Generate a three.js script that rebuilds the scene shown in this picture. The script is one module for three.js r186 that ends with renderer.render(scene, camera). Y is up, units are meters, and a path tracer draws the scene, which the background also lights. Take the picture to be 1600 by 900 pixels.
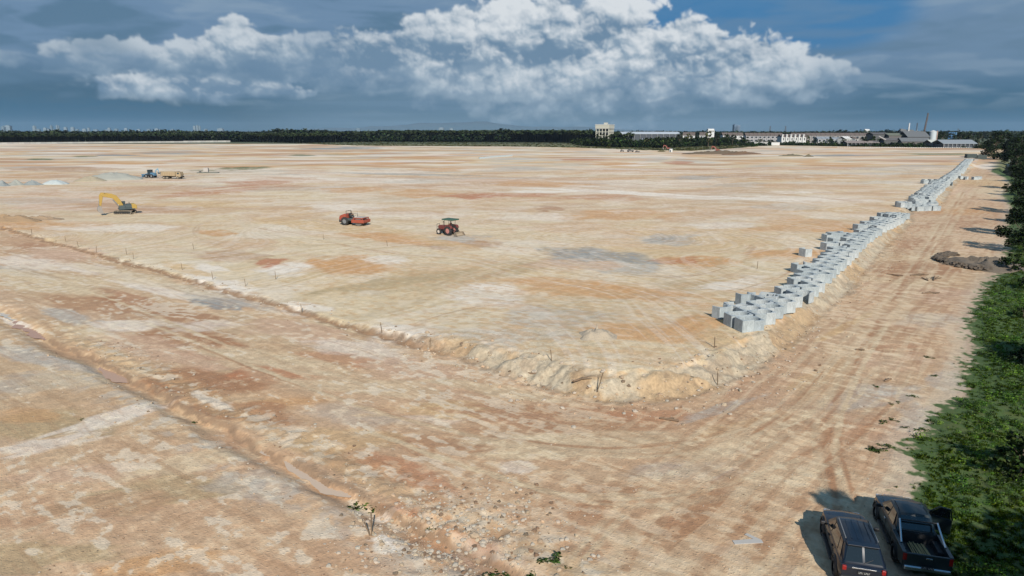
import * as THREE from 'three';
import { mergeGeometries, mergeVertices } from 'three/addons/utils/BufferGeometryUtils.js';
import { RoundedBoxGeometry } from 'three/addons/geometries/RoundedBoxGeometry.js';

// ---------------------------------------------------------------- camera, sky, sun, exposure
const scene = new THREE.Scene();
const EYE = 18, PITCH = Math.atan(245 / 1062);
const camera = new THREE.PerspectiveCamera(2 * Math.atan(450 / 1062) * 180 / Math.PI, 16 / 9, 0.5, 40000);
camera.position.set(0, EYE, 0);
camera.rotation.x = -PITCH;
scene.add(camera);
const renderer = new THREE.WebGLRenderer({ antialias: true });
renderer.toneMapping = THREE.LinearToneMapping;
renderer.toneMappingExposure = 1.37;
renderer.shadowMap.enabled = true;
const SUN_AZ = 9 * Math.PI / 180, SUN_EL = 33 * Math.PI / 180;      // behind the viewer, a little to the right
const sun = new THREE.DirectionalLight(new THREE.Color(1, 0.93, 0.82), 4.4);
sun.position.set(Math.sin(SUN_AZ) * Math.cos(SUN_EL) * 400, Math.sin(SUN_EL) * 400, Math.cos(SUN_AZ) * Math.cos(SUN_EL) * 400);
sun.castShadow = true;
sun.shadow.mapSize.set(4096, 4096);
Object.assign(sun.shadow.camera, { left: -220, right: 220, top: 220, bottom: -220, near: 1, far: 1200 });
scene.add(sun, sun.target);
scene.fog = new THREE.FogExp2(new THREE.Color(0.46, 0.63, 0.82), 0.00003);

// ---------------------------------------------------------------- noise
function rng(seed) { let a = seed >>> 0; return () => { a = (a + 0x6D2B79F5) | 0; let t = Math.imul(a ^ (a >>> 15), 1 | a); t = (t + Math.imul(t ^ (t >>> 7), 61 | t)) ^ t; return ((t ^ (t >>> 14)) >>> 0) / 4294967296; }; }
const PERM = new Uint8Array(512), VAL = new Float32Array(512);
{ const r = rng(71), p = [...Array(256).keys()]; for (let i = 255; i > 0; i--) { const j = Math.floor(r() * (i + 1)); [p[i], p[j]] = [p[j], p[i]]; } for (let i = 0; i < 512; i++) { PERM[i] = p[i & 255]; VAL[i] = PERM[i] / 127.5 - 1; } }
function vn(x, y) {
  const xi = Math.floor(x), yi = Math.floor(y), fx = x - xi, fy = y - yi, X = xi & 255, Y = yi & 255;
  const u = fx * fx * fx * (fx * (fx * 6 - 15) + 10), v = fy * fy * fy * (fy * (fy * 6 - 15) + 10), a = PERM[X] + Y, b = PERM[X + 1] + Y;
  const n00 = VAL[a & 511], n01 = VAL[(a + 1) & 511], n10 = VAL[b & 511], n11 = VAL[(b + 1) & 511];
  const p = n00 + (n10 - n00) * u, q = n01 + (n11 - n01) * u;
  return p + (q - p) * v;
}
function fbm(x, y, o = 4) { let s = 0, a = 0.5, n = 0; for (let i = 0; i < o; i++) { s += a * vn(x, y); n += a; a *= 0.5; const t = x * 1.62 + y * 1.21 + 17.3; y = y * 1.62 - x * 1.21 + 9.1; x = t; } return s / n; }
function worley(x, y) {
  const xi = Math.floor(x), yi = Math.floor(y); let m = 9;
  for (let j = -1; j < 2; j++) for (let i = -1; i < 2; i++) {
    const h = PERM[(PERM[(xi + i) & 255] + yi + j) & 511], dx = xi + i + h / 255 - x, dy = yi + j + PERM[h + 7] / 255 - y, d = dx * dx + dy * dy;
    if (d < m) m = d;
  }
  return Math.sqrt(m);
}
const clamp = (x, a = 0, b = 1) => x < a ? a : x > b ? b : x;
const sstep = (a, b, x) => { const t = clamp((x - a) / (b - a)); return t * t * (3 - 2 * t); };
const mix = (a, b, t) => a + (b - a) * t;
const s2l = (c) => { c /= 255; return c <= 0.04045 ? c / 12.92 : Math.pow((c + 0.055) / 1.055, 2.4); };

// ---------------------------------------------------------------- the sky: air and clouds on the whole sphere, degrees of azimuth (right of straight ahead) and elevation
const skyColour = (() => {
  const K = 1 / 1.3, r = rng(5);                                   // radiance for the exposure above
  const col = (R, G, B) => [s2l(R) * K, s2l(G) * K, s2l(B) * K];
  const HOR = col(92, 123, 145), HORL = col(46, 87, 110), HORR = col(54, 96, 122), BLUE = col(68, 121, 166), VEIL = col(105, 132, 157), GREY = col(106, 135, 164), DARK = col(86, 118, 144), WHITE = col(210, 216, 221), SHADE = col(148, 168, 185), DIM = col(106, 134, 159);
  // heaps of cumulus: [azimuth, elevation of the base, half width, height, brightness]
  const heaps = [
    [2, 4.0, 6.5, 6.6, 1], [7, 3.8, 7, 6.0, 1], [-4.5, 4.4, 6, 4.6, 0.9], [12.5, 3.8, 6, 4.5, 0.95], [17.5, 3.7, 4.6, 3.3, 0.85], [21, 3.5, 3.8, 2.3, 0.62], [24, 3.6, 2.6, 1.3, 0.4], [-10, 4.4, 5, 3.2, 0.62],
    [-20.5, 4.9, 3.4, 3.0, 0.66], [-25, 4.6, 4.0, 2.0, 0.56], [-32, 4.5, 1.7, 1.7, 0.42], [-29, 5, 3, 1.1, 0.22], [-15, 5.0, 3.0, 2.2, 0.42], [-13, 3.6, 3, 1.4, 0.2], [-36.5, 4.6, 2.2, 0.9, 0.18],
    [-4.2, 3.0, 2.2, 2.0, 0.75], [0.5, 3.2, 2.6, 1.6, 0.85], [3.4, 3.4, 3, 1.5, 0.8], [9, 3.2, 3, 1.3, 0.4], [20, 3.2, 1.7, 1.2, 0.55], [-27, 2.75, 4.0, 1.3, 0.68], [-22.5, 2.8, 4, 1.3, 0.72], [-19, 2.8, 2.6, 0.9, 0.6], [14, 2.4, 5, 0.8, 0.12],
  ];
  for (let i = 0; i < 46; i++) { const az = 46 + r() * 268; heaps.push([az > 180 ? az - 360 : az, 3 + r() * 3, 3 + r() * 6, 1.5 + r() * 4, 0.4 + r() * 0.5]); }
  const F = { d: 0, lum: 0, y: 0 };
  const field = (az, el) => {                                       // how far inside a heap, how bright the heap, how high in it
    let d = -9, lum = 0, sw = 1e-6, yy = 0;
    for (const h of heaps) {
      let da = az - h[0]; if (da > 180) da -= 360; else if (da < -180) da += 360;
      if (da > h[2] * 1.7 || da < -h[2] * 1.7) continue;
      const y = (el - h[1]) / h[3], x = da / h[2], k = y > 0 ? 1 - Math.sqrt(x * x + y * y) : 1 - Math.sqrt(x * x + y * y * 3);
      const w = Math.exp(k * 7); sw += w; lum += w * h[4]; yy += w * y; if (k > d) d = k;
    }
    F.d = d; F.lum = lum / sw; F.y = yy / sw; return d;
  };
  const bil = (x, y, o) => { let s = 0, a = 0.5, n = 0; for (let i = 0; i < o; i++) { s += a * (1 - 2 * Math.abs(vn(x, y))); n += a; a *= 0.52; const t = x * 1.68 + y * 1.14 + 5.3; y = y * 1.68 - x * 1.14 + 3.1; x = t; } return s / n; };
  const puff = (az, el) => { const wx = fbm(az * 0.9 + 3, el * 1.1, 4) * 0.42, wy = fbm(az * 0.9 + 60, el * 1.1 + 7, 4) * 0.34; az += wx; el += wy; return (0.55 - worley(az * 0.42 + 40, el * 0.62 + 11)) * 0.75 + (0.5 - worley(az * 1.05 + 9, el * 1.35 + 31)) * 0.36 + (0.5 - worley(az * 2.5 + 3, el * 2.9)) * 0.15 + (0.5 - worley(az * 5.4 + 3, el * 6.1)) * 0.1 + bil(az * 1.1, el * 1.4, 5) * 0.16; };
  return (az, el, c) => {
    const e = Math.max(el, 0), ca = Math.cos(az * Math.PI / 180), sa = Math.sin(az * Math.PI / 180), fine = e < 16;
    const q = Math.sin(e * Math.PI / 180) + 0.12, px = sa / q, py = ca / q;
    const clear = sstep(0.0, 0.3, fbm(px * 0.32 + 3.9, py * 0.32 + 1.3, 3) + 0.6 * Math.exp(-(((az - 22) / 11) ** 2)) * sstep(3.5, 9, e) - 0.5 * Math.exp(-(((az + 22) / 20) ** 2)) - 0.6 * Math.exp(-(((az - 40) / 10) ** 2)) * sstep(30, 10, e));
    const lr = sstep(-8, -30, az) * sstep(-90, -50, az), rr = sstep(14, 32, az) * sstep(90, 50, az);
    for (let k = 0; k < 3; k++) { const h = mix(mix(HOR[k], HORL[k], lr), HORR[k], rr); c[k] = mix(h, mix(GREY[k], BLUE[k], clear), sstep(1, 6.5, e)); }
    if (fine) {
      const w = fbm(az * 0.11 + 50, el * 0.5, 4), st = fbm(az * 0.10 + 3 + w * 0.8, el * 0.62 + w * 1.2, 5), s2 = fbm(az * 0.22 + 30 + w, el * 1.3 + w * 0.5, 5);
      const f0 = sstep(0.8, 3, e) * (1 - clear * 0.85);
      const dk = sstep(0.0, 0.45, st + s2 * 0.35) * f0 * 0.9, lt = sstep(0.05, 0.55, -st - s2 * 0.5) * f0 * 0.4;
      for (let k = 0; k < 3; k++) c[k] = mix(mix(c[k], DARK[k], dk), SHADE[k], lt);
      const band = sstep(0.1, 0.5, fbm(az * 0.05 + 9, el * 1.9 + 2, 4)) * sstep(0.3, 1, e) * sstep(5, 2, e) * 0.3 * (1 - lr); for (let k = 0; k < 3; k++) c[k] = mix(c[k], DIM[k] * 1.1, band);
      const ve = sstep(-0.05, 0.5, fbm(az * 0.12 - el * 0.14 + w, el * 0.8 + az * 0.06, 5)) * clear * 0.45 + sstep(25, 34, az + w * 5 - (el - 6) * 0.6) * sstep(70, 50, az) * 0.85 * sstep(2.5, 6, e) * (0.75 + 0.35 * s2);
      for (let k = 0; k < 3; k++) c[k] = mix(c[k], VEIL[k], clamp(ve));
      const wx = fbm(az * 0.35, el * 0.5, 4) * 1.0, wy = fbm(az * 0.35 + 40, el * 0.5 + 9, 4) * 0.55;
      const d0 = field(az + wx, el + wy), lum = F.lum, y = F.y;
      if (d0 > -0.7) {
        const p = puff(az, el), d = d0 + p * 0.5 + 0.05;
        const foot = sstep(-0.62, 0.12, y + p * 0.5);
        const a = sstep(-0.02, 0.12, d) * foot * mix(0.45, 1, sstep(0.1, 0.7, lum));
        if (a > 0) {
          const p2 = puff(az + 0.26, el + 0.36), big = fbm(az * 0.22 + 8 + wx * 0.3, el * 0.5 + 4, 4);
          const edge = sstep(0.6, 0.05, d);                        // the lit crown and rims
          const p3 = puff(az + 0.09, el + 0.12); let lit = 0.27 + (p - p3) * 1.0 + edge * 0.42 * sstep(-0.1, 0.5, y) + (p - p2) * 0.95 + p * 0.4 + big * 0.95 + (y - 0.4) * 0.4;
          lit = clamp(lit) * (0.1 + lum * 0.92);
          lit = clamp(lit * sstep(-0.35, 0.5, y + p * 0.3));
          for (let k = 0; k < 3; k++) { const sh = mix(DIM[k], SHADE[k], clamp(0.35 + p + big)), v = lit < 0.5 ? mix(sh, (sh + WHITE[k]) / 2, lit * 2) : mix((sh + WHITE[k]) / 2, WHITE[k], lit * 2 - 1); c[k] = mix(c[k], v, a); }
        }
      }
    } else if (el > 0) {                                             // broken cloud overhead, the same layer seen from below
      const f = fbm(px * 0.9, py * 0.9, 4), a = sstep(0.02, 0.4, f) * sstep(15, 22, e), li = 0.3 + 0.6 * sstep(0.6, 0.15, f);
      for (let k = 0; k < 3; k++) c[k] = mix(c[k], mix(SHADE[k], WHITE[k], li), a * 0.8);
    }
    if (el < 0) { const t = sstep(0, -8, el); for (let k = 0; k < 3; k++) c[k] *= 1 - 0.3 * t; }
  };
})();
{
  const W = 4096, H = 2048, data = new Float32Array(W * H * 4), c = [0, 0, 0];
  for (let j = 0; j < H; j++) {
    const el = (j + 0.5) / H * 180 - 90, step = el < -2 ? 32 : el > 17 ? 4 : 1;
    if (step > 1 && j % 4) { data.copyWithin(j * W * 4, (j - 1) * W * 4, j * W * 4); continue; }
    for (let i = 0; i < W; i++) {
      const o = (j * W + i) * 4;
      if (i % step) { data.copyWithin(o, o - 4, o); continue; }
      const az = ((i + 0.5) / W * 360 + 90) % 360 - 180;             // straight ahead (-z) lies at u = 0.25
      if (step === 1 && (az < -55 || az > 55) && (i % 4)) { data.copyWithin(o, o - 4, o); continue; }
      skyColour(az, el, c);
      data[o] = c[0]; data[o + 1] = c[1]; data[o + 2] = c[2]; data[o + 3] = 1;
    }
  }
  const t = new THREE.DataTexture(data, W, H, THREE.RGBAFormat, THREE.FloatType);
  t.mapping = THREE.EquirectangularReflectionMapping; t.magFilter = THREE.LinearFilter; t.minFilter = THREE.LinearFilter; t.needsUpdate = true;
  scene.background = t; scene.environment = t;
}

// ---------------------------------------------------------------- helpers
// the ground point (x, z) that a sight line through picture point (px, py) of the survey meets at height h
function W(px, py, h = 0) { const a = (px - 800) / 1062, b = (py - 450) / 1062, c = Math.cos(PITCH), s = Math.sin(PITCH), t = (EYE - h) / (s + b * c); return [a * t, -t * (c - b * s)]; }
const depthAt = (py, h = 0) => (EYE - h) / (Math.sin(PITCH) + (py - 450) / 1062 * Math.cos(PITCH));
const used = {};
function numbered(n) { const k = used[n] = (used[n] ?? -1) + 1; return k ? n + '_' + String(k).padStart(3, '0') : n; }
function shade(o) { o.traverse((m) => { if (m.isMesh) { m.castShadow = true; m.receiveShadow = true; } }); return o; }
function tag(o, label, category, group) { Object.assign(o.userData, { label, category }); if (group) o.userData.group = group; return o; }
function thing(name, label, category, [x, y, z] = [0, 0, 0], turn = 0, group) { const o = new THREE.Group(); o.name = numbered(name); scene.add(o); o.position.set(x, y, z); o.rotation.y = turn; return tag(o, label, category, group); }
function part(name, geo, m, parent, pos, rot) { const g = Array.isArray(geo) ? mergeGeometries(geo.map((q) => { q = q.index ? q.toNonIndexed() : q; for (const k of Object.keys(q.attributes)) if (!['position', 'normal', 'uv'].includes(k)) q.deleteAttribute(k); if (!q.attributes.uv) q.setAttribute('uv', new THREE.BufferAttribute(new Float32Array(q.attributes.position.count * 2), 2)); return q; })) : geo; const o = new THREE.Mesh(g, m); o.name = parent === scene ? numbered(name) : name; o.castShadow = o.receiveShadow = true; if (pos) o.position.set(...pos); if (rot) o.rotation.set(...rot); parent.add(o); return o; }
function struct(name, geo, m) { const o = part(name, geo, m, scene); o.userData.kind = 'structure'; return o; }
function stuff(o, label, category) { o.userData.kind = 'stuff'; return tag(o, label, category); }
function copy(o, label, [x, y, z], turn, group) { const c = o.clone(); c.name = numbered(o.name.replace(/_\d{3}$/, '')); c.userData = { ...o.userData }; if (label) c.userData.label = label; if (group) c.userData.group = group; scene.add(c); c.position.set(x, y, z); c.rotation.y = turn; return c; }
const lin = (r, g, b) => new THREE.Color().setRGB(r, g, b);
const mat = (r, g, b, rough = 0.8, metal = 0, more = {}) => new THREE.MeshStandardMaterial({ color: lin(r, g, b), roughness: rough, metalness: metal, ...more });
const bx = (w, h, d, x = 0, y = 0, z = 0, rx = 0, ry = 0, rz = 0) => { const g = new THREE.BoxGeometry(w, h, d); if (rx) g.rotateX(rx); if (rz) g.rotateZ(rz); if (ry) g.rotateY(ry); return g.translate(x, y, z); };
const rb = (w, h, d, r, x = 0, y = 0, z = 0, rx = 0, ry = 0, rz = 0) => { const g = new RoundedBoxGeometry(w, h, d, 2, r); if (rx) g.rotateX(rx); if (rz) g.rotateZ(rz); if (ry) g.rotateY(ry); return g.translate(x, y, z); };
const cyl = (r0, r1, h, n = 16, x = 0, y = 0, z = 0, axis = 'y') => { const g = new THREE.CylinderGeometry(r0, r1, h, n); if (axis === 'x') g.rotateZ(Math.PI / 2); if (axis === 'z') g.rotateX(Math.PI / 2); return g.translate(x, y, z); };
function bar(a, b, r, n = 6) { const A = new THREE.Vector3(...a), B = new THREE.Vector3(...b), d = B.clone().sub(A), g = new THREE.CylinderGeometry(r, r, d.length(), n); g.applyQuaternion(new THREE.Quaternion().setFromUnitVectors(new THREE.Vector3(0, 1, 0), d.normalize())); return g.translate((a[0] + b[0]) / 2, (a[1] + b[1]) / 2, (a[2] + b[2]) / 2); }

// ---------------------------------------------------------------- the lie of the land
const AX = 38 * Math.PI / 180, UX = Math.cos(AX), UZ = Math.sin(AX);   // the site grid: u runs right and nearer, v right and away
const toU = (x, z) => x * UX + z * UZ, toV = (x, z) => x * UZ - z * UX;
const toe = [[-260, 285], [-90, 335], [0, 356], [45, 370], [100, 386], [150, 398], [190, 411], [250, 425], [300, 441], [350, 456], [400, 469], [450, 484], [500, 499], [550, 514], [600, 528], [650, 541], [730, 563], [800, 590], [853, 606], [907, 621], [960, 628], [1040, 624], [1107, 612], [1141, 598], [1180, 578], [1232, 542], [1262, 508], [1292, 484], [1330, 452], [1350, 424], [1384, 386], [1412, 360], [1424, 345], [1420, 334], [1432, 326], [1472, 318], [1488, 294], [1505, 276], [1520, 262], [1527, 250], [1530, 243]].map((p) => W(...p));
const toePoly = [...toe, [700, -1000], [700, -2600], [-2600, -2600], [-2600, -330]];
function segDist(pts, x, z, best = 1e9) { for (let i = 0; i + 1 < pts.length; i++) { const ax = pts[i][0], az = pts[i][1], dx = pts[i + 1][0] - ax, dz = pts[i + 1][1] - az, t = clamp(((x - ax) * dx + (z - az) * dz) / (dx * dx + dz * dz)), ex = x - ax - dx * t, ez = z - az - dz * t, d = ex * ex + ez * ez; if (d < best) best = d; } return Math.sqrt(best); }
function inside(pts, x, z) { let c = false; for (let i = 0, j = pts.length - 1; i < pts.length; j = i++) { const a = pts[i], b = pts[j]; if ((a[1] > z) !== (b[1] > z) && x < (b[0] - a[0]) * (z - a[1]) / (b[1] - a[1]) + a[0]) c = !c; } return c; }
const platform = (x, z) => { const d = segDist(toe, x, z); return inside(toePoly, x, z) ? d : -d; };
const cornerAt = W(1000, 626);
const platformHeight = (x, z) => { const d = Math.hypot(x - cornerAt[0], z - cornerAt[1]); return mix(1.15, mix(0.3, 1.0, sstep(-14, 14, x - cornerAt[0] + z * 0.35 - cornerAt[1] * 0.35)), sstep(5, 34, d)); };
const faceRun = (H) => 0.25 + H * H * 1.75;
const ditch = [[-240, 405], [-90, 455], [0, 492], [50, 517], [100, 543], [150, 569], [200, 597], [240, 616], [290, 642], [340, 668], [400, 700], [450, 727], [500, 753], [550, 779], [600, 803], [660, 832], [720, 858], [800, 892], [860, 925]].map((p) => W(...p));
const ditchSide = (x, z) => { let best = 1e9, s = 0; for (let i = 0; i + 1 < ditch.length; i++) { const [ax, az] = ditch[i], dx = ditch[i + 1][0] - ax, dz = ditch[i + 1][1] - az, t = clamp(((x - ax) * dx + (z - az) * dz) / (dx * dx + dz * dz)), ex = x - ax - dx * t, ez = z - az - dz * t, d = ex * ex + ez * ez; if (d < best) { best = d; s = ex * dz - ez * dx; } } return Math.sqrt(best) * (s > 0 ? 1 : -1); };   // + towards the embankment
const verge = [[1440, 960], [1432, 860], [1424, 800], [1418, 772], [1436, 748], [1424, 722], [1412, 700], [1450, 672], [1462, 640], [1498, 620], [1508, 575], [1518, 540], [1512, 505], [1528, 470], [1540, 445], [1566, 420], [1572, 396], [1578, 370], [1573, 345], [1580, 325], [1566, 305], [1580, 290], [1570, 278], [1548, 268], [1556, 258], [1562, 248]].map((p) => W(...p));
const vergePoly = [...verge, [420, -600], [900, -600], [900, 60], [16, 60], [16, 0]];
const green = (x, z) => { if (x < 8) return -99; const d = segDist(verge, x, z); return inside(vergePoly, x, z) ? d : -d; };
function height(x, z) {
  let y = 0;
  const far = -z;
  const r = Math.hypot(x, z);
  if (far > -20 && r < 1200) {
    const p = platform(x, z), H = platformHeight(x, z), run = faceRun(H);
    const wob = p > -3 && p < run + 4 ? fbm(x * 0.45, z * 0.45, 4) * 0.9 : 0;
    y += H * sstep(-0.15, run, p + wob * sstep(0, 1.5, p + 1));
    if (p > -1.5 && p < run + 1.5) y += H * (fbm(x * 1.9 + 5, z * 1.9, 5) * 0.2 + fbm(x * 0.6, z * 0.6 + 9, 2) * 0.06) * sstep(-1.5, 0.4, p) * sstep(run + 1.5, run - 0.3, p);
    if (far < 130 && x < 20) {
      const q = ditchSide(x, z) + fbm(x * 0.35, z * 0.35, 3) * 0.5, k = fbm(x * 0.13, z * 0.13 + 40, 2);
      const w = 0.5 + k * 0.35;
      y -= q < 0 ? 0.34 * sstep(-w - 0.9, -w * 0.3, q) : 0.34 * sstep(w + 0.12, w * 0.6, q);
      const bank = sstep(0.6, 1.4, q) * sstep(4.2, 1.6, q), low = sstep(-0.6, -1.2, q) * sstep(-2.8, -1.6, q);
      y += bank * (0.03 + k * 0.06 + fbm(x * 1.9, z * 1.9, 4) * 0.2) + low * fbm(x * 1.6 + 3, z * 1.6, 3) * 0.07;
      const rub = Math.exp(-(((x + 2.6) / 3.2) ** 2) - (((z + 27.5) / 2.6) ** 2)); y += rub * (fbm(x * 1.7, z * 1.7 + 20, 5) * 0.32 + 0.03);
    }
    y += fbm(x * 0.02, z * 0.02, 3) * 0.25 * sstep(-10, 30, p) + fbm(x * 0.25 + 30, z * 0.25, 3) * 0.07 + (far < 70 ? fbm(x * 1.7, z * 1.7, 2) * 0.022 : 0);
    const g = green(x, z);
    if (g > 0) y += sstep(0, 3, g) * (0.2 + fbm(x * 0.3, z * 0.3, 3) * 0.35) - sstep(2.5, 5, g) * sstep(11, 8, g) * 1.6 * sstep(84, 96, far);
  }
  return y;
}

// ---------------------------------------------------------------- soil colours (as real albedo, not as lit)
const ALB = 1 / 1.32;
const C = (r, g, b) => [s2l(r) * ALB * 1.03, s2l(g) * ALB, s2l(b) * ALB * 0.92];
const SOIL = { cream: C(217, 200, 172), white: C(234, 226, 219), tan: C(207, 177, 148), brown: C(170, 128, 97), pink: C(208, 178, 157), orange: C(205, 158, 110), rust: C(184, 122, 88), grey: C(187, 183, 178), ash: C(150, 153, 156), olive: C(182, 163, 130), sand: C(212, 182, 140), clay: C(184, 145, 117), green: C(96, 108, 70), wet: C(150, 104, 76) };
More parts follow.
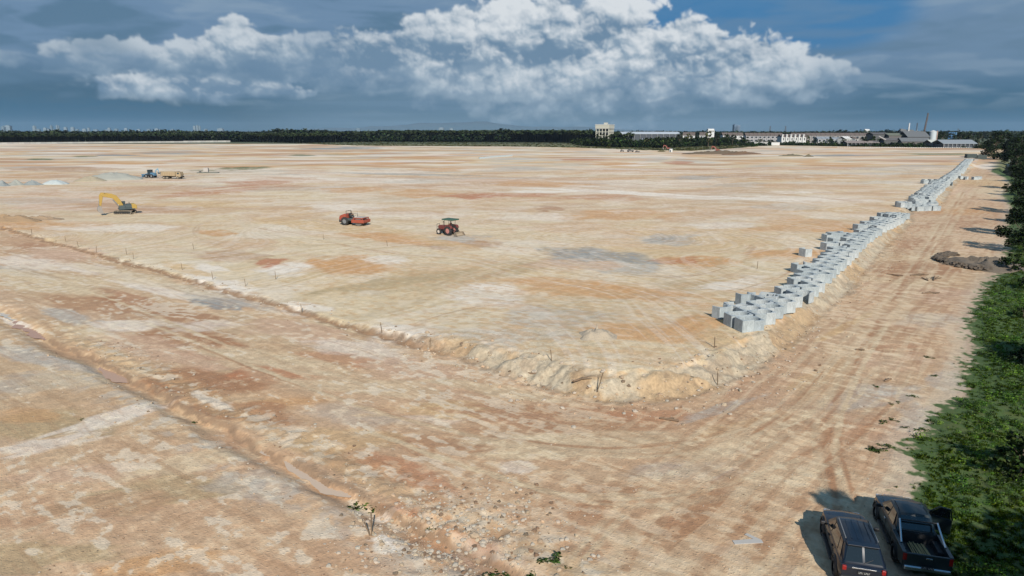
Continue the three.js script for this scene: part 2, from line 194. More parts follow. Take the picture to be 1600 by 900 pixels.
// stains and spreads of soil: [x, y of the survey picture, half width, half height there, soil, strength, tilt]
const patches = [
  // lower left terrace
  [60, 560, 90, 14, 'grey', 0.6, 0.2], [40, 600, 120, 16, 'grey', 0.45, -0.1], [90, 660, 130, 22, 'olive', 0.6, -0.1], [190, 640, 90, 14, 'tan', 0.5, 0], [40, 650, 60, 12, 'orange', 0.35, 0], [170, 655, 110, 12, 'white', 0.55, -0.28], [90, 690, 90, 12, 'white', 0.5, -0.2], [250, 770, 150, 26, 'olive', 0.5, -0.12], [120, 800, 150, 26, 'clay', 0.4, -0.1], [60, 870, 140, 26, 'olive', 0.5, -0.1], [330, 850, 150, 30, 'tan', 0.6, 0], [250, 880, 110, 20, 'orange', 0.45, -0.15], [400, 760, 60, 26, 'grey', 0.35, 0], [610, 852, 32, 14, 'white', 0.95, 0], [600, 800, 26, 6, 'white', 0.6, -0.3], [520, 830, 40, 14, 'grey', 0.35, 0], [470, 800, 120, 26, 'tan', 0.5, 0], [20, 500, 30, 5, 'white', 0.8, 0.4], [210, 700, 80, 16, 'tan', 0.5, -0.1],
  // middle strip between ditch and embankment
  [40, 410, 70, 16, 'white', 0.5, 0.1], [30, 425, 60, 8, 'grey', 0.5, 0.15], [140, 420, 60, 8, 'white', 0.5, 0.1], [60, 385, 36, 7, 'clay', 0.7, 0], [110, 402, 50, 8, 'pink', 0.6, 0], [100, 395, 60, 10, 'pink', 0.5, 0], [180, 462, 60, 14, 'brown', 0.75, 0.25], [230, 475, 70, 10, 'clay', 0.8, 0.3], [160, 480, 90, 16, 'brown', 0.45, 0.2], [300, 500, 90, 18, 'brown', 0.55, 0.2], [290, 530, 100, 18, 'brown', 0.9, 0.15], [340, 550, 70, 14, 'clay', 0.7, 0.1], [250, 450, 90, 10, 'white', 0.55, 0.2], [340, 472, 46, 9, 'ash', 0.85, 0.1], [330, 462, 80, 12, 'grey', 0.5, 0.2], [210, 508, 70, 10, 'white', 0.55, 0], [110, 495, 50, 10, 'grey', 0.6, 0.2], [150, 525, 60, 10, 'cream', 0.6, 0.2], [320, 510, 60, 8, 'white', 0.45, -0.1], [400, 520, 70, 14, 'cream', 0.4, 0.1], [470, 520, 90, 18, 'pink', 0.5, 0.1], [560, 545, 80, 14, 'white', 0.45, 0.1], [640, 575, 90, 14, 'pink', 0.5, 0.1], [370, 600, 150, 26, 'brown', 0.75, 0.05], [440, 585, 120, 16, 'rust', 0.5, 0], [480, 625, 120, 16, 'orange', 0.45, 0], [380, 640, 90, 20, 'brown', 0.6, 0.1], [500, 610, 110, 20, 'tan', 0.5, 0], [620, 620, 120, 20, 'tan', 0.6, 0], [520, 560, 60, 12, 'rust', 0.3, 0.1], [560, 650, 90, 22, 'grey', 0.35, 0.1], [330, 625, 34, 9, 'white', 0.7, 0.3], [480, 670, 60, 18, 'tan', 0.5, 0], [640, 740, 70, 26, 'rust', 0.4, 0.3], [660, 790, 60, 20, 'rust', 0.45, 0.2], [560, 720, 80, 20, 'brown', 0.4, 0.3], [720, 690, 90, 20, 'brown', 0.4, 0], [680, 655, 60, 12, 'white', 0.3, 0],
  [240, 545, 120, 20, 'pink', 0.5, 0.2], [420, 560, 130, 14, 'cream', 0.5, 0.15], [560, 600, 120, 16, 'cream', 0.4, 0.1], [700, 640, 120, 16, 'sand', 0.5, 0], [80, 440, 120, 14, 'cream', 0.5, 0.1], [200, 430, 110, 10, 'cream', 0.45, 0.2], [520, 690, 90, 20, 'sand', 0.4, 0], [120, 590, 120, 16, 'cream', 0.4, -0.1], [300, 720, 130, 14, 'cream', 0.45, -0.2], [120, 740, 120, 14, 'pink', 0.4, -0.1],
  // lower road round the corner
  [850, 645, 160, 14, 'clay', 0.6, 0.02], [1040, 650, 90, 9, 'rust', 0.35, 0], [920, 665, 160, 9, 'brown', 0.4, 0], [960, 695, 230, 20, 'cream', 0.6, -0.03], [1180, 690, 120, 16, 'cream', 0.4, -0.2], [780, 610, 90, 9, 'cream', 0.5, 0.15], [1120, 640, 60, 10, 'grey', 0.55, -0.3], [1180, 665, 90, 16, 'sand', 0.5, -0.2], [1250, 660, 70, 12, 'brown', 0.75, 0.0], [1180, 672, 34, 6, 'brown', 0.6, -0.1], [1340, 675, 60, 14, 'clay', 0.4, 0], [1080, 735, 120, 18, 'grey', 0.4, 0], [1030, 790, 140, 40, 'brown', 0.5, 0], [1130, 830, 90, 40, 'brown', 0.45, 0], [900, 820, 140, 40, 'clay', 0.35, 0], [810, 730, 30, 10, 'white', 0.45, 0], [1240, 740, 90, 24, 'cream', 0.35, 0], [1240, 790, 60, 20, 'brown', 0.3, 0], [760, 860, 80, 20, 'grey', 0.4, 0], [1350, 620, 90, 20, 'grey', 0.6, -0.1], [1420, 740, 40, 30, 'cream', 0.5, 0], [1380, 560, 60, 20, 'pink', 0.4, 0],
  // the long track beside the blocks
  [1320, 510, 40, 8, 'sand', 0.6, -0.5], [1290, 590, 60, 26, 'sand', 0.4, -0.5], [1400, 545, 40, 6, 'clay', 0.6, 0], [1480, 350, 60, 12, 'clay', 0.7, -0.1], [1440, 380, 60, 12, 'clay', 0.6, 0], [1500, 330, 50, 7, 'orange', 0.5, 0], [1440, 420, 70, 14, 'brown', 0.55, 0], [1460, 460, 60, 12, 'pink', 0.45, 0], [1450, 500, 60, 12, 'grey', 0.35, 0], [1540, 285, 40, 6, 'sand', 0.55, 0], [1490, 300, 30, 6, 'pink', 0.5, 0], [1550, 300, 30, 8, 'cream', 0.5, 0], [1545, 260, 26, 4, 'white', 0.5, 0], [1480, 590, 30, 20, 'grey', 0.5, 0], [1440, 650, 40, 20, 'grey', 0.4, 0], [1385, 520, 50, 12, 'brown', 0.35, 0],
  // platform, near edge and middle
  [340, 430, 50, 13, 'white', 0.95, 0.35], [290, 410, 36, 8, 'sand', 0.55, 0.2], [330, 412, 36, 7, 'white', 0.6, 0.2], [470, 470, 40, 9, 'white', 0.6, 0.1], [640, 510, 75, 16, 'white', 0.85, 0.15], [560, 490, 70, 14, 'cream', 0.6, 0.1], [760, 448, 60, 20, 'white', 0.85, 0.0], [440, 412, 70, 12, 'white', 0.8, -0.15], [385, 420, 50, 8, 'cream', 0.6, 0], [545, 405, 60, 14, 'orange', 0.75, 0], [600, 398, 40, 7, 'white', 0.55, 0], [420, 402, 30, 7, 'rust', 0.6, -0.1], [370, 375, 70, 8, 'tan', 0.6, 0], [330, 358, 40, 5, 'orange', 0.6, 0], [350, 392, 60, 8, 'brown', 0.4, 0], [630, 430, 110, 12, 'olive', 0.55, -0.15], [760, 420, 110, 14, 'olive', 0.5, -0.2], [720, 375, 60, 8, 'brown', 0.55, 0], [690, 372, 50, 6, 'ash', 0.4, 0], [720, 365, 46, 6, 'grey', 0.9, 0], [620, 365, 90, 6, 'orange', 0.65, 0.1], [480, 345, 90, 7, 'sand', 0.6, 0.1], [930, 395, 90, 14, 'ash', 0.75, 0.1], [970, 410, 60, 10, 'grey', 0.8, 0.1], [1050, 368, 46, 9, 'grey', 0.9, 0], [1030, 367, 26, 5, 'ash', 0.7, 0], [900, 405, 70, 8, 'pink', 0.5, 0], [1090, 405, 60, 9, 'orange', 0.8, 0.1], [1060, 402, 40, 6, 'rust', 0.45, 0], [900, 440, 130, 14, 'orange', 0.6, 0.1], [1000, 450, 120, 13, 'orange', 0.55, 0.1], [1080, 440, 70, 10, 'olive', 0.45, 0], [1150, 440, 60, 10, 'white', 0.55, -0.1], [1180, 420, 50, 8, 'cream', 0.55, 0], [1230, 395, 60, 8, 'orange', 0.6, 0], [860, 490, 90, 22, 'grey', 0.5, 0.05], [820, 530, 120, 16, 'grey', 0.45, 0.1], [1010, 520, 100, 14, 'orange', 0.55, 0.05], [1100, 500, 60, 16, 'orange', 0.75, -0.1], [1180, 490, 60, 16, 'orange', 0.6, 0], [940, 560, 130, 10, 'cream', 0.6, 0.02], [1120, 530, 40, 12, 'sand', 0.5, 0], [700, 490, 90, 18, 'cream', 0.4, 0], [1300, 400, 50, 14, 'orange', 0.5, -0.3], [1340, 360, 60, 12, 'orange', 0.55, 0], [1250, 350, 90, 12, 'orange', 0.5, 0], [1120, 330, 120, 12, 'tan', 0.55, 0], [970, 330, 90, 9, 'orange', 0.55, 0], [1130, 350, 60, 5, 'white', 0.5, 0], [860, 322, 24, 5, 'brown', 0.6, 0], [740, 302, 44, 5, 'rust', 0.8, 0], [800, 300, 60, 4, 'rust', 0.5, 0], [650, 298, 60, 6, 'orange', 0.55, 0], [560, 292, 50, 4, 'orange', 0.5, 0], [540, 320, 70, 6, 'white', 0.55, 0], [470, 300, 80, 7, 'cream', 0.6, 0], [640, 330, 110, 6, 'white', 0.4, 0], [850, 285, 90, 4, 'orange', 0.6, 0], [940, 305, 60, 5, 'rust', 0.4, 0], [880, 350, 90, 8, 'tan', 0.5, 0], [830, 335, 80, 6, 'white', 0.4, 0], [1000, 300, 200, 3, 'white', 0.8, 0.06], [860, 296, 70, 2.5, 'white', 0.7, 0], [1300, 312, 110, 3, 'white', 0.6, 0.03],
  // behind, left of the machines
  [110, 305, 130, 11, 'pink', 0.8, 0], [200, 320, 110, 8, 'clay', 0.5, 0], [330, 295, 90, 7, 'rust', 0.5, -0.1], [400, 285, 60, 4, 'rust', 0.4, 0], [60, 310, 90, 6, 'grey', 0.4, 0], [30, 345, 50, 8, 'orange', 0.75, 0], [110, 345, 70, 6, 'orange', 0.45, 0], [70, 320, 60, 4, 'pink', 0.5, 0], [170, 350, 120, 6, 'white', 0.5, 0], [260, 335, 120, 7, 'cream', 0.6, 0], [320, 315, 90, 5, 'sand', 0.6, 0], [100, 262, 90, 3, 'brown', 0.55, 0], [210, 252, 60, 2.4, 'orange', 0.6, 0], [300, 250, 60, 2, 'rust', 0.5, 0], [160, 285, 200, 3, 'cream', 0.7, 0], [385, 261, 40, 2.6, 'green', 0.85, 0], [320, 264, 24, 1.2, 'green', 0.4, 0], [60, 247, 20, 1, 'green', 0.7, 0], [130, 243, 18, 1.2, 'green', 0.5, 0], [180, 241, 40, 1.4, 'ash', 0.7, 0], [110, 237, 60, 1.2, 'white', 0.5, 0], [30, 232, 50, 1, 'pink', 0.6, 0], [260, 238, 50, 1.2, 'ash', 0.5, 0], [470, 241, 24, 1.2, 'green', 0.5, 0], [530, 240, 34, 1.4, 'olive', 0.6, 0], [560, 239, 30, 1.2, 'orange', 0.6, 0], [480, 265, 40, 2, 'pink', 0.5, 0], [600, 253, 40, 1.8, 'orange', 0.5, 0], [680, 263, 60, 2.6, 'orange', 0.5, 0], [560, 277, 90, 3, 'white', 0.5, 0], [440, 278, 60, 4, 'pink', 0.6, 0], [420, 282, 40, 2.4, 'rust', 0.4, 0], [640, 270, 120, 1.4, 'ash', 0.55, 0.02], [760, 278, 80, 2, 'pink', 0.5, 0], [540, 231, 70, 1.2, 'ash', 0.8, 0], [560, 229, 40, 0.8, 'ash', 0.8, 0], [330, 251, 120, 1.6, 'cream', 0.5, 0], [640, 250, 90, 1.4, 'white', 0.5, 0], [740, 240, 60, 1.2, 'orange', 0.4, 0],
  // behind, middle and right
  [910, 248, 40, 1.6, 'rust', 0.5, 0], [960, 254, 60, 2, 'orange', 0.6, 0], [1060, 252, 26, 2.4, 'rust', 0.5, 0], [1000, 256, 40, 1.2, 'white', 0.5, 0], [1090, 275, 40, 3, 'ash', 0.6, 0], [860, 262, 60, 1.6, 'ash', 0.4, 0], [920, 272, 60, 2.4, 'cream', 0.5, 0], [1150, 288, 50, 4, 'grey', 0.4, 0], [960, 262, 140, 1.2, 'white', 0.4, 0.02], [1180, 268, 120, 1.4, 'white', 0.5, 0], [1260, 262, 120, 1.6, 'pink', 0.5, 0], [1300, 243, 60, 1.6, 'ash', 0.6, 0], [1360, 240, 60, 1.4, 'pink', 0.5, 0], [1320, 268, 90, 2, 'cream', 0.5, 0], [1400, 262, 90, 2, 'grey', 0.4, 0], [1460, 241, 50, 1.6, 'green', 0.5, 0], [1280, 290, 90, 5, 'tan', 0.5, 0], [1220, 278, 60, 2, 'brown', 0.35, 0], [1380, 300, 60, 4, 'tan', 0.45, 0], [1230, 322, 60, 5, 'grey', 0.4, 0], [1320, 275, 50, 2, 'orange', 0.5, 0], [1430, 275, 40, 2, 'orange', 0.4, 0], [1240, 300, 70, 2, 'white', 0.5, 0],
];
// tracks and lines: points, half width in metres, soil, strength
const lines = [
  [[[760, 283], [900, 288], [1060, 296], [1250, 306], [1400, 322]], 1.6, 'clay', 0.7], [[[820, 281], [960, 291], [1090, 300], [1260, 309], [1400, 318]], 2.2, 'white', 0.45],
  [[[640, 268], [700, 270], [800, 274], [930, 280], [1080, 290], [1250, 298], [1400, 309]], 1.0, 'brown', 0.7], [[[1100, 260], [1220, 265], [1350, 272], [1470, 279]], 1.2, 'brown', 0.6], [[[1000, 262], [1200, 268], [1400, 271]], 2.2, 'white', 0.5],
  [[[0, 303], [90, 303], [230, 299], [400, 288], [560, 280]], 2.5, 'cream', 0.7], [[[0, 287], [200, 280], [420, 268], [700, 254]], 3, 'cream', 0.6], [[[420, 340], [520, 342], [640, 360], [740, 384]], 2.4, 'sand', 0.7],
  [[[300, 345], [420, 318], [560, 302], [700, 296], [900, 300]], 1.6, 'cream', 0.6], [[[560, 470], [700, 430], [830, 392], [960, 352], [1060, 322]], 1.4, 'cream', 0.5], [[[600, 468], [730, 432], [860, 395], [990, 352]], 0.8, 'brown', 0.35],
  [[[1011, 258], [1050, 247], [1060, 240]], 3, 'cream', 0.8], [[[1330, 900], [1320, 800], [1290, 700], [1320, 600], [1380, 500], [1440, 400], [1510, 290]], 0.9, 'cream', 0.35], [[[1400, 500], [1460, 400], [1530, 280]], 0.7, 'cream', 0.4], [[[1360, 520], [1420, 410], [1500, 300]], 0.7, 'cream', 0.4],
  [[[1350, 490], [1300, 580], [1180, 660], [980, 700], [780, 690], [560, 640], [380, 570], [200, 490]], 1.1, 'cream', 0.3], [[[1400, 540], [1330, 640], [1180, 720], [960, 745], [760, 720]], 0.8, 'cream', 0.3], [[[1320, 560], [1230, 640], [1060, 680], [860, 670], [640, 610]], 0.7, 'brown', 0.25],
  [[[165, 463], [200, 478], [250, 500], [300, 520]], 0.35, 'brown', 0.5], [[[85, 527], [110, 517], [132, 511]], 0.35, 'brown', 0.6], [[[880, 400], [980, 420], [1080, 424], [1150, 405], [1180, 380]], 0.8, 'cream', 0.35], [[[870, 412], [980, 434], [1100, 436], [1180, 414]], 0.5, 'brown', 0.3],
];
{ // wheel marks: bundles of thin lines that follow the ways the machines took
  const r = rng(404), bundle = (pts, spread, n, w, pale, k) => { for (let i = 0; i < n; i++) { const d = (r() - 0.5) * spread, e = d + (r() - 0.5) * 3, a0 = Math.floor(r() * 2), q = pts.slice(a0, pts.length - Math.floor(r() * 2)); if (q.length < 3) continue; lines.push([q.map(([x, y], m) => [x + (m % 2 ? d : e) * (y - 205) / 100, y + (m % 2 ? e : d) * (y - 205) / 320]), w * (0.8 + r() * 0.5), r() < pale ? 'cream' : 'brown', k * (0.6 + r() * 0.6), 1]); } };
  bundle([[1345, 900], [1310, 780], [1292, 690], [1320, 600], [1380, 500], [1440, 405], [1505, 300]], 9, 20, 0.2, 0.6, 0.75);
  bundle([[1470, 560], [1440, 500], [1450, 440], [1480, 370], [1530, 290], [1550, 262]], 6, 10, 0.22, 0.6, 0.4);
  bundle([[1420, 470], [1330, 570], [1210, 660], [1020, 705], [800, 690], [580, 640], [400, 575], [220, 500]], 9, 22, 0.2, 0.65, 0.75);
  bundle([[1380, 620], [1260, 720], [1100, 770], [920, 780], [760, 740], [600, 680]], 12, 16, 0.2, 0.6, 0.65);
  bundle([[930, 880], [1000, 800], [1100, 735], [1230, 660], [1320, 560]], 12, 18, 0.18, 0.5, 0.65);
  bundle([[560, 472], [690, 434], [820, 396], [950, 356], [1060, 322]], 7, 16, 0.22, 0.6, 0.5); bundle([[860, 402], [960, 418], [1060, 426], [1140, 412], [1180, 384]], 8, 14, 0.22, 0.6, 0.5); bundle([[820, 420], [960, 450], [1100, 462], [1200, 440], [1260, 405]], 8, 14, 0.22, 0.4, 0.5);
  bundle([[640, 500], [760, 470], [900, 470], [1040, 500], [1120, 545]], 7, 12, 0.22, 0.6, 0.4); bundle([[540, 350], [420, 330], [330, 338], [300, 360], [380, 385]], 7, 12, 0.25, 0.6, 0.5); bundle([[760, 355], [900, 345], [1100, 360], [1260, 380]], 7, 12, 0.25, 0.6, 0.4);
  bundle([[20, 640], [140, 610], [260, 640], [330, 700]], 10, 10, 0.2, 0.6, 0.4); bundle([[30, 860], [180, 800], [330, 770], [470, 790]], 14, 12, 0.2, 0.6, 0.4); bundle([[40, 430], [180, 470], [330, 530], [480, 590]], 8, 14, 0.2, 0.7, 0.45);
  bundle([[200, 345], [400, 350], [600, 385], [740, 400], [900, 380]], 6, 10, 0.25, 0.6, 0.4); bundle([[1180, 380], [1260, 350], [1340, 335], [1400, 326]], 6, 10, 0.3, 0.5, 0.4);
}
const P3 = patches.map(([px, py, rx, ry, soil, k, tilt]) => { const onTop = py < 560 && platform(...W(px, py, 1)) > 0 ? 1 : 0, c = W(px, py, onTop), l = W(px - rx, py - rx * tilt, onTop), r = W(px + rx, py + rx * tilt, onTop), n = W(px, py + ry, onTop), f = W(px, py - ry, onTop); return { c, ax: [(r[0] - l[0]) / 2, (r[1] - l[1]) / 2], az: [(n[0] - f[0]) / 2, (n[1] - f[1]) / 2], soil: SOIL[soil], k }; });
const L3 = lines.map(([pts, w, soil, k, thin]) => ({ pts: pts.map(([x, y]) => { const q = W(x, y); return platform(...q) > 0 ? W(x, y, 1) : q; }), w, soil: SOIL[soil], k, thin }));
const smoothLine = (pts, n = 8) => { const c = new THREE.CatmullRomCurve3(pts.map((p) => new THREE.Vector3(p[0], 0, p[1]))); return c.getPoints(n * pts.length).map((p) => [p.x, p.z]); };
for (const l of L3) l.pts = smoothLine(l.pts);
const pond = [[390, 692], [420, 700], [440, 712], [470, 735], [500, 752], [525, 770], [550, 783]].map((p) => W(...p, -0.4));

// where the works end and scrub begins
const scrubEdge = [[-60, 226], [180, 223.5], [360, 222], [420, 223], [560, 228], [760, 229], [900, 231], [1000, 235], [1080, 236], [1130, 233], [1220, 228.5], [1350, 231], [1500, 233], [1560, 234]].map((p) => W(...p));
// paint the rectangle x0..x1, z1..z0 (metres) into a colour map of nx by nz pixels
function bake(x0, x1, z0, z1, nx, nz) {
  const a = new Float32Array(nx * nz * 3), sx = (x1 - x0) / nx, sz = (z1 - z0) / nz, near = -z1 < 50, far = -z0 > 350;
  const S = 4, LX = Math.floor(nx / S) + 2;
  // broad values on a lattice four pixels apart, read back smoothly
  const lat = (f) => { const LZ = Math.floor(nz / S) + 2, v = new Float32Array(LX * LZ); for (let j = 0; j < LZ; j++) for (let i = 0; i < LX; i++) v[j * LX + i] = f(x0 + i * S * sx, z0 + j * S * sz); return v; };
  let li = 0, lfx = 0, lfz = 0;
  const go = (i, j) => { const X = i / S, Z = j / S, x = Math.floor(X), z = Math.floor(Z); li = z * LX + x; lfx = X - x; lfz = Z - z; };
  const rd = (v) => { const p = v[li] + (v[li + 1] - v[li]) * lfx, q = v[li + LX] + (v[li + LX + 1] - v[li + LX]) * lfx; return p + (q - p) * lfz; };
  const put = (o, c, k) => { a[o] += (c[0] - a[o]) * k; a[o + 1] += (c[1] - a[o + 1]) * k; a[o + 2] += (c[2] - a[o + 2]) * k; };
  const PL = lat(platform), N1 = lat((x, z) => fbm(x * 0.035, z * 0.035, 4)), N2 = lat((x, z) => fbm(x * 0.11 + 9, z * 0.11, 4)), N3 = lat((x, z) => fbm(toU(x, z) * 0.05 + fbm(x * 0.035, z * 0.035, 2), toV(x, z) * 0.22 + 30, 3));
  const away = -z0 > 110, B1 = away && lat((x, z) => fbm(x * 0.012 + 5, z * 0.022, 5)), B2 = away && lat((x, z) => fbm(x * 0.02 + 50, z * 0.04 + 8, 5)), B3 = away && lat((x, z) => fbm(x * 0.03, z * 0.06 + 70, 4));
  for (let j = 0; j < nz; j++) for (let i = 0; i < nx; i++) {
    go(i, j);
    const z = z0 + (j + 0.5) * sz, o = (j * nx + i) * 3, p = rd(PL), n1 = rd(N1), n2 = rd(N2), n3 = rd(N3);
    const c = p > 0 ? SOIL.cream : SOIL.tan;
    a[o] = c[0]; a[o + 1] = c[1]; a[o + 2] = c[2];
    if (p > 0) {
      put(o, SOIL.sand, sstep(-0.1, 0.5, n1) * 0.6); put(o, SOIL.pink, sstep(0.05, 0.5, n2) * 0.35); put(o, SOIL.tan, sstep(0.0, 0.5, n3) * 0.5); put(o, SOIL.white, sstep(0.12, 0.5, -n2) * 0.4);
      if (away) { const f = sstep(100, 300, -z), b1 = rd(B1), b2 = rd(B2), b3 = rd(B3); put(o, SOIL.pink, sstep(0.0, 0.35, b1) * 0.8 * f); put(o, SOIL.clay, sstep(0.08, 0.4, b2) * 0.85 * f); put(o, SOIL.orange, sstep(0.15, 0.4, b3) * 0.6 * f); put(o, SOIL.white, sstep(0.08, 0.4, -b2) * 0.7 * f); put(o, SOIL.grey, sstep(0.12, 0.4, -b3) * 0.7 * f); }
    } else {
      put(o, SOIL.clay, sstep(-0.1, 0.5, n1) * 0.5); put(o, SOIL.olive, sstep(0.0, 0.5, -n1) * 0.3); put(o, SOIL.cream, sstep(0.05, 0.5, n2) * 0.35); put(o, SOIL.pink, sstep(0.0, 0.5, n3) * 0.4);
    }
  }
  for (const { c, ax, az, soil, k } of P3) {
    const ex = (Math.abs(ax[0]) + Math.abs(az[0])) * 1.7, ez = (Math.abs(ax[1]) + Math.abs(az[1])) * 1.7, det = ax[0] * az[1] - ax[1] * az[0], s = 1 / Math.min(Math.hypot(...ax), Math.hypot(...az));
    const i0 = Math.max(0, Math.floor((c[0] - ex - x0) / sx)), i1 = Math.min(nx, Math.ceil((c[0] + ex - x0) / sx)), j0 = Math.max(0, Math.floor((c[1] - ez - z0) / sz)), j1 = Math.min(nz, Math.ceil((c[1] + ez - z0) / sz));
    for (let j = j0; j < j1; j++) for (let i = i0; i < i1; i++) {
      const x = x0 + (i + 0.5) * sx, z = z0 + (j + 0.5) * sz, dx = x - c[0], dz = z - c[1], p = (dx * az[1] - dz * az[0]) / det, q = (dz * ax[0] - dx * ax[1]) / det;
      const r = Math.sqrt(p * p + q * q) + fbm(p * 1.6 + c[0], q * 1.6 + c[1], 3) * 0.55 + fbm(x * 0.5, z * 0.5, 3) * 0.28;
      if (r < 1.15) put((j * nx + i) * 3, soil, Math.min(0.97, k * 1.45) * sstep(1.15, 0.65, r));
    }
  }
  for (const { pts, w, soil, k, thin } of L3) for (let n = 0; n + 1 < pts.length; n++) {
    const [ax, az] = pts[n], [bx_, bz] = pts[n + 1], m = w * 3, dx = bx_ - ax, dz = bz - az, L2 = dx * dx + dz * dz;
    const i0 = Math.max(0, Math.floor((Math.min(ax, bx_) - m - x0) / sx)), i1 = Math.min(nx, Math.ceil((Math.max(ax, bx_) + m - x0) / sx)), j0 = Math.max(0, Math.floor((Math.min(az, bz) - m - z0) / sz)), j1 = Math.min(nz, Math.ceil((Math.max(az, bz) + m - z0) / sz));
    for (let j = j0; j < j1; j++) for (let i = i0; i < i1; i++) {
      const x = x0 + (i + 0.5) * sx, z = z0 + (j + 0.5) * sz, t = ((x - ax) * dx + (z - az) * dz) / L2;
      if (t < 0 || t >= 1) continue;
      const d = Math.hypot(x - ax - dx * t, z - az - dz * t) / w + (thin ? vn(x * 1.3 + 7, z * 1.3) * 0.45 : fbm(x * 0.3 / w + 7, z * 0.3 / w, 3) * 0.7);
      if (d < 1.2) put((j * nx + i) * 3, soil, k * sstep(1.2, 0.3, d) * (thin ? clamp(0.35 + 0.9 * vn(x * 0.12 + w * 50, z * 0.12)) : 0.65 + 0.5 * vn(x * 0.1, z * 0.1)));
    }
  }
  const FACE = C(178, 168, 152), FACEO = C(184, 150, 108), CUT = C(142, 118, 98), DIRT = C(160, 124, 92), CHALK = C(222, 212, 198), PALE = C(214, 194, 167), MUD = C(162, 123, 95), VERGE = C(52, 86, 24), VERGE2 = C(84, 92, 44), SCRUB = C(98, 104, 68), DRY = C(128, 116, 84);
  const WW = lat((x, z) => fbm(x * 0.06, z * 0.06 + 3, 3)), TW = lat((x, z) => fbm(x * 0.02 + 8, z * 0.02, 2)), GR = lat((x, z) => x > 8 ? green(x, z) : -9);
  const close = !far && near, DS = near && lat(ditchSide), DK = near && lat((x, z) => fbm(x * 0.13, z * 0.13 + 40, 2)), DW = near && lat((x, z) => fbm(x * 0.35, z * 0.35, 3) * 0.5), OC = lat((x, z) => fbm(x * 0.16 + 4, z * 0.16, 2)), PH = lat(platformHeight), HF = far && lat((x, z) => fbm(x * 0.03, z * 0.03, 3));
  for (let j = 0; j < nz; j++) for (let i = 0; i < nx; i++) {
    go(i, j);
    const x = x0 + (i + 0.5) * sx, z = z0 + (j + 0.5) * sz, o = (j * nx + i) * 3, p = rd(PL), u = toU(x, z), v = toV(x, z), gx = rd(GR);
    if (!far) {
      // crusts, scrapes and wheel marks
      const w = rd(WW), tw = rd(TW), amt = mix(1, 0.7, sstep(60, 160, -z)), dst = -z;
      const cr = fbm(u * 0.7 + w * 4, v * 1.8 + w * 3, near ? 5 : 3), cr2 = fbm(x * 1.7 + 3, z * 1.7, near ? 5 : 3), sv = fbm(u * 2.1 + w * 2.4, v * 0.1 + w, 2);
      if (p < 0.5) {
        const sc = fbm(u * 0.1 + w, v * 2.1 + w * 2.4, 2), m = cr * 0.6 + cr2 * 0.65 + w * 0.45, right = sstep(-6, 8, x + z * 0.1 + 6);
        const lf = mix(0.5, 1, right); put(o, MUD, sstep(0.02, 0.1, -m + tw * 0.35) * 0.32 * amt * lf);                         // bare brown between
        put(o, PALE, sstep(0.05, 0.13, m) * 0.42 * amt * mix(0.7, 1, right)); put(o, MUD, sstep(0.12, 0.3, fbm(u * 0.28 + w * 2, v * 3.4 + w, 3) + m * 0.4) * 0.2 * amt);                                    // pale flakes with sharp rims
        put(o, CHALK, sstep(0.3, 0.35, cr * 0.8 + cr2 * 0.4 + w * 0.5 + 0.06) * 0.5 * amt * (1 - right * 0.7));
        put(o, PALE, sstep(0.2, 0.4, sv) * 0.4 * sstep(0, 12, x) * amt); put(o, MUD, sstep(0.25, 0.5, -sv) * 0.35 * sstep(0, 12, x) * amt); put(o, DIRT, sstep(0.25, 0.6, sc) * 0.25 * amt);
      } else {
        put(o, CHALK, sstep(0.16, 0.24, cr * 0.8 + cr2 * 0.4 + w * 0.45) * 0.3 * amt); put(o, SOIL.sand, sstep(0.1, 0.3, -cr + tw * 0.5) * 0.2 * amt); put(o, SOIL.orange, sstep(0.24, 0.32, -cr * 0.7 - cr2 * 0.5 + tw * 0.6) * 0.3 * amt);
        const an = 0.5 + tw * 0.9, ua = Math.cos(an) * u - Math.sin(an) * v, va = Math.sin(an) * u + Math.cos(an) * v, g = fbm(ua * 0.06, va * 1.2, 3);
        put(o, PALE, sstep(0.1, 0.4, sv) * 0.22 * sstep(-0.1, 0.2, tw)); put(o, SOIL.tan, sstep(0.1, 0.4, -sv) * 0.25 * sstep(-0.1, 0.2, tw)); put(o, SOIL.white, sstep(0.12, 0.35, g) * 0.24 * amt); put(o, SOIL.olive, sstep(0.12, 0.35, -g) * 0.26 * amt);
        if (dst > 90) { const f2 = sstep(90, 160, dst), m2 = fbm(x * 0.16 + w * 2, z * 0.24, 4); put(o, SOIL.white, sstep(0.16, 0.26, m2) * 0.26 * f2); put(o, SOIL.clay, sstep(0.18, 0.28, -m2) * 0.26 * f2); }
      }
      const f = 1 + cr2 * 0.14 + (near ? vn(x * 4.3, z * 4.3) * 0.07 + vn(x * 10, z * 10) * 0.09 : vn(x * 3.1, z * 3.1) * 0.05);
      a[o] *= f; a[o + 1] *= f; a[o + 2] *= f;
      // the cut face of the embankment, the ditch and its banks
      const H = rd(PH), run = faceRun(H);
      if (p > -1.2 && p < run + 1 && -z < 330) {
        const q = fbm(x * 0.8, z * 0.8, 3), face = sstep(-0.7, 0.1, p + q * 0.7) * sstep(run + 0.4, run - 0.5, p + q * 0.8), left = sstep(-2, -10, x), oc = rd(OC);
        put(o, FACE, face * 0.85 * (1 - left)); put(o, CUT, face * left * 0.9); put(o, FACEO, face * sstep(0.14, 0.26, oc + q * 0.2) * 0.55 * (1 - left)); put(o, CUT, face * sstep(0.12, 0.2, q) * 0.35); if (face > 0.05) { const e = 1 + face * (vn(x * 9, z * 9 + 5) * 0.16 + vn(x * 4, z * 4) * 0.12); a[o] *= e; a[o + 1] *= e; a[o + 2] *= e; }
        put(o, DIRT, sstep(-0.5, -0.05, p + q * 0.5) * sstep(0.4, 0.0, p) * mix(0.3, 0.5, left));
      }
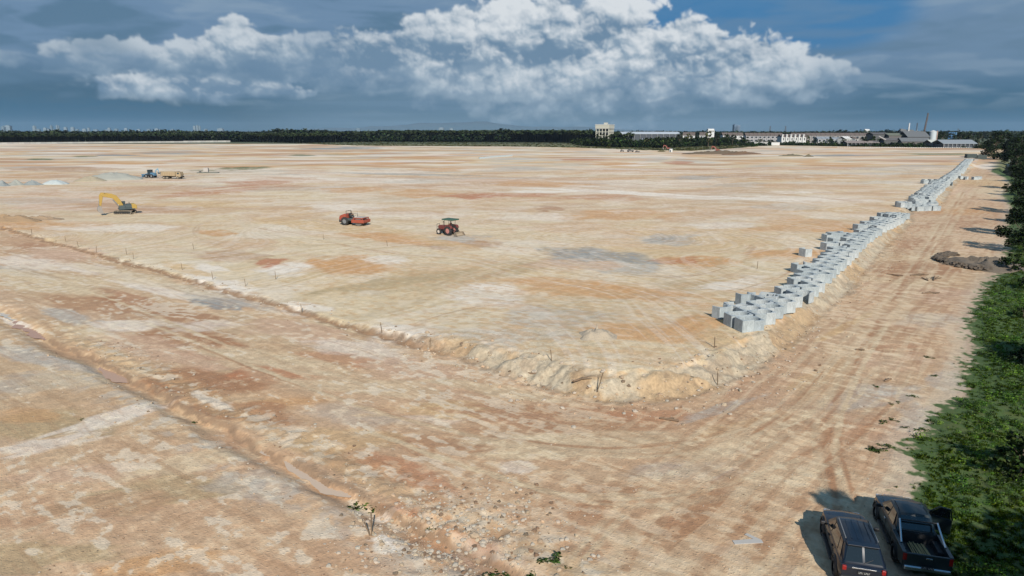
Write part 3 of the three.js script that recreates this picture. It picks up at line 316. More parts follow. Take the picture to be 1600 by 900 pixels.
      if (near && x < 16) {
        const q0 = rd(DS);
        if (q0 > -4.5 && q0 < 6) {
          const q = q0 + rd(DW), k = rd(DK), f2 = fbm(x * 1.2, z * 1.2, 3);
          put(o, SOIL.wet, sstep(0.8, 0.3, Math.abs(q)) * 0.4 * sstep(-0.3, 0.2, k + 0.1)); put(o, CUT, sstep(0.15, 0.35, q + f2 * 0.3) * sstep(0.85, 0.45, q + f2 * 0.4) * 0.75); put(o, SOIL.rust, sstep(0.5, 0.9, q) * sstep(2.4, 1.0, q + f2) * sstep(0.12, 0.3, k) * 0.3); put(o, SOIL.olive, sstep(0.9, 1.5, q) * sstep(3.5, 2, q) * 0.3);
          put(o, CHALK, sstep(1.0, 1.8, q) * sstep(4.5, 2.2, q) * sstep(0.05, 0.3, f2 + k * 0.4) * 0.55); put(o, SOIL.grey, sstep(-0.9, -1.4, q) * sstep(-3.6, -1.8, q) * sstep(-0.1, 0.3, f2) * 0.5);
        }
      }
      if (gx > -2.5) { put(o, SOIL.grey, sstep(-2.5, 0, gx) * 0.35); put(o, VERGE, sstep(-0.5, 0.3, gx + cr2 * 1.4) * 0.95); put(o, VERGE2, sstep(0, 1, gx) * sstep(0.1, 0.4, cr2 * 0.6 + w * 0.7) * 0.6); }
    } else {
      const hf = rd(HF), f = 1 + fbm(x * 0.15, z * 0.3, 3) * 0.12; a[o] *= f; a[o + 1] *= f; a[o + 2] *= f;
      if (gx > -3) put(o, SOIL.green, sstep(-3, 2, gx + hf * 4) * 0.9);
      let ze = -900; for (let n = 0; n + 1 < scrubEdge.length; n++) if (x >= scrubEdge[n][0] && x < scrubEdge[n + 1][0]) ze = mix(scrubEdge[n][1], scrubEdge[n + 1][1], (x - scrubEdge[n][0]) / (scrubEdge[n + 1][0] - scrubEdge[n][0]));
      const d = ze - z + hf * 12; put(o, SCRUB, sstep(-6, 8, d) * 0.95); put(o, DRY, sstep(0, 10, d) * sstep(-0.1, 0.4, fbm(x * 0.02 + 5, z * 0.05, 3)) * 0.6);
    }
  }
  const d8 = new Uint8Array(nx * nz * 4), l2s = new Uint8Array(4097);
  for (let i = 0; i < 4097; i++) { const l = i / 4096; l2s[i] = Math.round(255 * (l <= 0.0031308 ? l * 12.92 : 1.055 * Math.pow(l, 1 / 2.4) - 0.055)); }
  for (let j = 0; j < nz; j++) for (let i = 0; i < nx; i++) { const s = (j * nx + i) * 3, o = (j * nx + i) * 4; for (let k = 0; k < 3; k++) d8[o + k] = l2s[Math.round(clamp(a[s + k]) * 4096)]; d8[o + 3] = 255; }
  const t = new THREE.DataTexture(d8, nx, nz, THREE.RGBAFormat);
  t.colorSpace = THREE.SRGBColorSpace; t.magFilter = THREE.LinearFilter; t.minFilter = THREE.LinearFilter; t.wrapS = t.wrapT = THREE.ClampToEdgeWrapping;
  t.repeat.set(1 / (x1 - x0), 1 / (z1 - z0)); t.offset.set(-x0 / (x1 - x0), -z0 / (z1 - z0)); t.needsUpdate = true;
  return t;
}
// clods and grit, a bump map that repeats every 9 m
const grit = (() => {
  const n = 1024, d = new Uint8Array(n * n * 4), r = rng(12), h = new Float32Array(n * n);
  const cell = (f, amp, seed) => { const q = rng(seed), g = Float32Array.from({ length: f * f }, () => q()); for (let j = 0; j < n; j++) for (let i = 0; i < n; i++) { const X = i / n * f, Y = j / n * f, x = Math.floor(X), y = Math.floor(Y), a = X - x, b = Y - y, u = a * a * (3 - 2 * a), v = b * b * (3 - 2 * b), x1 = (x + 1) % f, y1 = (y + 1) % f; h[j * n + i] += amp * mix(mix(g[y * f + x], g[y * f + x1], u), mix(g[y1 * f + x], g[y1 * f + x1], u), v); } };
  [[12, 0.3, 1], [28, 0.26, 2], [61, 0.2, 3], [127, 0.16, 4], [251, 0.12, 5]].forEach((q) => cell(...q));
  for (let k = 0; k < 2600; k++) { const cx = r() * n, cy = r() * n, R = 2 + r() * r() * 9, am = 0.12 + r() * 0.2; for (let j = -12; j <= 12; j++) for (let i = -12; i <= 12; i++) { const q = Math.hypot(i, j) / R; if (q < 1) h[((Math.floor(cy) + j + n) % n) * n + (Math.floor(cx) + i + n) % n] += am * (1 - q * q); } }
  for (let i = 0; i < n * n; i++) { const v = Math.round(clamp(h[i] * 0.85) * 255); d[i * 4] = d[i * 4 + 1] = d[i * 4 + 2] = v; d[i * 4 + 3] = 255; }
  const t = new THREE.DataTexture(d, n, n, THREE.RGBAFormat); t.wrapS = t.wrapT = THREE.RepeatWrapping; t.magFilter = THREE.LinearFilter; t.repeat.set(1 / 9, 1 / 9); t.needsUpdate = true; return t;
})();
const zones = [[-46, 46, -58, -14, 2048, 1024], [-130, 120, -140, -58, 2048, 1024], [-300, 290, -340, -140, 2048, 1024], [-900, 800, -1000, -340, 2048, 1024]];
{
  const soilMats = zones.map((q, i) => new THREE.MeshStandardMaterial({ map: bake(...q), roughness: 0.95, bumpMap: i < 2 ? grit : null, bumpScale: 0.06 }));
  const out = mat(0.24, 0.18, 0.12, 0.95), fields = mat(0.055, 0.07, 0.03, 0.95);
  const line = (steps) => { const v = []; for (const [a, b, s] of steps) { const n = Math.max(1, Math.round((b - a) / s)); for (let i = 0; i < n; i++) v.push(a + (b - a) * i / n); } v.push(steps[steps.length - 1][1]); return v; };
  const xs = line([[-11000, -6000, 2500], [-6000, -900, 850], [-900, -300, 12], [-300, -130, 3], [-130, -46, 0.9], [-46, 46, 0.24], [46, 120, 0.55], [120, 290, 2.4], [290, 800, 8], [800, 6000, 900], [6000, 11000, 2500]]);
  const zs = line([[-11500, -4000, 2500], [-4000, -1000, 300], [-1000, -340, 6], [-340, -140, 1.2], [-140, -58, 0.45], [-58, -14, 0.23], [-14, 60, 5], [60, 2000, 300]]);
  const nx = xs.length, nz = zs.length, pos = new Float32Array(nx * nz * 3), uv = new Float32Array(nx * nz * 2);
  for (let j = 0; j < nz; j++) for (let i = 0; i < nx; i++) { const k = j * nx + i, x = xs[i], z = zs[j]; pos[k * 3] = x; pos[k * 3 + 1] = height(x, z); pos[k * 3 + 2] = z; uv[k * 2] = x; uv[k * 2 + 1] = z; }
  const by = Array.from({ length: 6 }, () => []);
  for (let j = 0; j + 1 < nz; j++) for (let i = 0; i + 1 < nx; i++) {
    const x = (xs[i] + xs[i + 1]) / 2, z = (zs[j] + zs[j + 1]) / 2; let m = zones.findIndex((q) => x > q[0] && x < q[1] && z > q[2] && z < q[3]);
    if (m < 0) m = Math.abs(x) < 900 && z > -900 ? 4 : 5;
    const a = j * nx + i, b = a + 1, c = a + nx, d = c + 1; by[m].push(a, c, b, b, c, d);
  }
  const g = new THREE.BufferGeometry(); g.setAttribute('position', new THREE.BufferAttribute(pos, 3)); g.setAttribute('uv', new THREE.BufferAttribute(uv, 2));
  const idx = new Uint32Array(by.reduce((s, b) => s + b.length, 0)); let at = 0; by.forEach((b, m) => { idx.set(b, at); g.addGroup(at, b.length, m); at += b.length; });
  g.setIndex(new THREE.BufferAttribute(idx, 1)); g.computeVertexNormals();
  struct('ground', g, [...soilMats, out, fields]);
  console.log('ground triangles', idx.length / 3);
}

// ---------------------------------------------------------------- far country: hills, woods, skyline
const ORD = ['first', 'second', 'third', 'fourth', 'fifth', 'sixth', 'seventh', 'eighth', 'ninth', 'tenth', 'eleventh', 'twelfth', 'thirteenth', 'fourteenth', 'fifteenth', 'sixteenth', 'seventeenth', 'eighteenth', 'nineteenth', 'twentieth', 'twenty-first', 'twenty-second', 'twenty-third', 'twenty-fourth', 'twenty-fifth', 'twenty-sixth', 'twenty-seventh', 'twenty-eighth', 'twenty-ninth', 'thirtieth', 'thirty-first', 'thirty-second', 'thirty-third', 'thirty-fourth', 'thirty-fifth', 'thirty-sixth', 'thirty-seventh', 'thirty-eighth', 'thirty-ninth', 'fortieth', 'forty-first', 'forty-second', 'forty-third', 'forty-fourth', 'forty-fifth'];
const farX = (px, d) => (px - 800) / 1062 * d / 1.0263;      // sideways metres of a sight line at a distance
const hAt = (py, d) => EYE - (py - 205) / 1062 * d * 0.949;                      // height of a sight line at a distance
{
  const n = 140, pos = [], idx = [];                                          // low blue hills on the horizon
  for (let i = 0; i <= n; i++) {
    const px = -300 + i * 16, d = 9600, x = farX(px, d);
    const h = 15 + 105 * Math.exp(-(((px - 755) / 60) ** 2)) + 85 * Math.exp(-(((px - 640) / 90) ** 2)) + 55 * Math.exp(-(((px - 900) / 110) ** 2)) + 38 * Math.exp(-(((px - 500) / 80) ** 2)) + (fbm(px * 0.05, 3, 4) * 40 + 20) * Math.exp(-(((px - 720) / 260) ** 2));
    for (let k = 0; k < 4; k++) pos.push(x, [0, h * 0.6, h, 0][k] - 4, -d - [0, 300, 700, 1500][k]);
    if (i) for (let k = 0; k < 3; k++) { const a = (i - 1) * 4 + k, b = i * 4 + k; idx.push(a, b, a + 1, b, b + 1, a + 1); }
  }
  const g = new THREE.BufferGeometry(); g.setAttribute('position', new THREE.Float32BufferAttribute(pos, 3)); g.setIndex(idx); g.computeVertexNormals();
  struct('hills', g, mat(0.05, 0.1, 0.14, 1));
}
// crowns: many small leaf faces gathered in clumps
function leafCloud(r, clumps, n, size, { sy = 1, flat = 0.35, bias = 0.35 } = {}) {
  const pos = new Float32Array(n * 18), nor = new Float32Array(n * 18), col = new Float32Array(n * 18), c = new THREE.Vector3(), u = new THREE.Vector3(), v = new THREE.Vector3(), N = new THREE.Vector3();
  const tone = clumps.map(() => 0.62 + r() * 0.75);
  for (let i = 0; i < n; i++) {
    const k = Math.floor(r() * clumps.length), [cx, cy, cz, R] = clumps[k];
    N.set(r() * 2 - 1, r() * 2 - 1, r() * 2 - 1).normalize();
    const q = R * Math.pow(r(), 0.4); c.set(cx + N.x * q, cy + N.y * q * sy, cz + N.z * q);
    u.set(r() * 2 - 1, (r() * 2 - 1) * flat - 0.15, r() * 2 - 1).normalize(); v.set(r() * 2 - 1, (r() * 2 - 1) * 0.8, r() * 2 - 1).cross(u).normalize();
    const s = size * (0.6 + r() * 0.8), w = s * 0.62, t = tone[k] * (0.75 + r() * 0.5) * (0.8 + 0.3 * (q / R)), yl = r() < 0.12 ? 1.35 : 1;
    const P = [[-1, -0.5], [0.1, -0.9], [1, 0.1], [-1, -0.5], [1, 0.1], [0, 0.9]];
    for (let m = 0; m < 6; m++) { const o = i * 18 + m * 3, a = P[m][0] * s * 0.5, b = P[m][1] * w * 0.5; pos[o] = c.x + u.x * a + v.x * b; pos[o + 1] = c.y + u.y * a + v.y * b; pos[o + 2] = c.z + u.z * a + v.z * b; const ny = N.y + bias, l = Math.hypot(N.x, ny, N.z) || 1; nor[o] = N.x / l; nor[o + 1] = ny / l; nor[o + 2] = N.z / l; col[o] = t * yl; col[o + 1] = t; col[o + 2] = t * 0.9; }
  }
  const g = new THREE.BufferGeometry(); g.setAttribute('position', new THREE.BufferAttribute(pos, 3)); g.setAttribute('normal', new THREE.BufferAttribute(nor, 3)); g.setAttribute('color', new THREE.BufferAttribute(col, 3)); return g;
}
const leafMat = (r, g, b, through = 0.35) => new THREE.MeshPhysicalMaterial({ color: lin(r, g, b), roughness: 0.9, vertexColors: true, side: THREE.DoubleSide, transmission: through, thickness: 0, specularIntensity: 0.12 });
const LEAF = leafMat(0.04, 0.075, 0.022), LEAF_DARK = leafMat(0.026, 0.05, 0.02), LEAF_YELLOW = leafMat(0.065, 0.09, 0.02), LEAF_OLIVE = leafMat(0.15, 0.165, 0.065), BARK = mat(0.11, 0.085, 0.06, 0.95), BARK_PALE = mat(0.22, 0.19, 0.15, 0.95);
function trunkGeo(r, h, rad, spread, limbs, lean = 0) {
  const g = [], top = [lean, h * 0.55, lean * 0.4];
  const tube = (pts, r0, r1) => { const c = new THREE.CatmullRomCurve3(pts.map((p) => new THREE.Vector3(...p))), t = new THREE.TubeGeometry(c, 6, 1, 7), p = t.attributes.position, v = new THREE.Vector3(), q = new THREE.Vector3(); for (let i = 0; i < p.count; i++) { const s = Math.floor(i / 8) / 6, R = mix(r0, r1, s); c.getPointAt(s, q); v.fromBufferAttribute(p, i).sub(q).multiplyScalar(R).add(q); p.setXYZ(i, v.x, v.y, v.z); } return t; };
  g.push(tube([[0, -0.3, 0], [lean * 0.3, h * 0.25, 0], top], rad, rad * 0.6));
  for (let i = 0; i < limbs; i++) { const a = i / limbs * 6.28 + r(), l = spread * (0.6 + r() * 0.4), f = 0.3 + r() * 0.25; g.push(tube([[lean * f, h * f, lean * f * 0.3], [Math.cos(a) * l * 0.5 + lean * 0.6, h * (0.5 + r() * 0.1), Math.sin(a) * l * 0.5], [Math.cos(a) * l + lean, h * (0.68 + r() * 0.16), Math.sin(a) * l]], rad * 0.5, rad * 0.12)); }
  return g;
}
// one broadleaf tree at unit place: crown from clumps on a rough dome
function treeShape(seed, h, w, n, size, limbs = 6, base = 0.3, lean = 0) {
  const r = rng(seed), cl = [], k = Math.round(16 + w * 1.4);
  for (let i = 0; i < k; i++) { const a = r() * 6.283, t = r(), rr = w * 0.5 * Math.sqrt(r()) * (0.55 + 0.45 * Math.sin(Math.PI * Math.min(1, 0.2 + t * 0.8))), y = h * (base + (0.97 - base) * t) - h * 0.06; cl.push([Math.cos(a) * rr + lean, y, Math.sin(a) * rr, w * (0.1 + r() * 0.09)]); }
  return { crown: leafCloud(r, cl, n, size, { sy: 0.8 }), trunk: trunkGeo(r, h, 0.035 * h * 0.55 + 0.05, w * 0.32, limbs, lean) };
}
const protos = {};
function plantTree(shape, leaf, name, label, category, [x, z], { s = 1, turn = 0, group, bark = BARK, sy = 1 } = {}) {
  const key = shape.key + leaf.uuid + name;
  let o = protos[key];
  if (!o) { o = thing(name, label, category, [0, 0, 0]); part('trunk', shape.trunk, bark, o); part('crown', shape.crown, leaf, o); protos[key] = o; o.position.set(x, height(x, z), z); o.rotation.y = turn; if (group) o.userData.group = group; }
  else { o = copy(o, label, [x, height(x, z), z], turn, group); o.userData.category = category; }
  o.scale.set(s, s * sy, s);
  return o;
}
const shapes = { tall: treeShape(3, 12, 8, 3600, 0.5), round: treeShape(4, 9, 9, 3600, 0.48), wide: treeShape(8, 10, 12, 4600, 0.52, 7, 0.22), far1: treeShape(11, 13, 10, 1500, 1.0, 5, 0.12), far2: treeShape(12, 11, 12, 1500, 1.0, 5, 0.08), far3: treeShape(15, 16, 9, 1500, 1.0, 5, 0.2), big: treeShape(17, 21, 19, 5200, 1.0, 7, 0.12, 0.5) };
Object.entries(shapes).forEach(([k, v]) => { v.key = k; });
function scatter(name, label, category, geo, m, spots, tint = 0.3, seed = 1) {    // spots: [x, y, z, scale, scaleY]
  const o = new THREE.InstancedMesh(geo, m, spots.length), M = new THREE.Matrix4(), q = new THREE.Quaternion(), up = new THREE.Vector3(0, 1, 0), r = rng(seed), c = new THREE.Color();
  spots.forEach(([x, y, z, s, t = s], i) => { q.setFromAxisAngle(up, r() * 6.283); M.compose(new THREE.Vector3(x, y, z), q, new THREE.Vector3(s, t, s)); o.setMatrixAt(i, M); const k = 1 - tint / 2 + r() * tint, w = (r() - 0.5) * tint * 0.6; c.setRGB(k * (1 + w), k, k * (1 - w * 0.5)); o.setColorAt(i, c); });
  o.name = numbered(name); o.castShadow = o.receiveShadow = true; scene.add(o); return stuff(o, label, category);
}
const edgeAt = (x) => { for (let n = 0; n + 1 < scrubEdge.length; n++) if (x >= scrubEdge[n][0] && x < scrubEdge[n + 1][0]) return mix(scrubEdge[n][1], scrubEdge[n + 1][1], (x - scrubEdge[n][0]) / (scrubEdge[n + 1][0] - scrubEdge[n][0])); return x < 0 ? scrubEdge[0][1] : scrubEdge[scrubEdge.length - 1][1]; };
{
  // oil palms: a short stem and a head of arching fronds
  const frond = []; const r = rng(31);
  const palm = (() => {
    const p = [], c = [], nn = []; const R = rng(77);
    for (let k = 0; k < 22; k++) {
      const a = k * 2.4, up = 0.15 + R() * 1.15, L = 3.6 + R() * 1.6, w = 0.75, ca = Math.cos(a), sa = Math.sin(a); let px = 0, py = 9.5, e = up; const pts = [[0, 9.5]];
      for (let s = 0; s < 4; s++) { px += Math.cos(e) * L / 4; py += Math.sin(e) * L / 4; e -= 0.42 + R() * 0.12; pts.push([px, py]); }
      const t = 0.6 + R() * 0.7;
      for (let s = 0; s < 4; s++) { const w0 = w * [0.5, 1, 1, 0.8][s], w1 = w * [1, 1, 0.8, 0.1][s], [r0, y0] = pts[s], [r1, y1] = pts[s + 1]; for (const sd of [-1, 1]) { const A = [r0 * ca, y0, r0 * sa], B = [r1 * ca, y1, r1 * sa], D = [r0 * ca - sa * w0 * sd, y0 - w0 * 0.45, r0 * sa + ca * w0 * sd], E = [r1 * ca - sa * w1 * sd, y1 - w1 * 0.45, r1 * sa + ca * w1 * sd]; for (const q of [A, D, B, B, D, E]) { p.push(...q); nn.push(ca * 0.4, 0.85, sa * 0.4); c.push(t * (s > 2 ? 1.25 : 1), t, t * 0.9); } } }
    }
    for (let k = 0; k < 6; k++) { const a = k / 6 * 6.283, b = (k + 1) / 6 * 6.283; for (const [th, y] of [[a, 0], [b, 0], [b, 9.5], [a, 0], [b, 9.5], [a, 9.5]]) { p.push(Math.cos(th) * 0.32, y, Math.sin(th) * 0.32); nn.push(Math.cos(th), 0, Math.sin(th)); c.push(2.4, 1.5, 2.2); } }
    const g = new THREE.BufferGeometry(); g.setAttribute('position', new THREE.Float32BufferAttribute(p, 3)); g.setAttribute('normal', new THREE.Float32BufferAttribute(nn, 3)); g.setAttribute('color', new THREE.Float32BufferAttribute(c, 3)); return g;
  })();
  const spots = [];
  for (let row = 0; row < 26; row++) for (let i = 0; i < 190; i++) {
    const x = -980 + i * 7.6 + (row % 2) * 3.8 + (r() - 0.5) * 2.6, back = mix(8, 330, sstep(-330, -230, x));
    if (x > 250) continue;
    const z = edgeAt(x) - back - row * 8 + (r() - 0.5) * 3; const tallQ = sstep(-330, -230, x), s = 1.12 + r() * 0.22; spots.push([x, 0, z, s * (1 + tallQ * 0.25), s * (1 + tallQ * (0.2 + r() * 0.18)) * (x > 120 ? 0.85 : 1)]);
  }
  scatter('oil_palm_plantation', 'dark green oil palm plantation filling the horizon behind the bare works', 'plantation', palm, leafMat(0.062, 0.1, 0.035), spots, 0.4, 5);
  const wood = [];
  const blob = leafCloud(rng(5), [[0, 0.6, 0, 0.42], [0.4, 0.5, 0.2, 0.35], [-0.4, 0.55, -0.1, 0.36], [0.1, 0.5, -0.42, 0.34], [-0.1, 0.5, 0.4, 0.34], [0, 0.25, 0, 0.5]], 150, 0.26);
  for (let i = 0; i < 5200; i++) { const d = 1150 * Math.pow(4.2, r()), px = -250 + r() * 2100, x = farX(px, d); if (px > 930 && d < 1500) continue; const s = 13 + r() * 9 + (px > 430 && px < 520 ? 4 : 0) + (r() < 0.06 ? 4 : 0); wood.push([x, 0, -d, s, s * (0.8 + r() * 0.25)]); }
  scatter('distant_woodland', 'thin dark green line of woodland along the far horizon', 'woodland', blob, leafMat(0.034, 0.06, 0.026), wood, 0.5, 6);
  // scrub between the works and the trees
  const bush = [], low = [];
  for (let i = 0; i < 1700; i++) { const px = 925 + r() * 640, e = W(px, 231)[0], x = e * (0.92 + r() * 0.24), z0 = edgeAt(x); if (px > 1410 && px < 1530 && r() < 0.6) continue; const tl = (px < 1215 ? 1.1 : 0.62) * (0.75 + 0.5 * fbm(px * 0.05, 3, 3) + 0.25), z = z0 - (px < 1215 ? 110 + r() * 80 : 8 + r() * 60), s = (4 + r() * 5.5) * tl; bush.push([x, -0.4, z, s, s * (0.8 + r() * 0.4)]); }
  scatter('thicket', 'dense mixed green thicket between the works and the terraced houses', 'thicket', blob, LEAF, bush, 0.8, 7);
  for (let i = 0; i < 9000; i++) { const px = 360 + r() * 1220, x = W(px, 230)[0], z = edgeAt(x) - 1 - Math.pow(r(), 1.5) * (px < 930 ? 330 : 120), s = 0.7 + r() * r() * 1.9; low.push([x, -0.2, z, s, s * 0.75]); }
  scatter('scrub', 'rough olive green scrub along the far edge of the works', 'scrub', blob, LEAF_OLIVE, low, 0.8, 8);
  // trees that stand out of the thicket
  const out = [[948, 213, 8, 0], [985, 219, 9, 1], [1012, 216, 12, 2], [1040, 217, 10, 0], [1062, 208, 14, 1], [1077, 208, 12, 2], [1098, 215, 10, 0], [1108, 204, 13, 2], [1121, 206, 14, 1], [1134, 209, 15, 0], [1146, 210, 13, 1], [1166, 214, 18, 0], [1190, 218, 12, 2], [1206, 219, 10, 1], [1262, 212, 9, 2], [1274, 218, 10, 1], [1298, 214, 9, 0], [1320, 217, 9, 2], [1352, 214, 15, 1], [1368, 213, 14, 0], [1390, 219, 10, 1]];
  const look = ['rounded green tree', 'dark spreading tree', 'tall loose tree'];
  const shp = [shapes.far1, shapes.far2, shapes.far3], lv = [LEAF, LEAF_DARK, LEAF_OLIVE];
  out.forEach(([px, py, w, k], i) => { const x0 = W(px, 231)[0], z = edgeAt(x0) - (px < 1215 ? 105 : 30) - (i % 3) * 14, d = -z, x = farX(px, d), h = hAt(py, d); const sh = shp[k], bh = [13, 11, 16][k], bw = [10, 12, 9][k], s = (w * d / 1062) / bw; const o = plantTree(sh, lv[k], 'thicket_tree', `${look[k]} rising from the thicket, ${ORD[i]} from the west end of that row`, 'tree', [x, z], { s, sy: h / bh / s, turn: i, group: 'trees rising from the thicket' }); });
}
// hazy skyline
{
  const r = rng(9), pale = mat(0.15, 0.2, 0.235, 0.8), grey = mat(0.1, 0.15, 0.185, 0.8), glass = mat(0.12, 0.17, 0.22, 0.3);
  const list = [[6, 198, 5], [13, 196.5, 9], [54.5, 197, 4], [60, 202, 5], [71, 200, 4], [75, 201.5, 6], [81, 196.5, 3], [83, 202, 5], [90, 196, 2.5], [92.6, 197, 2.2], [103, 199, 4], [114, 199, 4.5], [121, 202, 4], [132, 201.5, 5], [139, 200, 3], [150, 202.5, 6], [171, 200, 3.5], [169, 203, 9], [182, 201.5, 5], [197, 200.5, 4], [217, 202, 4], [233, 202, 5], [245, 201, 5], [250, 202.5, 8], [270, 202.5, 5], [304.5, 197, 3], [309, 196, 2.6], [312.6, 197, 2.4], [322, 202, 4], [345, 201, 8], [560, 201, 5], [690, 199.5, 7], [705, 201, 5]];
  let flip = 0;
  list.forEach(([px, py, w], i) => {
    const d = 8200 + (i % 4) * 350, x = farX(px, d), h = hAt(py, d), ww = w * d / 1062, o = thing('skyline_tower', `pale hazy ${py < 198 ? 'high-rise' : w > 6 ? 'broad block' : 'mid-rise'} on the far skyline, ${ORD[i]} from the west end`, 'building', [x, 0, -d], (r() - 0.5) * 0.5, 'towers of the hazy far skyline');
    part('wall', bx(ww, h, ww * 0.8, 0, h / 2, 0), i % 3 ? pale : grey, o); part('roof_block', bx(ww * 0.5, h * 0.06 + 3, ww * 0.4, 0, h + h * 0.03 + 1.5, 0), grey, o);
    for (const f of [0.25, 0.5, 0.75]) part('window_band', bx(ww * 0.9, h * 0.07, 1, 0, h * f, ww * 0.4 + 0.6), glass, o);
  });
}

// ---------------------------------------------------------------- buildings beyond the works
const WALL_WHITE = mat(0.5, 0.51, 0.51, 0.85), WALL_CREAM = mat(0.38, 0.38, 0.33, 0.85), CONC = mat(0.42, 0.41, 0.38, 0.9), CONC_DARK = mat(0.2, 0.21, 0.22, 0.9), ROOF_METAL = mat(0.4, 0.44, 0.48, 0.5), ROOF_GREY = mat(0.2, 0.225, 0.255, 0.6), ROOF_BROWN = mat(0.1, 0.08, 0.072, 0.85), DARKIN = mat(0.035, 0.045, 0.06, 0.6), GLASS_DARK = mat(0.03, 0.04, 0.05, 0.15), STEEL_DARK = mat(0.09, 0.085, 0.085, 0.7), RUST = mat(0.2, 0.11, 0.07, 0.85);
const gable = (w, d, h, over = 0.6) => { const s = new THREE.Shape(); s.moveTo(-w / 2 - over, 0); s.lineTo(0, h); s.lineTo(w / 2 + over, 0); s.lineTo(w / 2 + over, 0.3); s.lineTo(0, h + 0.35); s.lineTo(-w / 2 - over, 0.3); s.closePath(); return new THREE.ExtrudeGeometry(s, { depth: d + over * 2, bevelEnabled: false }).translate(0, 0, -d / 2 - over); };
{ // water tank on an open concrete frame
  const d = 1000, x = farX(945, d), t = thing('water_tower', 'cream concrete water tower, a square tank on an open pillared frame', 'water tower', [x, 0, -d], -0.5), h = hAt(195, d), tb = hAt(200, d), w = 20;
  const lv = [0.5, tb * 0.28, tb * 0.52, tb * 0.76];
  for (const a of [-1, -0.5, 0, 0.5, 1]) for (const b of [-1, -0.5, 0, 0.5, 1]) if (Math.max(Math.abs(a), Math.abs(b)) === 1) part('column', bx(1.1, tb, 1.1, a * (w / 2 - 0.6), tb / 2, b * (w / 2 - 0.6)), WALL_CREAM, t);
  for (const y of lv.slice(1)) part('floor_beam', [bx(w, 0.9, 1, 0, y, w / 2 - 0.6), bx(w, 0.9, 1, 0, y, -w / 2 + 0.6), bx(1, 0.9, w - 2.4, w / 2 - 0.6, y, 0), bx(1, 0.9, w - 2.4, -w / 2 + 0.6, y, 0)], WALL_CREAM, t);
  part('core', bx(w * 0.45, tb, w * 0.45, 0, tb / 2, 0), DARKIN, t);
  part('tank', bx(w + 1, h - tb, w + 1, 0, (h + tb) / 2, 0), WALL_CREAM, t);
  part('rim', bx(w + 1.8, 0.6, w + 1.8, 0, h + 0.3, 0), WALL_WHITE, t); part('hatch_house', bx(5, 2.4, 4, 1.5, h + 1.8, 0), WALL_CREAM, t); part('base_beam', bx(w + 1, 0.9, w + 1, 0, tb - 0.46, 0), CONC, t);
}
function shed(label, pxa, pxb, d, ye, yr, turn, roofM, wallM, depth, name = 'warehouse', bays = 8) { // long shed seen along its side
  const xa = farX(pxa, d), xb = farX(pxb, d), L = xb - xa, he = hAt(ye, d), hr = hAt(yr, d), t = thing(name, label, 'warehouse', [(xa + xb) / 2, 0, -d], turn);
  part('wall', bx(L - 1, he, depth - 1, 0, he / 2, -depth / 2), wallM, t);
  part('roof', gable(depth, L, hr - he).rotateY(Math.PI / 2).translate(0, he, -depth / 2), roofM, t);
  for (let i = 0; i <= bays; i++) part('column', bx(0.6, he, 0.6, -L / 2 + L * i / bays, he / 2, 0.9), CONC_DARK, t);
  for (let i = 0; i < bays; i++) part('bay_opening', bx(L / bays * 0.8, he * 0.5, 0.3, -L / 2 + L * (i + 0.5) / bays, he * 0.42, 0.06), DARKIN, t);
  return t;
}
shed('long open warehouse with a shining pale metal roof beside the water tower', 973, 1064, 980, 209.6, 206.3, 0, ROOF_METAL, DARKIN, 40, 'warehouse', 10);
{ const d = 935, x = farX(1019, d), t = thing('loading_bay', 'white low loading bay with a gabled porch before the pale roofed warehouse', 'loading bay', [x, 0, -d]); part('wall', bx(26, 5, 10, 0, 2.5, 0), WALL_WHITE, t); part('roof', gable(11, 26, 3).rotateY(Math.PI / 2).translate(0, 5, 0), ROOF_GREY, t); part('porch', bx(9, 7, 5, 3, 3.5, 7), WALL_WHITE, t); part('porch_roof', gable(9, 6, 2.6).translate(3, 7, 7), ROOF_GREY, t); part('door', bx(5, 4.6, 0.3, 3, 2.3, 9.6), DARKIN, t); }
function terrace(label, pxa, pxb, d, yt, units, storeys, { piers = false, roofM = ROOF_BROWN, name = 'terraced_house', wallM = WALL_WHITE, turn = 0.12 } = {}) {
  const xa = farX(pxa, d), xb = farX(pxb, d), L = xb - xa, h = hAt(yt, d), he = h * 0.76, t = thing(name, label, 'house row', [(xa + xb) / 2, 0, -d], turn), u = L / units, dp = 11;
  part('wall', bx(L, he, dp, 0, he / 2, 0), wallM, t);
  for (let i = 0; i < units; i++) {
    const x = -L / 2 + u * (i + 0.5);
    part('roof', gable(dp, u * 0.97, h - he, 0.4).rotateY(Math.PI / 2).translate(x, he, 0), roofM, t);
    part('party_wall', bx(0.35, he * 1.06, dp + 1.6, x - u / 2 + 0.2, he * 0.53, 0.3), wallM, t);
    for (let s = 0; s < storeys; s++) { const w = part('window', bx(u * 0.5, he / storeys * 0.5, 0.3, x, he * (s + 0.55) / storeys, dp / 2 + 0.12), GLASS_DARK, t); part('sill', bx(u * 0.56, 0.25, 0.5, x, he * (s + 0.55) / storeys - he / storeys * 0.27, dp / 2 + 0.22), wallM, w); }
    if (piers) { part('porch_pier', bx(u * 0.3, he * 1.2, 1.6, x - u * 0.28, he * 0.6, dp / 2 + 1), wallM, t); part('pier_cap', bx(u * 0.42, 1.2, 2.2, x - u * 0.28, he * 1.2 + 0.6, dp / 2 + 1), wallM, t); }
  }
  return t;
}
terrace('white end block of terraced houses nearest the pale roofed warehouse', 1068, 1086, 930, 207, 2, 3, { wallM: WALL_WHITE, turn: -0.3 });
terrace('white terraced houses between two dark trees, left of the blue tower', 1094, 1106, 930, 207, 2, 3, { turn: -0.3 });
terrace('terraced houses half hidden by the trees under the blue tower', 1128, 1160, 960, 207.5, 4, 3, { turn: 0 });
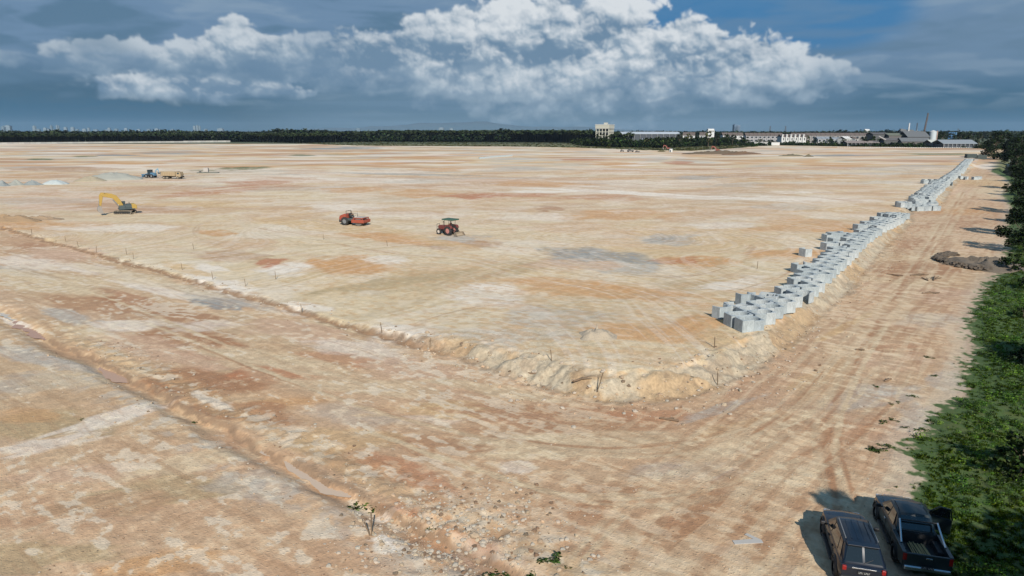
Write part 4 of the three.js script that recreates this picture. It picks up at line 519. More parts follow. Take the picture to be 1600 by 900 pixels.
terrace('long grey-brown row of terraced houses with white low garden walls', 1164, 1222, 940, 208, 9, 3, { wallM: mat(0.33, 0.33, 0.35, 0.85), turn: 0 });
terrace('terraced houses fronted by tall white porch piers', 1218, 1258, 890, 210, 6, 2, { piers: true, turn: 0.05 });
terrace('long brown roofed terrace stretching behind the white piers', 1236, 1372, 1040, 208, 18, 2, { wallM: mat(0.26, 0.25, 0.25, 0.85), turn: 0 });
terrace('grey roofed houses with a low white wall, right of the piers', 1276, 1296, 880, 214, 3, 2, { roofM: ROOF_GREY, wallM: mat(0.34, 0.35, 0.38, 0.85), turn: 0 });
terrace('grey pitched house in front of the brown terrace', 1298, 1314, 880, 215, 2, 2, { roofM: ROOF_GREY, wallM: mat(0.45, 0.46, 0.48, 0.85), turn: 0.2 });
terrace('bright white houses with stepped gables before the factory', 1314, 1328, 870, 213.5, 3, 2, { roofM: WALL_WHITE, turn: 0.5 });
terrace('narrow white house at the edge of the factory yard', 1330, 1337, 870, 214, 1, 3, { turn: 0.4 });
for (const [pxa, pxb, k] of [[1180, 1201, 'pale low garden wall before the grey-brown terrace'], [1207, 1220, 'short white garden wall where the porch piers begin'], [1277, 1290, 'white low wall before the grey roofed houses']]) { const d = 850, xa = farX(pxa, d), xb = farX(pxb, d), t = thing('garden_wall', k, 'wall', [(xa + xb) / 2, 0, -d]); part('panel', bx(xb - xa, 4, 0.4, 0, 2.4, 0), WALL_WHITE, t); part('coping', bx(xb - xa + 0.4, 0.4, 0.8, 0, 4.6, 0), WALL_WHITE, t); }
{ // blue-grey tower, white dome-roofed hall, pylon far behind
  const d = 3600, x = farX(1150, d), g = mat(0.09, 0.14, 0.21, 0.4), g2 = mat(0.12, 0.17, 0.24, 0.4), t = thing('office_tower', 'dark blue-grey twin office tower standing alone above the houses', 'building', [x, 0, -d], 0.1), h = hAt(195, d);
  part('wall', bx(15, h, 22, -8, h / 2, 0), g, t); part('side_wing', bx(16, h * 0.96, 22, 8.5, h * 0.48, 1), g2, t); part('roof_block', bx(9, 3, 12, -8, h + 1.5, 0), g, t); for (let i = 1; i < 8; i++) part('window_band', bx(30, 1.6, 0.6, 0.3, h * i / 9, 12.2), GLASS_DARK, t);
  const d2 = 1500, x2 = farX(1110, d2), h2 = hAt(201, d2), t2 = thing('white_hall', 'small white hall with a rounded roof above the dark trees', 'building', [x2, 0, -d2]); part('wall', bx(14, h2 - 3, 12, 0, (h2 - 3) / 2, 0), WALL_WHITE, t2); part('roof', cyl(6.5, 6.5, 13, 18, 0, 0, 0, 'x').scale(1, 0.45, 1).translate(0, h2 - 3, 0), WALL_WHITE, t2); for (const q of [-4, 0, 4]) part('window', bx(2.2, 2.4, 0.3, q, h2 - 6, 6.1), GLASS_DARK, t2);
  const d3 = 2600, x3 = farX(1354, d3), h3 = hAt(203.5, d3), t3 = thing('white_hall', 'tiny white hall on the horizon over the brown terrace', 'building', [x3, 0, -d3]); part('wall', bx(16, h3, 14, 0, h3 / 2, 0), WALL_WHITE, t3); part('roof', gable(14, 16, 4).rotateY(Math.PI / 2).translate(0, h3, 0), WALL_WHITE, t3);
  for (const [px, py, k] of [[1203, 197, 'lattice power pylon over the grey-brown terrace'], [1227, 197, 'lattice power pylon over the white porch piers'], [1497, 201, 'faint mast right of the tall chimneys']]) {
    const d4 = 2400, x4 = farX(px, d4), h4 = hAt(py, d4), t4 = thing('power_pylon', k, 'pylon', [x4, 0, -d4], 0.3), b = 3.2;
    for (const [a, c] of [[1, 1], [1, -1], [-1, 1], [-1, -1]]) part('leg', bar([a * b, 0, c * b], [a * 0.4, h4, c * 0.4], 0.35, 5), STEEL_DARK, t4);
    for (const f of [0.66, 0.8, 0.93]) part('cross_arm', bar([-5, h4 * f, 0], [5, h4 * f, 0], 0.3, 5), STEEL_DARK, t4);
  }
}
{ // the mill: dark sheds, two tall leaning stacks, white silo
  const d = 800, X = (px) => farX(px, d), t = thing('mill', 'dark mill of stepped grey roofs beneath the leaning chimneys', 'factory', [X(1418), 0, -d], -0.08), D = mat(0.07, 0.075, 0.08, 0.8), G = mat(0.11, 0.118, 0.125, 0.7), o = X(1418), H = (py) => hAt(py, d);
  const hall = (a, b, ye, yr, dz, dp, wm, rm) => { const L = X(b) - X(a), c = (X(a) + X(b)) / 2 - o, he = H(ye); part('wall', bx(L, he, dp, c, he / 2, dz), wm, t); part('roof', gable(dp, L, H(yr) - he).rotateY(Math.PI / 2).translate(c, he, dz), rm, t); };
  hall(1374, 1397, 210, 207.5, -22, 20, D, STEEL_DARK); hall(1393, 1420, 212, 208.5, -14, 22, STEEL_DARK, mat(0.12, 0.13, 0.1, 0.8)); hall(1414, 1446, 214, 205.5, -4, 26, D, G); hall(1376, 1412, 219.5, 216, 8, 14, D, STEEL_DARK); hall(1398, 1440, 221, 215.5, 14, 14, STEEL_DARK, G); hall(1420, 1438, 206, 203, -22, 12, D, G);
  for (const [px, py] of [[1421, 201], [1425, 202], [1434, 202.5], [1438, 203.5]]) part('hopper', [bx(3, 5, 3, X(px) - o, H(py) - 2.5, -20), bx(2, 4, 2, X(px) - o, H(py) - 6, -20)], G, t);
  part('conveyor', [bar([X(1366) - o, H(213), 16], [X(1388) - o, H(222), 10], 0.9, 6)], mat(0.3, 0.29, 0.28, 0.7), t);
  for (const [px, py, k] of [[1431, 192, 0], [1443, 192, 1]]) { const s = part('vent_pipe', bar([X(px) - o, 0, -18], [X(px) - o, H(py), -18], 0.7, 8), WALL_WHITE, t); }
  const stack = (pb, pt, py, label, m) => { const c = thing('chimney', label, 'chimney', [X(pb), 0, -d - 2 + (pb > 1445 ? -6 : 0)]), h = H(py), dx = X(pt) - X(pb); const g = new THREE.CylinderGeometry(0.62, 0.95, h, 14).translate(0, h / 2, 0), p = g.attributes.position; for (let i = 0; i < p.count; i++) p.setX(i, p.getX(i) + dx * p.getY(i) / h); g.computeVertexNormals(); part('shaft', g, m, c); for (const f of [0.45, 0.72, 0.97]) part('band', cyl(1.05 - f * 0.35, 1.1 - f * 0.35, 0.7, 14, dx * f, h * f, 0), STEEL_DARK, c); part('ladder', bar([1.0, 0, 0.6], [dx + 0.7, h * 0.97, 0.4], 0.15, 5), STEEL_DARK, c); part('platform', cyl(1.8, 1.8, 0.3, 14, dx * 0.5, h * 0.5, 0), STEEL_DARK, c); };
  stack(1443.5, 1448, 176.5, 'tallest chimney, a grey-pink steel stack leaning over the mill', mat(0.085, 0.07, 0.068, 0.8)); stack(1447.5, 1452.5, 183.5, 'shorter rust brown leaning chimney beside the tallest one', mat(0.05, 0.036, 0.032, 0.85));
  const s = thing('silo', 'white silo with a blue stripe at the foot of the chimneys', 'silo', [X(1453.5), 0, -d + 6]), hs = H(205.5); part('drum', cyl(3.6, 3.6, hs, 22, 0, hs / 2, 0), mat(0.4, 0.45, 0.49, 0.6), s); part('cap', new THREE.ConeGeometry(3.8, 1.5, 22).translate(0, hs + 0.75, 0), WALL_WHITE, s); part('pipe', bar([4.2, 0, 1], [4.2, hs + 1, 1], 0.5, 8), mat(0.35, 0.25, 0.22, 0.8), s); part('stripe', cyl(3.65, 3.65, 1.6, 22, 0, hs * 0.42, 0), mat(0.2, 0.35, 0.45, 0.6), s);
  shed('long low grey roofed shed right of the white silo', 1477, 1530, 720, 225, 219, 0, mat(0.2, 0.225, 0.25, 0.6), DARKIN, 22, 'storage_shed', 8);
  shed('small pale roofed shed between the silo and the long grey shed', 1458, 1478, 740, 224, 219, 0.1, mat(0.4, 0.41, 0.38, 0.6), STEEL_DARK, 14, 'storage_shed', 3);
  shed('long flat dark shed under the mill conveyor', 1326, 1376, 790, 223.5, 220.5, 0, mat(0.2, 0.17, 0.16, 0.7), DARKIN, 16, 'storage_shed', 8);
  const bm = mat(0.05, 0.13, 0.25, 0.5), bd = 1100, bt = thing('blue_tank', 'row of blue storage tanks above the trees right of the silo', 'tank', [farX(1489, bd), 0, -bd]); [-5, -1.6, 1.8, 5.2].forEach((q) => part('drum', cyl(1.5, 1.5, hAt(206.5, bd), 12, q, hAt(206.5, bd) / 2, 0), bm, bt));
  // low whitewashed post fence at the yard edge
  const f = thing('yard_fence', 'low fence of whitewashed posts along the mill yard', 'fence', [0, 0, 0]), r = rng(44);
  for (let i = 0; i < 60; i++) { const px = 1312 + i * 3.6, dd = 735 - i * 0.35, x = farX(px, dd); part('post', bx(1.0, 1.5 + r() * 0.5, 0.3, x, 0.8, -dd), WALL_WHITE, f); }
  part('rail', bar([farX(1312, 735), 1.3, -734.6], [farX(1527, 714), 1.3, -713.6], 0.12, 5), WALL_WHITE, f);
  // dark tree mass right of the mill
  for (const [px, w, yt, k, lab] of [[1466, 12, 204, 0, 'dark tree behind the white silo'], [1474, 11, 205.5, 1, 'broad dark tree between the silo and the blue tanks'], [1502, 20, 207, 1, 'dark tree right of the blue tanks'], [1518, 18, 207.5, 0, 'dark tree behind the long grey shed'], [1532, 16, 208, 1, 'dark tree between the long shed and the big roadside tree'], [1488, 16, 208.5, 2, 'dark tree in front of the blue tanks']]) { const dd = 860, sh = [shapes.far1, shapes.far2, shapes.far3][k], bw = [10, 12, 9][k], bh = [13, 11, 16][k], s = w * dd / 1062 / bw; plantTree(sh, LEAF_DARK, 'mill_tree', lab, 'tree', [farX(px, dd), -dd], { s, sy: hAt(yt, dd) / bh / s, turn: px }); }
}
{ // pale retaining wall at the foot of the plantation
  const a = W(-120, 226.5), b = W(360, 222.3), n = 60, t = thing('retaining_wall', 'long pale concrete retaining wall at the foot of the oil palms', 'wall'), m = [mat(0.33, 0.33, 0.31, 0.9), mat(0.36, 0.36, 0.34, 0.9), mat(0.3, 0.3, 0.29, 0.9)], L = Math.hypot(b[0] - a[0], b[1] - a[1]) / n, an = Math.atan2(-(b[1] - a[1]), b[0] - a[0]);
  for (let i = 0; i < n; i++) { const f = (i + 0.5) / n; part('panel', bx(L - 0.1, 2.6 + (i > n * 0.8 ? 0.8 : 0), 0.4, 0, 0, 0, 0, an).translate(mix(a[0], b[0], f), 1.2, mix(a[1], b[1], f)), m[i % 3], t); }
}

// ---------------------------------------------------------------- water, heaps, loose stone
const along = (pts, step) => { const out = []; let carry = 0; for (let i = 0; i + 1 < pts.length; i++) { const [ax, az] = pts[i], [bx2, bz] = pts[i + 1], L = Math.hypot(bx2 - ax, bz - az); let s = carry; while (s < L) { out.push([mix(ax, bx2, s / L), mix(az, bz, s / L), Math.atan2(bx2 - ax, -(bz - az))]); s += step; } carry = s - L; } return out; };
function ribbon(pts, half, y, seed) { const q = along(pts, 0.3), pos = [], idx = []; q.forEach(([x, z, a], i) => { const e = Math.min(1, Math.min(i, q.length - 1 - i) / 5), w = half * Math.sqrt(e + 0.02), l = w * (1 + fbm(i * 0.22, seed, 3) * 0.9), r = w * (1 + fbm(i * 0.22, seed + 40, 3) * 0.9), cx = Math.cos(a), cz = Math.sin(a); pos.push(x - cx * l, y, z - cz * l, x, y, z, x + cx * r, y, z + cz * r); if (i) for (let k = 0; k < 2; k++) { const A = (i - 1) * 3 + k, B = i * 3 + k; idx.push(A, A + 1, B, B, A + 1, B + 1); } }); const g = new THREE.BufferGeometry(); g.setAttribute('position', new THREE.Float32BufferAttribute(pos, 3)); g.setIndex(idx); g.computeVertexNormals(); return g; }
struct('ditch_water', ribbon(pond, 0.55, -0.2, 3), mat(0.5, 0.38, 0.28, 0.18));
struct('red_puddle', ribbon([[26, 503], [50, 515], [66, 523], [86, 533]].map((p) => W(...p, -0.36)), 0.75, -0.21, 8), mat(0.42, 0.24, 0.15, 0.2));
struct('pale_puddle', ribbon([[-20, 478], [0, 489], [18, 498], [32, 504]].map((p) => W(...p, -0.36)), 0.6, -0.22, 12), mat(0.52, 0.46, 0.38, 0.18));
struct('red_puddle', ribbon([[158, 577], [180, 590], [205, 602]].map((p) => W(...p, -0.4)), 0.5, -0.22, 15), mat(0.42, 0.26, 0.17, 0.22));
{ const c = verge.filter((p) => -p[1] > 70).map(([x, z]) => [x + 6.6, z + 0.6]); struct('canal_water', ribbon(c, 2.3, -0.78, 21), mat(0.05, 0.06, 0.055, 0.06)); }
const rockGeo = (seed, rough = 0.3, sub = 0) => { const g = mergeVertices(new THREE.IcosahedronGeometry(1, sub).deleteAttribute('normal').deleteAttribute('uv')), p = g.attributes.position, r = rng(seed); for (let i = 0; i < p.count; i++) { const k = 1 - rough + r() * rough * 2; p.setXYZ(i, p.getX(i) * k, p.getY(i) * k * 0.75, p.getZ(i) * k); } const f = g.toNonIndexed(); f.computeVertexNormals(); return f; };
const ROCK = mat(0.34, 0.26, 0.18, 0.95), ROCK_PALE = mat(0.36, 0.31, 0.25, 0.95), ROCK_DARK = mat(0.17, 0.115, 0.075, 0.95);
{
  const r = rng(14), a = [], b = [], c = [];
  for (const [x, z] of along(toe.filter((p) => -p[1] < 175), 0.02)) {
    const q = platformHeight(x, z), run = faceRun(q), corner = Math.exp(-((Math.hypot(x - cornerAt[0] + 3, z - cornerAt[1]) / 22) ** 2)), nearBlocks = x > 14 ? 0.8 : 0; if (r() > 0.22 + 0.6 * corner + nearBlocks * 0.4) continue;
    const ang = r() * 6.283, t = r() * (run + 1.6) * 1.2, X = x + Math.cos(ang) * t, Z = z + Math.sin(ang) * t, s = (0.022 + Math.pow(r(), 7) * 0.13) * (0.8 + corner * 0.4); (r() < 0.45 ? b : r() < 0.3 ? c : a).push([X, height(X, Z) + s * 0.2, Z, s]);
  }
  for (const [x, z] of along(ditch.filter((p) => -p[1] < 60), 0.03)) { if (r() > 0.5) continue; const t = (r() < 0.7 ? 1 : -1) * (0.7 + Math.pow(r(), 1.4) * 3.4), X = x + UZ * t, Z = z - UX * t, s = 0.02 + Math.pow(r(), 6) * 0.1; (r() < 0.4 ? b : r() < 0.4 ? c : a).push([X, height(X, Z) + s * 0.2, Z, s]); }
  for (let i = 0; i < 2400; i++) { const X = -2.6 + (r() + r() + r() - 1.5) * 5, Z = -27.8 + (r() + r() + r() - 1.5) * 4.4, s = 0.02 + Math.pow(r(), 5) * 0.12; (r() < 0.55 ? b : r() < 0.4 ? c : a).push([X, height(X, Z) + s * 0.2, Z, s]); }
  for (let i = 0; i < 7000; i++) { const d = 24 + Math.pow(r(), 1.6) * 70, X = (r() * 2 - 1) * d * 0.8, Z = -d, s = 0.01 + Math.pow(r(), 8) * 0.05; if (green(X, Z) > 0) continue; (r() < 0.4 ? b : r() < 0.5 ? c : a).push([X, height(X, Z) + s * 0.1, Z, s]); }
  scatter('loose_stone', 'tan loose stones strewn over the embankment and the ditch banks', 'stones', rockGeo(1), ROCK, a, 0.3, 1);
  scatter('pale_stone', 'chalk pale loose stones strewn along the cut banks', 'stones', rockGeo(2), ROCK_PALE, b, 0.2, 2);
  scatter('dark_clod', 'dark brown clods of earth along the cut banks', 'clods', rockGeo(3, 0.4), ROCK_DARK, c, 0.4, 3);
  const spots = [[741, 842, 0.24, 'largest pale boulder in the rubble at the ditch bend'], [717, 852, 0.13, 'white boulder alone on the ditch floor left of the rubble'], [733, 833, 0.17, 'pale boulder behind the largest one in the rubble'], [660, 795, 0.16, 'cream boulder on the rust coloured bank above the ditch'], [793, 869, 0.13, 'round white stone at the right end of the rubble'], [755, 850, 0.18, 'tan boulder just right of the largest pale one'], [670, 805, 0.13, 'small cream boulder below the bank top'], [724, 845, 0.15, 'flat pale boulder left of the largest one'], [835, 589, 0.24, 'flat brown-pink slab lying at the embankment foot'], [668, 531, 0.22, 'pale boulder on the embankment beside two stakes'], [609, 524, 0.2, 'white boulder at the foot of the stony bank'], [540, 516, 0.16, 'lone white stone on the lower ground below the bank']];
  spots.forEach(([px, py, s, label], i) => { const [x, z] = W(px, py), o = part('boulder', rockGeo(40 + i, 0.22, 1), i % 3 ? ROCK_PALE : ROCK, scene, [x, height(x, z) + s * 0.35, z]); o.scale.set(s * 0.95, s * 0.75, s * 0.8); tag(o, label, 'boulder'); });
}
function heap(name, label, px, py, w, d, h, m, seed, { peak = 1.4, rough = 0.16, turn = 0, onTop = true, cat = 'heap', flat = 9 } = {}) {
  const [x, z] = W(px, py, onTop ? 1 : 0), n = 40, rings = 16, pos = [0, 0, 0], idx = [], prof = (q) => Math.min(flat, Math.pow(1 - q, peak)); let top = 0;
  for (let k = 1; k <= rings; k++) for (let i = 0; i < n; i++) { const a = i / n * 6.283, q = k / rings, R = 1 + fbm(Math.cos(a) * 1.3 + seed, Math.sin(a) * 1.3, 3) * 0.35, X = Math.cos(a) * w / 2 * q * R, Z = Math.sin(a) * d / 2 * q * R; pos.push(X, h * (prof(q) + (fbm(X / h * 1.3 + seed, Z / h * 1.3, 4) * rough * 2) * (1 - q)) - (k === rings ? 0.2 : 0), Z); }
  pos[1] = h * prof(0) * 1.0;
  for (let i = 0; i < n; i++) { idx.push(0, 1 + (i + 1) % n, 1 + i); for (let k = 0; k + 1 < rings; k++) { const A = 1 + k * n + i, B = 1 + k * n + (i + 1) % n; idx.push(A, B, A + n, B, B + n, A + n); } }
  const g = new THREE.BufferGeometry(); g.setAttribute('position', new THREE.Float32BufferAttribute(pos, 3)); g.setIndex(idx); g.computeVertexNormals();
  const uv = new Float32Array(pos.length / 3 * 2); for (let i = 0; i < pos.length / 3; i++) { uv[i * 2] = pos[i * 3]; uv[i * 2 + 1] = pos[i * 3 + 2]; } g.setAttribute('uv', new THREE.BufferAttribute(uv, 2));
  const o = part(name, g, m, scene, [x, height(x, z) - 0.03, z], [0, turn, 0]); return tag(o, label, cat);
}
const soilM = (r, g, b) => new THREE.MeshStandardMaterial({ color: lin(r, g, b), roughness: 0.95, bumpMap: grit, bumpScale: 0.1 });
heap('sand_heap', 'small pointed heap of grey-cream sand on the platform', 932, 526, 3.6, 3.4, 1.15, soilM(0.34, 0.285, 0.215), 3, { peak: 1.7, rough: 0.3 });
const GRAVEL = soilM(0.27, 0.275, 0.245), GRAVEL2 = soilM(0.22, 0.24, 0.235), LIME = soilM(0.36, 0.4, 0.4), OCH = soilM(0.29, 0.25, 0.18);
heap('gravel_heap', 'long grey-green gravel heap, the widest, next to the blue loader', 178, 277.5, 21, 9, 2.9, GRAVEL, 5, { peak: 0.7, flat: 0.8 }); heap('gravel_heap', 'tan end of the long gravel heap', 142, 280, 10, 7, 2.0, OCH, 6, { peak: 0.8 });
heap('gravel_heap', 'bluish white low heap of lime stone, brightest of the heap row', 86, 284.5, 9.5, 6, 1.8, LIME, 7, { peak: 0.8, flat: 0.75 }); heap('gravel_heap', 'grey gravel heap left of the bluish white heap', 50, 285.5, 7.5, 6, 1.8, GRAVEL2, 8); heap('gravel_heap', 'grey-green gravel heap, second from the west end of the row', 25, 286, 6.5, 6, 1.8, GRAVEL, 9); heap('gravel_heap', 'grey gravel heap at the west end of the row', 4, 287, 7, 6, 1.7, GRAVEL2, 10);
heap('earth_mound', 'long mound of turned orange earth left of the yellow excavator', 15, 340, 15, 5, 1.3, soilM(0.27, 0.185, 0.11), 11, { peak: 0.7, rough: 0.4 }); heap('earth_mound', 'low turned earth mound running toward the yellow excavator', 58, 337, 10, 4, 0.7, soilM(0.28, 0.2, 0.13), 12, { peak: 0.8, rough: 0.4 });
heap('rubble_heap', 'dark grey-brown heap of spoil beside the grass verge', 1538, 416, 8.5, 11, 1.1, soilM(0.13, 0.105, 0.08), 13, { peak: 0.7, rough: 0.5, onTop: false, turn: 0.4, flat: 0.75 });
{ const M = soilM(0.085, 0.068, 0.052), o = []; for (let i = 0; i < 19; i++) { const a = 1.7 + i * 0.13; o.push(...rockGeo(60 + i, 0.35, 2).scale(0.6 + (i * 7 % 5) * 0.08, 0.5 + (i * 3 % 4) * 0.06, 0.65).translate(Math.cos(a) * 5.6, 0.15, -Math.sin(a) * 6.4).attributes.position.array); } const g = new THREE.BufferGeometry(); g.setAttribute('position', new THREE.Float32BufferAttribute(o, 3)); g.computeVertexNormals(); const [x, z] = W(1544, 412); tag(part('spoil_ridge', g, M, scene, [x, height(x, z), z]), 'curved dark ridge of clods round the front of the spoil heap', 'earth ridge'); }
heap('earth_bank', 'long dark bank of dug soil before the orange excavator at the far thicket', 1128, 239.5, 54, 10, 2.6, soilM(0.1, 0.075, 0.05), 15, { peak: 0.5, rough: 0.45, flat: 0.75 }); heap('earth_bank', 'dark soil bank tailing off east of the orange excavator', 1160, 240.5, 30, 8, 2.0, soilM(0.12, 0.075, 0.045), 16, { peak: 0.6, rough: 0.4 });
heap('earth_bank', 'thin line of dark spoil on the far platform left of the pale puddle', 1238, 243.5, 18, 4, 1.1, soilM(0.1, 0.09, 0.06), 17, { peak: 0.6, rough: 0.5 }); heap('earth_bank', 'small dark spoil pile right of the thin spoil line', 1264, 245, 8, 4, 1.4, soilM(0.1, 0.09, 0.06), 18, { rough: 0.5 });
heap('earth_bank', 'dark earth pile at the foot of the second orange excavator', 1034, 236, 8, 5, 1.8, soilM(0.09, 0.08, 0.04), 19, { rough: 0.4 });

// ---------------------------------------------------------------- precast drain blocks, U shaped, stood on end
const concrete = (() => { const n = 256, d = new Uint8Array(n * n * 4); for (let j = 0; j < n; j++) for (let i = 0; i < n; i++) { const v = 222 + fbm(i * 0.03, j * 0.012, 4) * 24 + fbm(i * 0.2, j * 0.05 + 9, 3) * 10 + (fbm(i * 0.09 + 7, j * 0.09, 3) > 0.42 ? 16 : 0), k = (j * n + i) * 4; d[k] = v; d[k + 1] = v; d[k + 2] = v - 3; d[k + 3] = 255; } const t = new THREE.DataTexture(d, n, n); t.wrapS = t.wrapT = THREE.RepeatWrapping; t.magFilter = THREE.LinearFilter; t.repeat.set(0.5, 0.5); t.colorSpace = THREE.SRGBColorSpace; t.needsUpdate = true; return t; })();
const BLOCK = [[0.41, 0.465, 0.505], [0.46, 0.505, 0.54], [0.355, 0.41, 0.455]].map((c) => new THREE.MeshStandardMaterial({ color: lin(...c), roughness: 0.85, map: concrete }));
const uGeo = (() => {
  const s = new THREE.Shape(), w = 0.72, L = 1.04, t = 0.07, c = 0.09; s.moveTo(-w + c, 0); s.lineTo(w - c, 0); s.lineTo(w, c); s.lineTo(w, L); s.lineTo(w - t, L); s.lineTo(w - t, w); for (let i = 1; i < 12; i++) { const a = i / 12 * Math.PI; s.lineTo(Math.cos(a) * (w - t), w - Math.sin(a) * (w - t) * 0.98); } s.lineTo(-w + t, w); s.lineTo(-w + t, L); s.lineTo(-w, L); s.lineTo(-w, c); s.closePath();
  const g = new THREE.ExtrudeGeometry(s, { depth: 1.1, bevelEnabled: true, bevelThickness: 0.012, bevelSize: 0.012, bevelSegments: 1 }); g.rotateX(-Math.PI / 2); g.translate(0, 0, 0.0); return g;   // back of the U along z = 0, mouth towards -z, height along y
})();
const concreteBlocks = [];
{
  const run1 = [[1190, 511.5], [1208, 498], [1224, 487], [1260, 468], [1284, 448], [1306, 426], [1332, 402], [1350, 382], [1362, 372], [1382, 359], [1404, 347], [1418, 337]].map((p) => W(...p, 1.25));
  const run2 = [[1466, 321], [1457, 311.5], [1473, 297], [1490, 279.5], [1505, 268], [1513, 257.5], [1519, 250.5]].map((p) => W(...p, 1.1));
  const r = rng(23), list = [], A = [Math.cos(0.235), -Math.sin(0.235)];
  const pairAt = (x, z, run, row, col, jit) => { // two blocks mouth to mouth along A
    const th = 0.235 + (r() - 0.5) * 0.16 * jit;
    const one = r() < 0.1 * jit;
    for (const sd of [0, 1]) { if (one && sd) continue; const odd = r() < 0.06 * jit, t = th + (sd ? Math.PI / 2 : -Math.PI / 2) + (odd ? (r() - 0.5) * 2.4 : 0), k = sd ? 1 : -1, ax = Math.cos(th), az = -Math.sin(th); list.push({ x: x + ax * k * 1.06, z: z + az * k * 1.06, t, run, row, col, sd, m: Math.floor(r() * 3) }); }
  };
  along(run1, 2.75).forEach(([x, z], row) => { for (let c = 0; c < 4; c++) { if (c === 1 && row < 1) continue; if (c === 1 && row > 4 && r() < 0.22) continue; if (c === 2 && (row < 3 || r() < 0.74)) continue; if (c === 3 && (row < 9 || r() < 0.9)) continue; pairAt(x - A[0] * (1.06 + 2.3 * c) + (r() - 0.5) * 0.3, z - A[1] * (1.06 + 2.3 * c) + (r() - 0.5) * 0.3, 1, row, c, c < 2 ? 0.6 : 1.6); } });
  { const lone = [[1134, 494, 0.5], [1150, 489, -2.6], [1168, 473, 0.3]]; lone.forEach(([px, py, t], i) => { const [x, z] = W(px, py, 1.2); list.push({ x, z, t, run: 1, row: 0, col: 9, sd: i, m: i }); }); }
  along(run2, 2.75).forEach(([x, z], row) => { const cols = row < 2 ? 5 : row < 30 ? 3 : row < 34 ? 5 : 2; if (row > 34 && row < 37) return; for (let c = 0; c < cols; c++) { if (c > 1 && row > 2 && r() < 0.25) continue; pairAt(x - A[0] * (1.06 + 2.3 * c) + (r() - 0.5) * 0.4, z - A[1] * (1.06 + 2.3 * c) + (r() - 0.5) * 0.4, 2, row, c, 1.2); } });
  { const a = W(1500, 276, 1.1); for (let i = 0; i < 4; i++) pairAt(a[0] + i * 2.6, a[1] + 1 - (i % 2) * 2, 2, 50, 8, 2); }
  list.sort((p, q) => Math.hypot(p.x, p.z) - Math.hypot(q.x, q.z));
  const cn = ['column beside the track', 'second column from the track', 'third column from the track', 'fourth column from the track', 'fifth column from the track', '', '', '', 'spur beside the track'];
  const labelOf = (q) => q.col === 9 ? ['pale lone drain block at the near end, its open side facing away', 'pale lone drain block showing its curved hollow, next to the first pair', 'pale lone drain block behind the near end, showing its hollow'][q.sd] : `grey concrete drain block, ${q.sd ? 'east' : 'west'} half of ${ORD[Math.min(q.row, 44)]} pair, ${cn[q.col]}, ${q.run === 1 ? 'near' : 'far'} run`;
  let proto;
  list.slice(0, 299).forEach((q, i) => {
    const y = Math.max(height(q.x, q.z), height(q.x - 0.5, q.z - 0.5) - 0.1) - 0.01, label = labelOf(q), group = 'concrete drain blocks stored along the track'; let o;
    if (!proto) { proto = o = part('drain_block', uGeo, BLOCK[q.m], scene, [q.x, y, q.z], [0, q.t, 0]); tag(o, label, 'drain block', group); } else { o = copy(proto, label, [q.x, y, q.z], q.t, group); o.material = BLOCK[q.m]; }
  });
  const rest = list.slice(299), o = new THREE.InstancedMesh(uGeo, BLOCK[0], rest.length + 36), M = new THREE.Matrix4(), Q = new THREE.Quaternion(), c = new THREE.Color();
  rest.forEach((q, i) => { Q.setFromAxisAngle(new THREE.Vector3(0, 1, 0), q.t); M.compose(new THREE.Vector3(q.x, height(q.x, q.z), q.z), Q, new THREE.Vector3(1, 1, 1)); o.setMatrixAt(i, M); o.setColorAt(i, c.setScalar(0.85 + 0.3 * r())); });
  for (let i = 0; i < 36; i++) { const [x, z] = W(750 + i * 1.4 + r(), 246.5 - i * 0.11, 1); Q.setFromAxisAngle(new THREE.Vector3(0, 1, 0), r() * 0.5); M.compose(new THREE.Vector3(x, height(x, z), z), Q, new THREE.Vector3(1, 1, 1)); o.setMatrixAt(rest.length + i, M); o.setColorAt(rest.length + i, c.setScalar(1)); }
  o.name = 'distant_drain_blocks'; o.castShadow = o.receiveShadow = true; scene.add(o); stuff(o, 'far end of the drain block rows and a pale far row across the platform', 'drain blocks');
}
